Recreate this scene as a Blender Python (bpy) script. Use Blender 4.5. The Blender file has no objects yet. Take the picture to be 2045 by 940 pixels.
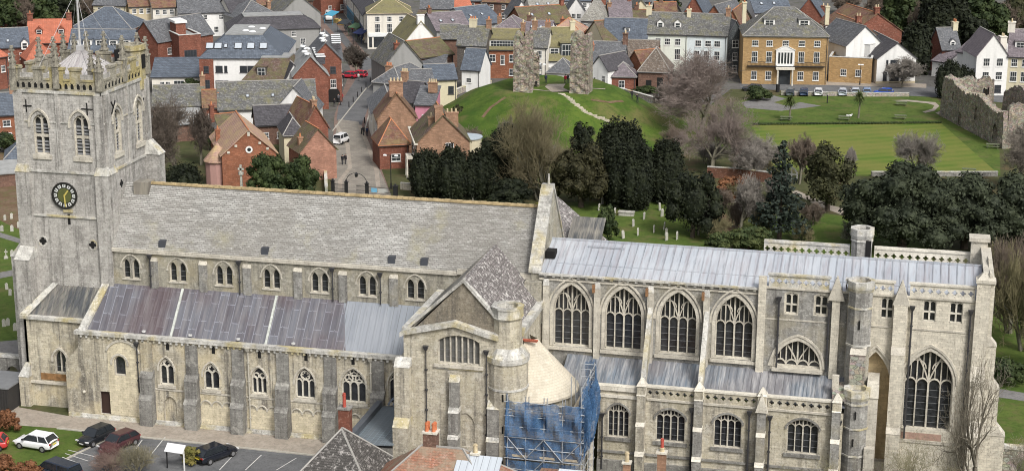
import bpy, math, random
import numpy as np
from mathutils import Vector, Matrix
from mathutils.geometry import tessellate_polygon
R = math.radians
random.seed(7)
SC = bpy.context.scene
COL = SC.collection

# ------------------------------------------------------------------ camera
FPX, CXP, CYP = 3421.0, 1022.5, 470.0
YAW, PITCH, ROLL = R(13.206), R(15.248), R(-0.157)
CAM = Vector((85.4, -156.2, 63.0))
FWD = Vector((-math.sin(YAW)*math.cos(PITCH), math.cos(YAW)*math.cos(PITCH), -math.sin(PITCH)))
_r = Vector((math.cos(YAW), math.sin(YAW), 0)); _d = FWD.cross(_r)
RGT = _r*math.cos(ROLL) + _d*math.sin(ROLL)
DWN = -_r*math.sin(ROLL) + _d*math.cos(ROLL)
cd = bpy.data.cameras.new("camera"); cam = bpy.data.objects.new("camera", cd); COL.objects.link(cam)
M = Matrix((RGT, -DWN, -FWD)).transposed().to_4x4(); M.translation = CAM
cam.matrix_world = M
cd.sensor_width = 36; cd.lens = FPX/2045*36; cd.clip_start = 1; cd.clip_end = 3000
SC.camera = cam

# ------------------------------------------------------------------ sky and sun
SUN_EL, SUN_AZ = 46, 138            # azimuth clockwise from north (+Y)
w = bpy.data.worlds.new("World"); SC.world = w; w.use_nodes = True
nt = w.node_tree; bg = nt.nodes['Background']
sky = nt.nodes.new('ShaderNodeTexSky'); sky.sky_type = 'NISHITA'; sky.sun_disc = False
sky.sun_elevation = R(SUN_EL); sky.sun_rotation = R(SUN_AZ); sky.air_density = 1.0; sky.dust_density = 6.0; sky.ozone_density = 1.0
hs = nt.nodes.new('ShaderNodeHueSaturation'); hs.inputs['Saturation'].default_value = 0.35
nt.links.new(sky.outputs[0], hs.inputs['Color']); nt.links.new(hs.outputs[0], bg.inputs['Color'])
bg.inputs['Strength'].default_value = 0.12
sd = bpy.data.lights.new("sun", 'SUN'); sd.energy = 1.5; sd.angle = R(11); sd.color = (1.0, 0.97, 0.93)
so = bpy.data.objects.new("sun", sd); COL.objects.link(so)
sv = Vector((math.sin(R(SUN_AZ))*math.cos(R(SUN_EL)), math.cos(R(SUN_AZ))*math.cos(R(SUN_EL)), math.sin(R(SUN_EL))))
so.rotation_euler = sv.to_track_quat('Z', 'Y').to_euler()
SC.view_settings.view_transform = 'Standard'; SC.view_settings.look = 'None'
SC.view_settings.exposure = 0.5; SC.view_settings.gamma = 1.0
SC.render.engine = 'CYCLES'; SC.cycles.pixel_filter_type = 'BLACKMAN_HARRIS'; SC.cycles.filter_width = 1.05

# ------------------------------------------------------------------ design helpers: a point seen in the photo -> its place on a known plane
def ray(x, y): return RGT*((x-CXP)/FPX) + DWN*((y-CYP)/FPX) + FWD
def atz(x, y, z=0.0):
    d = ray(x, y); return CAM + d*((z-CAM.z)/d.z)
def aty(x, y, Y):
    d = ray(x, y); return CAM + d*((Y-CAM.y)/d.y)
def atx(x, y, X):
    d = ray(x, y); return CAM + d*((X-CAM.x)/d.x)

# ------------------------------------------------------------------ mesh builder
class MB:
    def __init__(s): s.v = []; s.f = []; s.m = []; s.k = 0
    def poly(s, pts, m=0):
        i = len(s.v); s.v += [tuple(p) for p in pts]; s.f.append(tuple(range(i, i+len(pts)))); s.m.append(m)
    def mesh(s, vs, fs, m=0):
        i = len(s.v); s.v += [tuple(p) for p in vs]
        for f in fs: s.f.append(tuple(i+a for a in f)); s.m.append(m)
    def hexa(s, b, t, m=0):
        s.mesh(list(b)+list(t), [(3,2,1,0),(4,5,6,7),(0,1,5,4),(1,2,6,5),(2,3,7,6),(3,0,4,7)], m)
    def box(s, x0, x1, y0, y1, z0, z1, m=0):
        b = [(x0,y0),(x1,y0),(x1,y1),(x0,y1)]
        s.hexa([(x,y,z0) for x,y in b], [(x,y,z1) for x,y in b], m)
    def frus(s, x0, x1, y0, y1, z0, X0, X1, Y0, Y1, z1, m=0):
        s.hexa([(x0,y0,z0),(x1,y0,z0),(x1,y1,z0),(x0,y1,z0)], [(X0,Y0,z1),(X1,Y0,z1),(X1,Y1,z1),(X0,Y1,z1)], m)
    def ngon(s, cx, cy, z0, z1, r0, r1, n=8, m=0, a0=None, cap=True, a1=None):
        a0 = math.pi/n if a0 is None else a0
        full = a1 is None; N = n if full else n+1
        an = [a0+2*math.pi*i/n if full else a0+(a1-a0)*i/n for i in range(N)]
        vs = [(cx+r0*math.cos(a), cy+r0*math.sin(a), z0) for a in an]+[(cx+r1*math.cos(a), cy+r1*math.sin(a), z1) for a in an]
        fs = [(i, (i+1) % N, N+(i+1) % N, N+i) for i in range(N if full else n)]
        if cap and r1 > 0.01: fs.append(tuple(range(N, 2*N)))
        s.mesh(vs, fs, m)
    def ring(s, cx, cy, z0, z1, ro, ri, n=8, m=0, a0=None):
        a0 = math.pi/n if a0 is None else a0
        an = [a0+2*math.pi*i/n for i in range(n)]
        vs = []
        for r, z in ((ro, z0), (ro, z1), (ri, z1), (ri, z0)): vs += [(cx+r*math.cos(a), cy+r*math.sin(a), z) for a in an]
        fs = []
        for k in range(3):
            for i in range(n): j = (i+1) % n; fs.append((k*n+i, k*n+j, (k+1)*n+j, (k+1)*n+i))
        s.mesh(vs, fs, m)
    def tube(s, p, q, r0, r1=None, n=6, m=0, cap=True):
        p = Vector(p); q = Vector(q); r1 = r0 if r1 is None else r1
        d = (q-p)
        if d.length < 1e-6: return
        d.normalize(); a = d.orthogonal().normalized(); b = d.cross(a)
        vs = [p+(a*math.cos(t)+b*math.sin(t))*r0 for t in [2*math.pi*i/n for i in range(n)]]
        vs += [q+(a*math.cos(t)+b*math.sin(t))*r1 for t in [2*math.pi*i/n for i in range(n)]]
        fs = [(i, (i+1) % n, n+(i+1) % n, n+i) for i in range(n)]
        if cap: fs += [tuple(range(n-1, -1, -1)), tuple(range(n, 2*n))]
        s.mesh(vs, fs, m)
    def path(s, pts, r, n=5, m=0):
        for a, b in zip(pts, pts[1:]): s.tube(a, b, r, r, n, m)
    def slab(s, a, b, c, d, t, m=0):
        a, b, c, d = map(Vector, (a, b, c, d)); n = (b-a).cross(d-a).normalized()*t
        s.hexa([a-n, b-n, c-n, d-n], [a, b, c, d], m)
    def sphere(s, c, r, n=8, k=6, m=0, sz=1.0):
        vs = []; fs = []
        for i in range(k+1):
            th = math.pi*i/k
            for j in range(n):
                a = 2*math.pi*j/n; vs.append((c[0]+r*math.sin(th)*math.cos(a), c[1]+r*math.sin(th)*math.sin(a), c[2]+r*sz*math.cos(th)))
        for i in range(k):
            for j in range(n): fs.append((i*n+j, (i+1)*n+j, (i+1)*n+(j+1) % n, i*n+(j+1) % n))
        s.mesh(vs, fs, m)
    # ---- things laid on a wall frame
    def wall(s, fr, outer, holes=(), n=0.0, m=0):
        loops = [[Vector((u, v, 0)) for u, v in outer]]+[[Vector((u, v, 0)) for u, v in h] for h in holes]
        flat = [p for l in loops for p in l]
        i = len(s.v); s.v += [tuple(fr.p(p.x, p.y, n)) for p in flat]
        for t in tessellate_polygon(loops): s.f.append(tuple(i+a for a in t)); s.m.append(m)
    def reveal(s, fr, loop, n0, n1, m=0):
        for (a, b) in zip(loop, loop[1:]+loop[:1]):
            s.poly([fr.p(a[0], a[1], n0), fr.p(b[0], b[1], n0), fr.p(b[0], b[1], n1), fr.p(a[0], a[1], n1)], m)
    def plate(s, fr, loop, n0, n1, m=0):
        s.poly([fr.p(u, v, n1) for u, v in loop], m) if len(loop) < 5 else s.wall(fr, loop, (), n1, m)
        s.reveal(fr, loop, n0, n1, m)
    def fbox(s, fr, u0, u1, v0, v1, n0, n1, m=0):
        s.hexa([fr.p(u0,v0,n0), fr.p(u1,v0,n0), fr.p(u1,v0,n1), fr.p(u0,v0,n1)], [fr.p(u0,v1,n0), fr.p(u1,v1,n0), fr.p(u1,v1,n1), fr.p(u0,v1,n1)], m)
    def ribbon(s, fr, pts, w, n0, n1, m=0, closed=False):
        s.k = (s.k+1) % 9; n1 = n1+s.k*0.003
        P = [Vector(p) for p in pts]; N = len(P); L = []; Rr = []
        for i in range(N):
            a = P[i-1] if (i > 0 or closed) else None; b = P[(i+1) % N] if (i < N-1 or closed) else None
            if a is None: t = (b-P[i]).normalized()
            elif b is None: t = (P[i]-a).normalized()
            else:
                t1 = (P[i]-a).normalized(); t2 = (b-P[i]).normalized(); t = (t1+t2)
                t = t.normalized() if t.length > 1e-4 else t1
            nn = Vector((-t.y, t.x))
            k = 1.0
            if a is not None and b is not None: k = 1/max(0.5, nn.dot(Vector((-t1.y, t1.x))))
            L.append(P[i]+nn*w/2*k); Rr.append(P[i]-nn*w/2*k)
        rng = range(N if closed else N-1)
        for i in rng:
            j = (i+1) % N
            s.poly([fr.p(L[i].x,L[i].y,n1), fr.p(L[j].x,L[j].y,n1), fr.p(Rr[j].x,Rr[j].y,n1), fr.p(Rr[i].x,Rr[i].y,n1)], m)
            s.poly([fr.p(L[i].x,L[i].y,n0), fr.p(L[j].x,L[j].y,n0), fr.p(L[j].x,L[j].y,n1), fr.p(L[i].x,L[i].y,n1)], m)
            s.poly([fr.p(Rr[i].x,Rr[i].y,n1), fr.p(Rr[j].x,Rr[j].y,n1), fr.p(Rr[j].x,Rr[j].y,n0), fr.p(Rr[i].x,Rr[i].y,n0)], m)
    def build(s, name, mats, parent=None, smooth=False, loc=None, **tags):
        me = bpy.data.meshes.new(name); me.from_pydata(s.v, [], s.f)
        if not isinstance(mats, (list, tuple)): mats = [mats]
        for mt in mats: me.materials.append(mt)
        if len(mats) > 1: me.polygons.foreach_set('material_index', s.m)
        if smooth: me.polygons.foreach_set('use_smooth', [True]*len(s.f))
        me.update()
        o = bpy.data.objects.new(name, me); COL.objects.link(o)
        if parent: o.parent = parent
        if loc is not None: o.location = loc
        for k, v in tags.items(): o[k] = v
        return o

class Fr:
    def __init__(s, O, U): s.O = Vector(O); s.U = Vector(U).normalized(); s.N = s.U.cross(Vector((0,0,1)))
    def p(s, u, v, n=0.0): return s.O+s.U*u+Vector((0,0,v))+s.N*n
def FS(Y): return Fr((0, Y, 0), (1, 0, 0))      # a wall looking south: u is X, v is Z
def FE(X): return Fr((X, 0, 0), (0, 1, 0))      # a wall looking east: u is Y, v is Z

def thing(name, label, cat, loc=(0,0,0), rz=0.0, group=None):
    o = bpy.data.objects.new(name, None); COL.objects.link(o); o.empty_display_size = 0.5
    o.location = loc; o.rotation_euler = (0, 0, rz); o['label'] = label; o['category'] = cat
    if group: o['group'] = group
    return o
def inst(src, parent, loc=None, rz=None, sc=None):
    c = src.copy(); COL.objects.link(c); c.parent = parent
    if loc is not None: c.location = loc
    if rz is not None: c.rotation_euler = (0, 0, rz)
    if sc is not None: c.scale = sc
    return c
def copy_tree(o, parent=None):
    c = o.copy(); COL.objects.link(c); c.parent = parent
    for ch in list(o.children): copy_tree(ch, c)
    return c

# ------------------------------------------------------------------ materials
class NT:
    def __init__(s, name):
        s.mat = bpy.data.materials.new(name); s.mat.use_nodes = True; s.t = s.mat.node_tree; s.b = s.t.nodes['Principled BSDF']
        s.tc = s.t.nodes.new('ShaderNodeTexCoord'); s.o = s.tc.outputs['Object']
    def n(s, typ, **kw):
        x = s.t.nodes.new(typ)
        for k, v in kw.items():
            if k.startswith('i_'):
                x.inputs[k[2:].replace('_', ' ')].default_value = v
            else: setattr(x, k, v)
        return x
    def l(s, a, b): s.t.links.new(a, b)
    def noise(s, scale, vec=None, detail=3, rough=.55, dist=0):
        x = s.n('ShaderNodeTexNoise'); x.inputs['Scale'].default_value = scale; x.inputs['Detail'].default_value = detail; x.inputs['Roughness'].default_value = rough
        x.inputs['Distortion'].default_value = dist
        s.l(vec or s.o, x.inputs['Vector']); return x.outputs['Fac']
    def ramp(s, fac, stops):
        x = s.n('ShaderNodeValToRGB'); e = x.color_ramp.elements
        while len(e) < len(stops): e.new(0.5)
        for a, (p, c) in zip(e, stops):
            a.position = p; a.color = (c, c, c, 1) if isinstance(c, (int, float)) else (*c, 1)
        s.l(fac, x.inputs['Fac']); return x.outputs['Color']
    def mix(s, fac, a, b, bt='MIX'):
        x = s.n('ShaderNodeMix'); x.data_type = 'RGBA'; x.blend_type = bt
        for sock, val in ((x.inputs[0], fac), (x.inputs[6], a), (x.inputs[7], b)):
            if isinstance(val, (int, float)): sock.default_value = val if sock == x.inputs[0] else (val, val, val, 1)
            elif isinstance(val, tuple): sock.default_value = (*val, 1)
            else: s.l(val, sock)
        return x.outputs[2]
    def scale(s, v, vec=None):
        x = s.n('ShaderNodeMapping'); x.inputs['Scale'].default_value = v; s.l(vec or s.o, x.inputs['Vector']); return x.outputs[0]
    def wallco(s):
        sp = s.n('ShaderNodeSeparateXYZ'); s.l(s.o, sp.inputs[0]); ad = s.n('ShaderNodeMath', operation='ADD'); s.l(sp.outputs[0], ad.inputs[0]); s.l(sp.outputs[1], ad.inputs[1])
        cb = s.n('ShaderNodeCombineXYZ'); s.l(ad.outputs[0], cb.inputs[0]); s.l(sp.outputs[2], cb.inputs[1]); return cb.outputs[0]
    def brick(s, vec, w, h, c1, c2, mo, ms=.02, bias=0.0, off=.5, sq=1.0):
        x = s.n('ShaderNodeTexBrick'); x.inputs['Scale'].default_value = 1; x.inputs['Brick Width'].default_value = w; x.inputs['Row Height'].default_value = h
        x.inputs['Mortar Size'].default_value = ms; x.inputs['Mortar Smooth'].default_value = .3; x.inputs['Bias'].default_value = bias; x.offset = off
        for k, c in (('Color1', c1), ('Color2', c2), ('Mortar', mo)): x.inputs[k].default_value = (*c, 1)
        s.l(vec, x.inputs['Vector']); return x.outputs['Color'], x.outputs['Fac']
    def out(s, col, rough=.85, bump=None, bs=.3, bd=.05, metal=0.0, spec=.3):
        if isinstance(col, tuple): s.b.inputs['Base Color'].default_value = (*col, 1)
        else: s.l(col, s.b.inputs['Base Color'])
        s.b.inputs['Roughness'].default_value = rough; s.b.inputs['Metallic'].default_value = metal; s.b.inputs['Specular IOR Level'].default_value = spec
        if bump is not None:
            x = s.n('ShaderNodeBump'); x.inputs['Strength'].default_value = bs; x.inputs['Distance'].default_value = bd; s.l(bump, x.inputs['Height']); s.l(x.outputs[0], s.b.inputs['Normal'])
        return s.mat

def mul(c, k): return tuple(a*k for a in c)
def stone(name, base, dark=(.07,.065,.06), pale=(.5,.48,.42), yellow=None, cw=.5, ch=.235, stain=.5, seed=0.0, rubble=False, top=False):
    """coursed weathered limestone: blocks, big grey weathering patches, vertical streaks, lichen spots"""
    t = NT(name); wc = t.wallco()
    if rubble:
        v = t.n('ShaderNodeTexVoronoi'); v.inputs['Scale'].default_value = 2.0; v.inputs['Randomness'].default_value = 1
        t.l(t.scale((1, 1, 1.7)), v.inputs['Vector']); c = t.mix(.3, base, v.outputs['Color'], 'MULTIPLY')
        ed = t.n('ShaderNodeTexVoronoi', feature='DISTANCE_TO_EDGE'); ed.inputs['Scale'].default_value = 2.0; t.l(t.scale((1, 1, 1.7)), ed.inputs['Vector'])
        hsv = t.n('ShaderNodeHueSaturation'); hsv.inputs['Saturation'].default_value = .8; hsv.inputs['Value'].default_value = 1.2; t.l(c, hsv.inputs['Color'])
        c = t.mix(t.ramp(ed.outputs['Distance'], [(0, .85), (.10, 0)]), hsv.outputs[0], mul(base, .25)); bh = ed.outputs['Distance']
    else:
        c, bh = t.brick(wc, cw, ch, mul(base, 1.13), mul(base, .84), mul(base, .68), ms=.012)
    so_ = t.n('ShaderNodeMapping'); so_.inputs['Location'].default_value = (seed*7.1, seed*3.3, seed*5.7); t.l(t.o, so_.inputs['Vector']); O = so_.outputs[0]
    big = t.noise(.16, O, 4, .6, .6)
    c = t.mix(t.ramp(big, [(.36, stain), (.6, 0)]), c, t.mix(.45, c, dark))
    c = t.mix(t.ramp(t.noise(.45, t.scale((1, 1, .45), O), 5, .7), [(.52, 0), (.66, stain)]), c, t.mix(.6, c, dark))
    st = t.noise(1.0, t.scale((1.1, 1.1, .1), O), 4, .65)
    c = t.mix(t.ramp(st, [(.50, 0), (.68, stain*1.1)]), c, dark)
    mid = t.noise(1.1, O, 5, .7)
    c = t.mix(t.ramp(mid, [(.54, 0), (.62, .45)]), c, pale)
    c = t.mix(t.ramp(t.noise(1.5, t.scale((1, 1, .7), O), 5, .75), [(.37, .5), (.46, 0)]), c, t.mix(.4, c, dark))
    c = t.mix(t.ramp(t.noise(1, t.scale((2.3, 2.3, .16), O), 3, .6), [(.55, 0), (.66, stain*.9)]), c, mul(dark, 1.3))
    if yellow:
        c = t.mix(t.ramp(t.noise(.33, t.scale((1, 1, .8), O), 3, .6), [(.5, 0), (.64, .55)]), c, yellow)
    fin = t.noise(5.5, O, 3, .8)
    c = t.mix(t.ramp(fin, [(.30, .75), (.44, 0)]), c, dark)
    c = t.mix(t.ramp(fin, [(.58, 0), (.70, .8)]), c, pale)
    h = t.mix(.6, bh, fin)
    return t.out(c, .92, h, .35, .05)

def simple(name, col, rough=.6, var=.12, sc=1.5, metal=0.0, spec=.4):
    t = NT(name); n = t.noise(sc, None, 4, .65)
    return t.out(t.mix(t.ramp(n, [(.3, 0), (.7, 1)]), mul(col, 1-var), mul(col, 1+var)), rough, metal=metal, spec=spec)

def render_mat(name, col):      # painted render with rain streaks
    t = NT(name); st = t.noise(.7, t.scale((1.3, 1.3, .12)), 4, .6)
    c = t.mix(t.ramp(st, [(.5, 0), (.75, .45)]), col, mul(col, .62))
    c = t.mix(t.ramp(t.noise(2.2, None, 4), [(.35, .14), (.6, 0)]), c, mul(col, .5))
    return t.out(c, .85)

def brickwall(name, col, dark=.55):
    t = NT(name); c, f = t.brick(t.wallco(), .5, .17, mul(col, 1.2), mul(col, .72), mul(col, .8), .015)
    c = t.mix(t.ramp(t.noise(.5, None, 5, .7), [(.40, .65), (.6, 0)]), c, mul(col, dark))
    c = t.mix(t.ramp(t.noise(4, None, 3, .8), [(.56, 0), (.7, .4)]), c, (.42, .34, .28))
    return t.out(c, .9, f, .2, .03)

def roofmat(name, col, moss=None, mossamt=.5, pale=(.42,.42,.4), palea=.3, w=.45, h=.22, contrast=.28, joint=.42):
    """slates or tiles laid in courses, weathered, with moss or lichen"""
    t = NT(name); c, f = t.brick(t.wallco(), w, h, mul(col, 1+contrast), mul(col, 1-contrast), mul(col, joint), .022)
    c = t.mix(t.ramp(t.noise(.35, None, 5, .7), [(.36, .5), (.62, 0)]), c, mul(col, .55))
    c = t.mix(t.ramp(t.noise(2.7, None, 4, .8), [(.52, 0), (.68, palea)]), c, pale)
    if moss: c = t.mix(t.ramp(t.noise(.42, t.scale((1,1,1.4)), 5, .75), [(.5-.25*mossamt, 0), (.72-.25*mossamt, .85)]), c, t.mix(t.noise(3.0), mul(moss, .6), mul(moss, 1.3)))
    return t.out(c, .85, f, .25, .03)

def leadmat(name, cols, pw=.62, ph=2.2, streak=.5, rough=.55):
    """lead sheet in long bays with runs of oxide"""
    t = NT(name); sp = t.n('ShaderNodeSeparateXYZ'); t.l(t.o, sp.inputs[0])
    cb = t.n('ShaderNodeCombineXYZ'); t.l(sp.outputs[0], cb.inputs[0]); t.l(sp.outputs[1], cb.inputs[1])
    ro = t.n('ShaderNodeMapping'); ro.inputs['Rotation'].default_value = (0, 0, R(90)); t.l(cb.outputs[0], ro.inputs['Vector'])
    c, f = t.brick(ro.outputs[0], ph, pw, cols[0], cols[1], mul(cols[0], .45) if ph > 3 else mul(cols[0], 1.9), .03, off=.33)
    bn = t.noise(.13, None, 3, .6)
    c = t.mix(t.ramp(bn, [(.42, 0), (.6, .8)]), c, cols[2])
    st = t.noise(1, t.scale((2.6, .22, .22)), 4, .7)
    c = t.mix(t.ramp(st, [(.45, 0), (.68, streak)]), c, cols[3])
    c = t.mix(t.ramp(t.noise(1, t.scale((3.7, .3, .3)), 3, .6), [(.58, 0), (.72, streak)]), c, mul(cols[0], .5))
    return t.out(c, rough, f, .2, .03, spec=.5)

def leafmat(name, a, b, c3=None, sc=.45):
    t = NT(name); n = t.noise(sc, None, 3, .6); n2 = t.noise(4.0, None, 2, .7)
    c = t.mix(t.ramp(n, [(.38, 0), (.62, 1)]), a, b)
    c = t.mix(t.ramp(n2, [(.35, .6), (.6, 0)]), c, mul(a, .45))
    if c3: c = t.mix(t.ramp(n2, [(.56, 0), (.72, .75)]), c, c3)
    return t.out(c, .75, spec=.25)

MT = {}
ST = dict(tower=stone('stone_tower', (.44,.425,.395), pale=(.54,.53,.50), stain=.5, seed=1),
 towertop=stone('stone_tower_parapet', (.33,.31,.25), pale=(.5,.47,.38), yellow=(.42,.34,.10), stain=.5, seed=2),
 nave=stone('stone_clerestory', (.37,.35,.285), yellow=(.32,.28,.18), stain=.5, seed=3, cw=.45, ch=.24),
 aisle=stone('stone_aisle', (.51,.465,.36), pale=(.60,.57,.48), yellow=(.56,.48,.31), stain=.75, seed=4, cw=.5),
 cream=stone('stone_cream', (.62,.56,.41), dark=(.2,.17,.12), pale=(.58,.52,.4), stain=.25, seed=5),
 dress=stone('stone_dressed_pale', (.52,.49,.42), dark=(.16,.14,.11), pale=(.6,.57,.48), stain=.25, seed=6, cw=1.1, ch=.5),
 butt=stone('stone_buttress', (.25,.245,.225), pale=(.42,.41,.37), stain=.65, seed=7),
 grey=stone('stone_grey', (.29,.285,.265), pale=(.48,.47,.44), yellow=(.33,.30,.22), stain=.55, seed=8),
 tran=stone('stone_transept', (.50,.46,.365), pale=(.60,.58,.51), yellow=(.42,.38,.27), stain=.5, seed=9),
 lady=stone('stone_lady_chapel', (.60,.56,.465), dark=(.17,.155,.135), pale=(.62,.59,.5), stain=.25, seed=10),
 cope=stone('stone_coping', (.50,.49,.45), dark=(.10,.10,.095), pale=(.72,.71,.68), yellow=(.42,.33,.08), stain=.4, seed=11, cw=1.0, ch=.6),
 copew=stone('stone_coping_pale', (.62,.59,.51), dark=(.22,.2,.16), pale=(.66,.63,.55), stain=.2, seed=12, cw=1.2, ch=.6),
 rubble=stone('stone_rubble', (.40,.36,.29), pale=(.5,.46,.38), stain=.35, seed=13, rubble=True),
 ruin=stone('stone_ruin', (.31,.265,.205), dark=(.075,.065,.05), pale=(.44,.39,.31), stain=.5, seed=14, rubble=True))
M_glass = simple('dark_leaded_glass', (.026,.028,.032), .16, .6, 2.2, spec=.7)
M_void = simple('dark_interior', (.008,.008,.008), .95, .1)
M_iron = simple('black_iron', (.018,.018,.02), .5, .2)
M_pipe = simple('cast_iron_pipe', (.045,.045,.048), .5, .3, 6)
M_grave = stone('stone_gravestone', (.45,.44,.39), pale=(.6,.58,.5), stain=.3, seed=15, cw=9, ch=9)
def make_slate_nave():
    t = NT('stone_slate_roof'); c, f = t.brick(t.wallco(), .62, .155, (.48,.475,.45), (.34,.335,.315), (.15,.148,.14), .026)
    c = t.mix(t.ramp(t.noise(1, t.scale((.5,.5,5.5)), 3, .7), [(.42, .55), (.56, 0)]), c, (.13,.125,.115))
    c = t.mix(t.ramp(t.noise(.12, None, 4, .6), [(.44, .5), (.62, 0)]), c, (.16,.15,.13))
    c = t.mix(t.ramp(t.noise(.2, None, 5, .7), [(.57, 0), (.70, .4)]), c, (.30,.28,.16))
    c = t.mix(t.ramp(t.noise(2.4, t.scale((1,1,2.2)), 4, .85), [(.55, 0), (.68, .55)]), c, (.56,.55,.52))
    c = t.mix(t.ramp(t.noise(2.9, t.scale((1,1,2.2)), 4, .85), [(.34, .5), (.44, 0)]), c, (.12,.115,.11))
    return t.out(c, .9, f, .5, .06)
M_nslate = make_slate_nave()
M_lichslate = roofmat('slate_roof_white_lichen', (.17,.155,.15), pale=(.68,.66,.63), palea=1.0, w=.4, h=.2)
M_lead = leadmat('lead_aisle_roof', [(.125,.13,.152), (.088,.085,.10), (.085,.058,.062), (.26,.25,.25)], .85, 1.9, .4)
M_lead2 = leadmat('lead_grey_roof', [(.225,.25,.28), (.19,.21,.24), (.26,.28,.31), (.36,.38,.41)], .66, 30, .3)
M_lead3 = leadmat('lead_choir_roof', [(.38,.415,.455), (.32,.345,.385), (.43,.455,.485), (.28,.25,.265)], .72, 30, .6)
M_lead4 = leadmat('lead_choir_aisle_roof', [(.15,.185,.225), (.11,.13,.155), (.17,.16,.165), (.42,.42,.42)], .72, 30, .7)
M_leadw = leadmat('lead_tower_cap', [(.47,.46,.45), (.40,.385,.38), (.5,.49,.48), (.24,.21,.22)], .7, 30, .7)
M_leadd = leadmat('lead_dark_roof', [(.07,.075,.08), (.05,.055,.06), (.3,.27,.22), (.4,.37,.3)], .66, 30, .5)
M_copper = leadmat('blue_grey_metal_roof', [(.125,.155,.175), (.10,.125,.145), (.14,.165,.185), (.2,.22,.23)], .5, .55, .4)
M_apse = roofmat('new_stone_tiles', (.55,.50,.40), pale=(.64,.60,.52), palea=.6, w=.4, h=.2, contrast=.03, joint=.8)
# ================================================================== openings and tracery
def arch_v(u, w, a):
    """height of a pointed (or depressed) arch above its springing at offset u from the centre"""
    x = min(abs(u), w/2)
    if a >= w/2:
        r = (a*a+w*w/4)/w; return math.sqrt(max(0, r*r-(x+r-w/2)**2))
    return a*(1-(2*x/w)**1.9)**.72
def arch_loop(cx, w, z0, zs, a, k=7):
    pts = [(cx-w/2, z0)]
    for i in range(2*k+1):
        u = -w/2*math.cos(math.pi*i/(2*k)); pts.append((cx+u, zs+arch_v(u, w, a)))
    pts.append((cx+w/2, z0)); return pts
def arch_pts(cx, w, zs, a, k=6):
    return [(cx-w/2*math.cos(math.pi*i/(2*k)), zs+arch_v(-w/2*math.cos(math.pi*i/(2*k)), w, a)) for i in range(2*k+1)]
def circ(cx, cz, r, k=10, a0=0): return [(cx+r*math.cos(a0+2*math.pi*i/k), cz+r*math.sin(a0+2*math.pi*i/k)) for i in range(k)]
def foil_loop(cx, cz, r, k=4, n=32):
    pts = []
    for i in range(n):
        a = 2*math.pi*i/n; pts.append((cx+math.cos(a)*r*(.62+.38*abs(math.cos(a*k/2+0))), cz+math.sin(a)*r*(.62+.38*abs(math.cos(a*k/2)))))
    return pts

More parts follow.
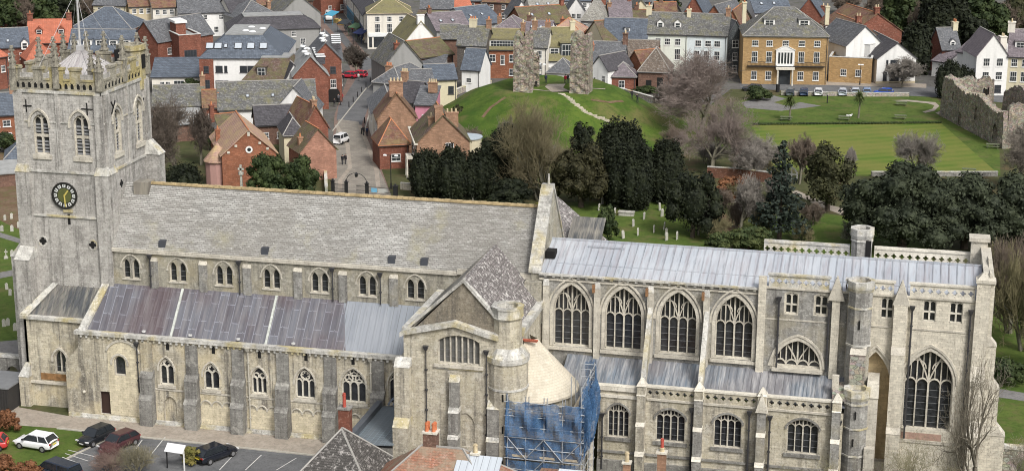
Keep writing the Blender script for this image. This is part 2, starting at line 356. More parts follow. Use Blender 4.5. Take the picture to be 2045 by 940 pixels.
def window(fr, parent, cx, w, z0, zs, a, kind, stn, depth=.4, bar=.13, label=None, name='window', glass=None):
    """stone frame and tracery with leaded glass set back in the wall"""
    mb = MB(); loop = arch_loop(cx, w, z0, zs, a); zt = zs+a
    mb.wall(fr, loop, (), -depth+.03, 1)
    N0, N1 = -depth+.05, -depth+.22
    rib = lambda pts, b=bar, closed=False: mb.ribbon(fr, pts, b, N0, N1, 0, closed)
    rib(loop+[loop[0]], bar*1.3)
    A = lambda u: zs+arch_v(u, w, a)
    if kind == 'lancet': pass
    elif kind.startswith('lights'):
        n = int(kind[6:]); lw = w/n
        for i in range(1, n): u = -w/2+lw*i; rib([(cx+u, z0), (cx+u, A(u)-.05)], bar)
    elif kind in ('geo2', 'geo3', 'geo5'):
        n = 3 if kind != 'geo2' else 2; lw = w/n; hs = zs-.05
        for i in range(1, n): rib([(cx-w/2+lw*i, z0), (cx-w/2+lw*i, hs)])
        for i in range(n): rib(arch_pts(cx-w/2+lw*(i+.5), lw, hs, lw*.62), bar*.9)
        rr = min(w*.23, a*.36)
        if kind == 'geo5':
            r2 = w*.165
            for dx, dz in ((-w*.21, r2*1.25), (w*.21, r2*1.25), (0, r2*2.95)):
                rib(circ(cx+dx, hs+lw*.32+dz, r2), bar*.8, True)
                for q in range(3):
                    aa = math.pi/2+q*2*math.pi/3; rib([(cx+dx, hs+lw*.32+dz), (cx+dx+r2*math.cos(aa), hs+lw*.32+dz+r2*math.sin(aa))], bar*.6)
        else:
            cz = zt-rr-w*.16; rib(circ(cx, cz, rr), bar*.9, True)
            for q in range(4 if n == 2 else 6):
                aa = math.pi/4+q*2*math.pi/(4 if n == 2 else 6); rib([(cx+rr*math.cos(aa), cz+rr*math.sin(aa)), (cx+rr*.5*math.cos(aa), cz+rr*.5*math.sin(aa))], bar*.8)
    elif kind == 'flow3':
        lw = w/3; hs = zs-.1
        for i in (1, 2): rib([(cx-w/2+lw*i, z0), (cx-w/2+lw*i, hs)])
        for i in range(3): rib(arch_pts(cx-w/2+lw*(i+.5), lw, hs, lw*.6), bar*.8)
        for sgn in (-1, 1): rib(circ(cx+sgn*w*.2, hs+lw*.85, w*.17), bar*.7, True)
    elif kind in ('perp4', 'perp4big', 'perp5', 'half'):
        n = 5 if kind == 'perp5' else 4; lw = w/n; hs = zs-(.15 if kind == 'perp4' else .35)
        if kind == 'half': hs = z0+.02
        for i in range(1, n): u = -w/2+lw*i; rib([(cx+u, z0), (cx+u, A(u)-.05)], bar*(1.25 if i == n/2 else .9))
        for i in range(n): rib(arch_pts(cx-w/2+lw*(i+.5), lw, hs, lw*.55), bar*.8)
        for i in range(n):
            u = -w/2+lw*(i+.5); rib([(cx+u, hs+lw*.55), (cx+u, A(u)-.05)], bar*.6)
        if kind in ('perp4big', 'half'):
            for sgn in (-1, 1):
                pts = []
                for q in range(7):
                    t = q/6; u = sgn*(w*.5*(t**1.35)*.62); v = hs+.1+(zt-hs)*.92*t
                    if v < A(u)-.04: pts.append((cx+u, v))
                if len(pts) > 1: rib(pts, bar*.9)
                h2 = hs+(zt-hs)*.50; u = sgn*lw
                rib(arch_pts(cx+u*1.02, lw*1.5, h2-.15, lw*.75), bar*.7) if kind == 'perp4big' else None
    elif kind == 'sq4':
        zm = z0+(zt-z0)*.42; rib([(cx, z0), (cx, zt)], bar*1.3); rib([(cx-w/2, zm), (cx+w/2, zm)], bar*1.1)
        for sg in (-1, 1): rib(arch_pts(cx+sg*w/4, w/2, zs-.2, w*.2), bar*.7)
    elif kind == 'belfry':
        zm = z0+(zt-z0)*.46
        for i in (0,): rib([(cx, z0), (cx, zt-.1)], bar*1.5)
        rib([(cx-w/2-.05, zm), (cx+w/2+.05, zm)], bar*2)
        for zz in (zm-.45, zs): 
            for sg in (-1, 1): rib(arch_pts(cx+sg*w/4, w/2, zz, w*.3), bar*.8)
        z = z0+.12
        while z < zs-.3:
            if abs(z+.1-zm) > .3:
                for sg in (-1, 1):
                    u0, u1 = cx+sg*w/4-w*.2, cx+sg*w/4+w*.2
                    mb.poly([fr.p(u0, z, N1-.05), fr.p(u1, z, N1-.05), fr.p(u1, z+.17, N0), fr.p(u0, z+.17, N0)], 2)
            z += .34
    # horizontal saddle bars
    if kind.startswith('perp') or kind.startswith('lights'):
        z = z0+.55
        while z < zs-.5: mb.fbox(fr, cx-w/2+.03, cx+w/2-.03, z, z+.035, -depth+.04, -depth+.06, 2); z += .62
    mats = [stn, glass or M_glass, MT['louvre']]
    o = mb.build(name, mats, parent)
    if label: o['label'] = label
    return loop
MT['louvre'] = simple('weathered_louvre', (.17,.175,.18), .6, .15, 3)

def px_win(x0, x1, ysill, yapex, Y):
    a = aty(x0, ysill, Y); b = aty(x1, ysill, Y); xm = (x0+x1)/2; t = aty(xm, yapex, Y)
    return (a.x+b.x)/2, b.x-a.x, (a.z+b.z)/2, t.z

def hood(mb, fr, cx, w, zs, a, m=0, wd=.16, proud=.1, drop=.3):
    p = arch_pts(cx, w+.25, zs, a+.18); p = [(p[0][0], p[0][1]-drop)]+p+[(p[-1][0], p[-1][1]-drop)]
    mb.ribbon(fr, p, wd, -.02, proud, m)
def buttress(mb, x0, x1, Yw, stages, m=0, cap=1):
    """stages: (z_bottom, z_top, projection south of Yw), listed from the ground up, each with a sloped set-off"""
    for i, (z0, z1, p) in enumerate(stages):
        q = stages[i+1][2] if i+1 < len(stages) else 0.02
        mb.box(x0, x1, Yw-p, Yw+.03*i, z0, z1, m)
        hz = min(.75, (p-q)*.9+.1); e = .035
        mb.hexa([(x0-e, Yw-p-e, z1), (x1+e, Yw-p-e, z1), (x1+e, Yw, z1), (x0-e, Yw, z1)], [(x0-e, Yw-q-e, z1+hz), (x1+e, Yw-q-e, z1+hz), (x1+e, Yw, z1+hz), (x0-e, Yw, z1+hz)], cap)
def downpipe(parent, x, Y, z0, z1, mat=None, r=.07):
    mb = MB(); mb.tube((x, Y, z0), (x, Y, z1), r, n=6); mb.frus(x-.12, x+.12, Y-.14, Y+.1, z1, x-.25, x+.25, Y-.26, Y+.1, z1+.42)
    z = z0+1.2
    while z < z1-.5: mb.box(x-.13, x+.13, Y-.09, Y+.12, z, z+.09); z += 1.9
    return mb.build('downpipe', mat or M_pipe, parent)
def slit(mb, fr, u, v, w, h, m): mb.fbox(fr, u-w/2, u+w/2, v, v+h, -.02, .02, m)
def quatre(mb, fr, u, v, r, m):
    """a pierced quatrefoil read as a dark four-lobed hole"""
    mb.wall(fr, foil_loop(u, v, r), (), .012, m)
def pierced(mb, fr, u0, u1, v0, v1, n, m_s, m_d, thick=.3, rr=None, inset=0.0):
    """parapet with real quatrefoil openings"""
    step = (u1-u0)/n; r = rr or min(step*.36, (v1-v0)*.36)
    holes = [foil_loop(u0+step*(i+.5), (v0+v1)/2, r, 4, 16) for i in range(n)]
    o = [(u0, v0), (u0, v1), (u1, v1), (u1, v0)]
    mb.wall(fr, o, holes, 0, m_s); mb.wall(fr, o, holes, -thick, m_s); mb.reveal(fr, o, -thick, 0, m_s)
    for h in holes: mb.reveal(fr, h, -thick, 0, m_s)

# ================================================================== the priory church
church = thing('priory_church', 'long grey stone priory church with square west tower and lead roofs in the foreground', 'church', (40, 0, 0))
def cb(mb, name, mats, parent=None, **k):
    """church meshes are written in world metres; the church stands at (40,0,0)"""
    o = mb.build(name, mats, None, **k)
    o.parent = parent or church
    if parent is None: o.location = (-40, 0, 0)
    return o

# ---------------------------------------------------------------- tower
tw = MB()
X0, X1, Y0, Y1 = -.7, 8.45, -4.6, 5.9
fS, fE = FS(Y0), FE(X1)
bw = []   # belfry windows
belf = []
for (xa, xb, ys, ya, arl, arr, apx) in ((74, 97, 307.6, 229, 61, 96, 213), (152, 180, 312.7, 231, 140, 177, 216)):
    cx, w_, z0, zt = px_win(xa, xb, ys, ya, Y0); belf.append((fS, cx, 1.62, z0, zt-.75, .75, (aty(arl, 250, Y0).x+aty(arr, 250, Y0).x)/2))
for (yc, zap, z0) in ((-1.35, 30.0, 25.7), (3.55, 30.0, 25.7)):
    belf.append((fE, yc, 1.62, z0, 29.3, .75, yc))
holesS = [arch_loop(c, w_, z0, zs, a) for f, c, w_, z0, zs, a, ac in belf if f is fS]
holesE = [arch_loop(c, w_, z0, zs, a) for f, c, w_, z0, zs, a, ac in belf if f is fE]
tw.wall(fS, [(X0, 0), (X0, 34), (X1, 34), (X1, 0)], holesS); tw.wall(fE, [(Y0, 0), (Y0, 34), (Y1, 34), (Y1, 0)], holesE)
for f, hs_ in ((fS, holesS), (fE, holesE)):
    for h in hs_: tw.reveal(f, h, -.45, 0, 3)
tw.poly([(X0,Y0,0),(X0,Y1,0),(X0,Y1,34),(X0,Y0,34)]); tw.poly([(X0,Y1,0),(X1,Y1,0),(X1,Y1,34),(X0,Y1,34)])
for f, c, w_, z0, zs, a, ac in belf: hood(tw, f, ac if f is fS else c, 1.95, zs-.25, 1.35, 3, .2, .12); tw.fbox(f, c-1.0, c+1.0, z0-.5, z0-.05, -.02, .16, 3)
# clasping and angle buttresses
for (xa, xb) in ((-1.15, .35), (7.5, 8.85)):
    tw.box(xa, xb, -5.05, -4.5, 16 if xa < 0 else 0, 24.0); tw.frus(xa-.05, xb+.05, -5.12, -4.5, 24.0, xa+.2, xb-.15, -4.85, -4.5, 24.8, 1)
    tw.box(xa+.25, xb-.3, -4.83, -4.5, 24.6, 32.0)
tw.box(-1.2, .4, -6.35, -4.5, 0, 15.2); tw.frus(-1.25, .45, -6.42, -4.5, 15.2, -1.2, .4, -5.05, -4.5, 16.3, 1)
tw.box(-2.5, -.65, -4.7, -3.2, 0, 15); tw.frus(-2.6, -.65, -4.75, -3.1, 15, -1.3, -.65, -4.7, -3.2, 16.6, 1); tw.box(-1.3, -.65, -4.7, -3.2, 15, 23.9); tw.frus(-1.35, -.65, -4.75, -3.1, 23.9, -.9, -.65, -4.6, -3.2, 24.8, 1)
tw.box(8.4, 8.9, -4.3, -2.9, 0, 24); tw.frus(8.4, 8.97, -4.35, -2.85, 24, 8.4, 8.6, -4.3, -2.9, 24.8, 1); tw.box(8.4, 8.72, -4.2, -3.2, 24.6, 32)
tw.box(8.4, 10.0, 4.6, 5.95, 0, 24.2); tw.frus(8.4, 10.1, 4.5, 6.05, 24.2, 8.4, 8.8, 4.7, 5.9, 25.6, 1); tw.box(8.4, 8.72, 4.9, 5.9, 25.3, 32)
tw.box(7.3, 8.5, 5.8, 6.9, 0, 24.2); tw.box(3.55, 3.95, -4.75, -4.5, 24.2, 32); tw.box(8.4, 8.6, .9, 1.3, 24.2, 32)
# string courses
for z, h in ((32.0, .28), (24.0, .22), (19.45, .2)):
    tw.box(X0-.12, X1+.12, Y0-.14, Y0, z, z+h, 1)
    if z > 20: tw.box(X1, X1+.14, Y0-.14, Y1+.1, z, z+h, 1)
for z, xs in ((29.05, ((-.5, .62), (2.75, 4.9), (7.1, 8.4))),):
    for a, b in xs: tw.box(a, b, Y0-.09, Y0, z, z+.13, 1)
for a, b in ((-4.4, -2.4), (-.3, 2.5), (4.6, 5.8)): tw.box(X1, X1+.09, a, b, 29.05, 29.18, 1)
# quatrefoil vents, slit, iron crosses
for px, py in ((86, 481), (185, 489)): p = aty(px, py, Y0); quatre(tw, fS, p.x, p.z, .42, 2); tw.ribbon(fS, circ(p.x, p.z, .5), .1, 0, .05, 1, True)
p = atx(242.5, 366, X1); quatre(tw, fE, p.y, p.z, .42, 2)
p = aty(138, 437, Y0); tw.fbox(fS, p.x-.14, p.x+.14, p.z-.6, p.z+.5, .0, .013, 2); tw.fbox(fS, p.x-.5, p.x+.5, p.z+.7, p.z+1.0, -.02, .15, 1)
for px, py in ((52.5, 211), (174, 218)):
    p = aty(px, py, Y0); tw.fbox(fS, p.x-.05, p.x+.05, p.z-.62, p.z+.62, 0, .07, 2); tw.fbox(fS, p.x-.6, p.x+.6, p.z-.05, p.z+.05, 0, .09, 2)
for px, py in ((225.6, 214), (289, 186)):
    p = atx(px, py, X1)
    for s in (-1, 1): tw.ribbon(fE, [(p.y-.45*s, p.z-.6), (p.y+.45*s, p.z+.6)], .1, 0, .07, 2)
tower = cb(tw, 'tower', [ST['tower'], ST['cope'], M_void, ST['dress']])
for f, c, w_, z0, zs, a, ac in belf: window(f, tower, c, w_, z0, zs, a, 'belfry', ST['dress'], .45, .13, name='belfry_window')
# battlements with flat copings, open panels
par = MB()
def battlement(fr, u0, u1):
    L = u1-u0
    par.fbox(fr, u0, u1, 32.26, 33.3, -.45, 0, 0)
    segs = [(.115, .21), (.345, .44), (.44, .56), (.655, .75), (.865, .885)]
    ms = [(.11, .235), (.42, .58), (.765, .89)]
    e = [0, .0]
    mer = [(0.0, .07), (.225, .345), (.42, .58), (.655, .775), (.93, 1.0)]
    last = 0
    for a, b in mer:
        par.fbox(fr, u0+a*L, u0+b*L, 33.3, 34.35, -.42, -.01, 0); par.fbox(fr, u0+a*L-.08, u0+b*L+.08, 34.35, 34.6, -.52, .09, 1)
    for (a, b), (c, d) in zip(mer, mer[1:]): par.fbox(fr, u0+b*L+.002, u0+c*L-.002, 33.3, 33.5, -.52, .08, 1)
    k = 14
    for i in range(k):
        u = u0+L*(i+.5)/k; par.fbox(fr, u-.16, u+.16, 32.5, 33.1, .0, .011, 2)
        par.ribbon(fr, arch_pts(u, .38, 32.85, .25, 3), .07, 0, .04, 0)
fW = Fr((X0, 0, 0), (0, -1, 0)); fN = Fr((0, Y1, 0), (-1, 0, 0))
battlement(FS(Y0-.05), X0, X1); battlement(FE(X1+.05), Y0, Y1); battlement(Fr((X0-.05, 0, 0), (0, -1, 0)), -Y1, -Y0); battlement(Fr((0, Y1+.05, 0), (-1, 0, 0)), -X1, -X0)
cb(par, 'parapet', [ST['towertop'], ST['towertop'], M_void], tower)
pin = MB()
pin.box(-.30, .30, -.30, .30, -1.9, .0); pin.box(-.38, .38, -.38, .38, 0, .14); pin.frus(-.27, .27, -.27, .27, .14, -.06, .06, -.06, .06, 1.75); pin.box(-.13, .13, -.13, .13, 1.7, 1.95)
for i in range(3):
    z = .5+i*.5; r = .33-.06*i
    for dx, dy in ((1,0),(-1,0),(0,1),(0,-1)): pin.box(dx*r-.07, dx*r+.07, dy*r-.07, dy*r+.07, z, z+.14)
pins = []
xm, ym = (X0+X1)/2, (Y0+Y1)/2
spots = [(X0-.05, Y0-.05), (X1, Y0-.05), (X0-.05, Y1), (xm, Y0), (xm, Y1), (X0, ym), (X1, ym), (X1-1.1, Y0+.6), (.6, Y1-.2), (1.9, Y1), (5.9, Y1), (X1+.1, Y1-.1), (X1-1.0, Y1+.3), (X0+.2, Y1-2.6)]
pin0 = None
for i, (x, y) in enumerate(spots):
    if pin0 is None: pin0 = cb(pin, 'pinnacle', ST['towertop'], tower); o = pin0
    else: o = inst(pin0, tower)
    o.location = (x, y, 34.35 if i not in (3, 4, 5, 6) else 34.7); o.scale = (1, 1, 1.0 if i % 3 else 1.15)
st = MB(); st.ngon(7.35, 4.9, 31, 34.9, 1.35, 1.35); st.ngon(7.35, 4.9, 34.9, 35.1, 1.35, 1.55); st.ring(7.35, 4.9, 35.1, 35.6, 1.5, 1.2); st.box(8.45, 8.75, 4.6, 5.2, 33.2, 34.6, 1)
st.box(6.2, 6.9, 3.4, 3.75, 33.0, 35.2, 1)
cb(st, 'stair_turret', [ST['towertop'], M_void], tower)
cap = MB(); A_ = (xm, ym, 35.7); b4 = [(X0+1.2, Y0+1.3, 32.6), (X1-1.2, Y0+1.3, 32.6), (X1-1.2, Y1-1.3, 32.6), (X0+1.2, Y1-1.3, 32.6)]
for i in range(4):
    a, b = Vector(b4[i]), Vector(b4[(i+1) % 4]); cap.poly([a, b, A_])
    for k in range(9):
        q = a.lerp(b, k/8); cap.tube(q+Vector((0,0,.05)), Vector(A_)+Vector((0,0,.05))+(q-Vector(A_))*.04, .05, .02, 4, 0)
cap.box(X0+.4, X1-.4, Y0+.4, Y1-.4, 32.3, 32.6)
cb(cap, 'pyramid_roof', M_leadw, tower)
fp = MB(); fp.tube((xm, ym, 35.5), (xm, ym, 47), .13, .07, 6); fp.box(xm-.3, xm+.3, ym-.3, ym+.3, 35.4, 36.0)
for dx, dy in ((-3.2,-3.6),(3.2,-3.6),(3.2,3.6),(-3.2,3.6)): fp.tube((xm, ym, 41.5), (xm+dx, ym+dy, 33.5), .02, .02, 3)
cb(fp, 'flagpole', simple('grey_painted_pole', (.42,.42,.42), .4), tower)
# clock
ck = MB(); pc = aty(130, 390, Y0); fc = FS(Y0); cr = 1.36
ck.plate(fc, circ(pc.x, pc.z, cr, 28), 0, .12, 0); ck.wall(fc, circ(pc.x, pc.z, cr*.56, 20), (), .135, 2)
for i in range(12):
    a = math.pi/2-i*math.pi/6; r1, r2 = cr*.62, cr*.86
    ck.wall(fc, [(pc.x+math.cos(a+s*da)*r, pc.z+math.sin(a+s*da)*r) for r, s, da in ((r1, -1, .17), (r2, -1, .17), (r2, 1, .17), (r1, 1, .17))], (), .128, 1)
    ck.ribbon(fc, [(pc.x+math.cos(a)*r1*1.08, pc.z+math.sin(a)*r1*1.08), (pc.x+math.cos(a)*r2*.95, pc.z+math.sin(a)*r2*.95)], .07, .12, .15, 0)
ck.ribbon(fc, circ(pc.x, pc.z, cr*.97, 28), .12, .1, .2, 0, True)
face = cb(ck, 'clock_face', [simple('clock_black_iron', (.02,.02,.018), .5), simple('clock_white_glass', (.62,.64,.62), .4), simple('clock_gilt_green_centre', (.09,.10,.035), .5)], tower)
hd = MB(); a1, a2 = R(52), R(-86)
hd.ribbon(fc, [(pc.x, pc.z), (pc.x+.7*math.cos(a1), pc.z+.7*math.sin(a1))], .14, .14, .2); hd.ribbon(fc, [(pc.x, pc.z+.1), (pc.x+1.12*math.cos(a2), pc.z+1.12*math.sin(a2))], .1, .14, .24)
cb(hd, 'clock_hands', simple('gilded_clock_hands', (.50,.42,.12), .4), tower)

# ---------------------------------------------------------------- nave: clerestory, roof and east gable
YN = -4.8; fN_ = FS(YN); nv = MB(); holes = []; nw = []
for i, (xa, xb, ys, ya) in enumerate(((247,279,556,518), (339.5,372.5,561,523), (431,465,567,530), (527,558,573.5,537), (622,655,580,543), (717,750,587.5,549.5), (812,847,594,556))):
    cx, w_, z0, zt = px_win(xa, xb, ys, ya, YN); nw.append((cx, 1.78, 13.62, 15.62))
for cx, w_, z0, zt in nw:
    for s in (-1, 1): holes.append(arch_loop(cx+s*.5, .74, z0, zt-.62, .62, 5))
nv.wall(fN_, [(8.4, 8.5), (8.4, 16.5), (52.2, 16.5), (52.2, 8.5)], holes)
for h in holes: nv.reveal(fN_, h, -.4, 0, 1)
for cx, w_, z0, zt in nw:
    hood(nv, fN_, cx, 1.95, 14.7, 1.25, 1, .12, .07, 0); nv.fbox(fN_, cx-1.0, cx+1.0, z0-.16, z0-.02, -.02, .1, 1)
nv.box(8.5, 44.6, YN-.22, YN+.05, 16.35, 16.72, 1); nv.box(44.6, 52.2, YN-.32, YN+.05, 16.5, 17.0, 1)
for i in range(len(nw)-1):
    xm_ = (nw[i][0]+nw[i+1][0])/2+ (.3 if i % 2 else 0); nv.box(xm_-.42, xm_+.42, YN-.22, YN+.01, 12.8, 15.6, 2); nv.frus(xm_-.45, xm_+.45, YN-.25, YN, 15.6, xm_-.4, xm_+.4, YN-.03, YN, 15.95, 1)
nave = cb(nv, 'nave', [ST['nave'], ST['dress'], ST['grey']])
for cx, w_, z0, zt in nw:
    mb = MB()
    for s in (-1, 1):
        l = arch_loop(cx+s*.5, .74, z0, zt-.62, .62, 5); mb.wall(fN_, l, (), -.36, 1); mb.ribbon(fN_, l+[l[0]], .1, -.34, -.2, 0)
        for z in (z0+.5, z0+1.05): mb.fbox(fN_, cx+s*.5-.35, cx+s*.5+.35, z, z+.03, -.34, -.32, 2)
    cb(mb, 'clerestory_window', [ST['dress'], M_glass, MT['louvre']], nave)
for x in (12.95, 22.4, 32.05): downpipe(nave, x, YN-.3, 12.9, 15.9)
downpipe(nave, 36.9, YN-.3, 12.9, 15.7)
rf = MB(); rf.slab((8.45, -4.95, 16.55), (52.2, -4.95, 16.55), (52.2, 0, 22.3), (8.45, 0, 22.3), .25); rf.slab((52.2, 5, 16.5), (8.45, 5, 16.5), (8.45, 0, 22.3), (52.2, 0, 22.3), .25)
nroof = cb(rf, 'roof', M_nslate, nave)
rg = MB()
for i in range(70): x = 10.2+i*.6; rg.box(x, x+.57, -.2, .2, 22.25, 22.46+.03*(i % 2))
cb(rg, 'ridge_tiles', simple('orange_lichen_ridge', (.40,.31,.17), .9, .4, 1.2), nroof)
for px, py in ((325, 487), (530, 498), (783, 518), (848, 522)):
    t_ = (min(1, .08)); q = aty(px, py, -4.3); v = MB(); v.frus(q.x-.36, q.x+.36, -4.6, -3.9, 16.9, q.x-.34, q.x+.34, -4.5, -4.0, 17.65)
    cb(v, 'roof_vent', MT.setdefault('vent', simple('dark_roof_vent', (.05,.055,.065), .5)), nroof)
lb = MB(); lb.box(9.6, 11.2, -.9, .8, 21.3, 22.55); cb(lb, 'ridge_box', M_leadd, nroof)
gb = MB(); gx0, gx1 = 51.9, 52.75; fg = FE(gx1)
go = [(-5.4, 12), (-5.4, 17.2), (-.35, 24.0), (.35, 24.0), (5.4, 17.2), (5.4, 12)]
sl = [[(-2.75, 18.9), (-2.75, 20.0), (-2.45, 20.0), (-2.45, 18.9)], [(-1.6, 19.3), (-1.6, 21.1), (-1.3, 21.1), (-1.3, 19.3)]]
gb.wall(fg, go, sl); gb.wall(Fr((gx0, 0, 0), (0, 1, 0)), go)
for h in sl: gb.reveal(fg, h, -.3, 0); gb.wall(fg, h, (), -.28, 2)
for (a, b) in zip(go, go[1:]): gb.poly([(gx0, a[0], a[1]), (gx1, a[0], a[1]), (gx1, b[0], b[1]), (gx0, b[0], b[1])])
N = 16
for s in (-1, 1):
    for i in range(N):
        a = Vector((0, s*5.55, 17.3)).lerp(Vector((0, s*.3, 24.1)), i/N); b = Vector((0, s*5.55, 17.3)).lerp(Vector((0, s*.3, 24.1)), (i+.96)/N); up = Vector((0, 0, .26))
        P = [(gx0-.25, a.y, a.z), (gx1+.12, a.y, a.z), (gx1+.12, b.y, b.z), (gx0-.25, b.y, b.z)]
        gb.hexa(P, [(p[0], p[1], p[2]+.3+.04*(i % 3)) for p in P], 1)
gb.box(gx0-.2, gx1+.1, -.4, .4, 24.05, 24.6, 1); gb.tube((52.35, 0, 24.5), (52.35, 0, 25.6), .12, .09, 5, 1)
gb.box(51.4, 53.0, -6.2, -4.9, 12.5, 16.6, 0)
cb(gb, 'east_gable', [ST['nave'], ST['cope'], M_void], nave)

# ---------------------------------------------------------------- south aisle
YA = -8.7; fA = FS(YA); sa = MB(); holes = []; aw = []
spec = [(320,348,768,715,'geo2'), (408,438.5,777,725.5,'geo2'), (503,533,786,734,'flow3'), (591,629,795,735.5,'geo3'), (683,731,803,737,'geo5'), (777,817,808,740,'geo2')]
for xa, xb, ys, ya, kd in spec:
    cx, w_, z0, zt = px_win(xa, xb, ys, ya, YA); zt = max(zt, z0+2.6); a = w_*.78 if w_ < 2 else w_*.72; aw.append((cx, w_, z0, zt-a, a, kd)); holes.append(arch_loop(cx, w_, z0, zt-a, a))
nor = (10.85, 1.2, 4.72, 6.1, .6); holes.append(arch_loop(*nor))
door = [(8.5, .45), (8.5, 2.85), (9.75, 2.85), (9.75, .45)]; holes.append(door)
bd = arch_loop(16.05, 1.35, .25, 2.0, .95); holes.append(bd)
wx = 42.95
sa.wall(fA, [(6.4, 0), (4.9, 0), (4.9, 5.6), (6.4, 7.3), (6.5, 8.75), (wx, 8.75), (wx, 0)], holes)
for h in holes: sa.reveal(fA, h, -.4, 0, 1)
sa.wall(fA, bd, (), -.25, 0)
sa.box(4.9, 5.4, YA+.01, -6.5, 0, 5.6)
for cx, w_, z0, zs, a, kd in aw: hood(sa, fA, cx, w_, zs, a, 1, .15, .1, .15); sa.fbox(fA, cx-w_/2-.2, cx+w_/2+.2, z0-.32, z0-.02, -.02, .14, 1)
hood(sa, fA, 10.85, 1.5, 6.0, .75, 1, .2, .1, .2)
# big blind norman arch, cream rendered
sa.wall(fA, arch_loop(11.25, 3.35, .5, 7.2, 1.1), [arch_loop(*nor)], .03, 3); sa.ribbon(fA, arch_pts(11.25, 3.5, 7.2, 1.2), .22, 0, .12, 1)
# coping and corbel
sa.box(6.2, wx, YA-.28, YA+.35, 8.75, 9.12, 2)
for i in range(60): x = 6.8+i*.6; sa.box(x, x+.2, YA-.2, YA, 8.45, 8.72, 2)
bx = [13.85, 18.6, 23.45, 28.05, 32.9, 37.7]
for i, x in enumerate(bx):
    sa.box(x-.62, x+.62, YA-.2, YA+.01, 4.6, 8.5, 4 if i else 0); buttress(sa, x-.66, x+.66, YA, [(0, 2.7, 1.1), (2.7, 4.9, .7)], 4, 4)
sa.box(5.0, wx, YA-.2, YA+.02, 0, .35, 2); sa.box(5.5, wx, YA-.45, YA+.02, 0, .12, 2)
for a, b in zip(bx, bx[1:]+[wx-.6]):
    sa.box(a+.7, b-.7, YA-.07, YA, 3.55, 3.72, 1)
    n = 3; L = (b-.72)-(a+.72)
    if a > 18:
        sa.box(a+.72, b-.72, YA-.012, YA+.0, .4, 2.4, 3)
        for k in range(n): sa.ribbon(fA, arch_pts(a+.72+L*(k+.5)/n, L/n*.98, 2.3, L/n*.52, 4), .11, 0, .1, 1)
for px, py in ((334.5, 690), (426, 697), (518, 706), (611, 711.5), (705, 719)):
    q = aty(px, py, YA); sa.wall(fA, arch_loop(q.x, .34, q.z-.45, q.z+.15, .17, 3), (), .012, 5); sa.ribbon(fA, arch_pts(q.x, .5, q.z+.15, .25, 3), .1, 0, .05, 1)
q = aty(169, 781, YA); sa.sphere((q.x, YA-.1, q.z), .17, m=1)
aisle = cb(sa, 'south_aisle', [ST['aisle'], ST['dress'], ST['cope'], ST['cream'], ST['butt'], M_void])
for i, (cx, w_, z0, zs, a, kd) in enumerate(aw): window(fA, aisle, cx, w_, z0, zs, a, kd, ST['copew'], .4, .13, name='aisle_window')
window(fA, aisle, *nor, 'lancet', ST['dress'], .4, .08, name='round_headed_window')
dm = MB(); dm.poly([fA.p(u, v, -.3) for u, v in door]); dm.ribbon(fA, door, .12, -.3, -.22, 0, True); cb(dm, 'door', simple('dark_oak_door', (.035,.018,.014), .7), aisle)
downpipe(aisle, aty(276, 750, YA-.3).x, YA-.28, 3.2, 8.0)
for x in (24.55, 37.0): downpipe(aisle, x, YA-.22, .3, 8.4, simple('pale_stone_pipe', (.42,.40,.34), .8))
# aisle lead roof, rolls and grey eastern bays
ra = MB(); zt_, zb = 12.95, 8.85
def slope_pt(x, t): return (x, YA+.32+(YN-.02-YA-.32)*t, zb+(zt_-zb)*t)
ra.slab(slope_pt(7.0, 0), slope_pt(34.35, 0), slope_pt(33.1, 1), slope_pt(8.3, 1), .15, 0)
ra.slab(slope_pt(34.35, 0), slope_pt(43.2, 0), slope_pt(43.2, 1), slope_pt(33.1, 1), .15, 1)
x = 7.7
while x < 43:
    m = 0 if x < 34 else 1; big = any(abs(x-b) < .34 for b in (16.0, 25.9))
    p, q_ = Vector(slope_pt(x, 0)), Vector(slope_pt(x, .99)); up = Vector((0, -.05, .05))
    ra.tube(p+up, q_+up, .16 if big else .035, .16 if big else .035, 4, 2 if big else m); x += .66
for i in range(4): x = 10+i*6; 
aroof = cb(ra, 'roof', [M_lead, M_lead2, simple('lead_gutter_strip', (.40,.42,.39), .6, .3, 3)], aisle)
for px, py in ((286, 652), (379, 660.5), (475, 669), (585, 678)):
    q = aty(px, py, -8.2); mb = MB(); mb.ring(q.x, -8.15, 9.25, 9.4, .2, .1, 10); cb(mb, 'vent_ring', simple('pale_vent_ring', (.5,.5,.5), .5), aroof)
# small western lean-to with its parapets
wl = MB(); fw_ = FS(-7.0); ww = (3.45, 1.25, 3.72, 5.2, .95); h = arch_loop(*ww)
wl.wall(fw_, [(-.3, 0), (-.3, 9.3), (6.6, 9.3), (6.6, 0)], [h]); wl.reveal(fw_, h, -.4, 0, 1); hood(wl, fw_, 3.45, 1.4, 5.2, 1.0, 1, .2, .15)
wl.box(-.3, -.05, -7.0, -4.6, 0, 9.3); wl.box(-.6, 7.0, -7.25, -6.6, 9.3, 9.62, 2); wl.box(-1.0, .1, -7.6, -6.4, 0, 3.2, 0); wl.frus(-1.05, .15, -7.65, -6.4, 3.2, -.4, .1, -7.1, -6.4, 4.6, 2)
wl.hexa([(-.6,-7.1,9.5),(.1,-7.1,9.5),(.1,-4.7,9.5),(-.6,-4.7,9.5)], [(-.6,-7.1,9.8),(.1,-7.1,9.8),(2.6,-4.7,12.5),(1.9,-4.7,12.5)], 2)
wl.hexa([(6.5,-8.6,8.7),(7.2,-8.6,8.7),(7.2,-4.7,8.7),(6.5,-4.7,8.7)], [(6.5,-8.6,9.2),(7.2,-8.6,9.2),(8.5,-4.7,13.3),(7.7,-4.7,13.3)], 2)
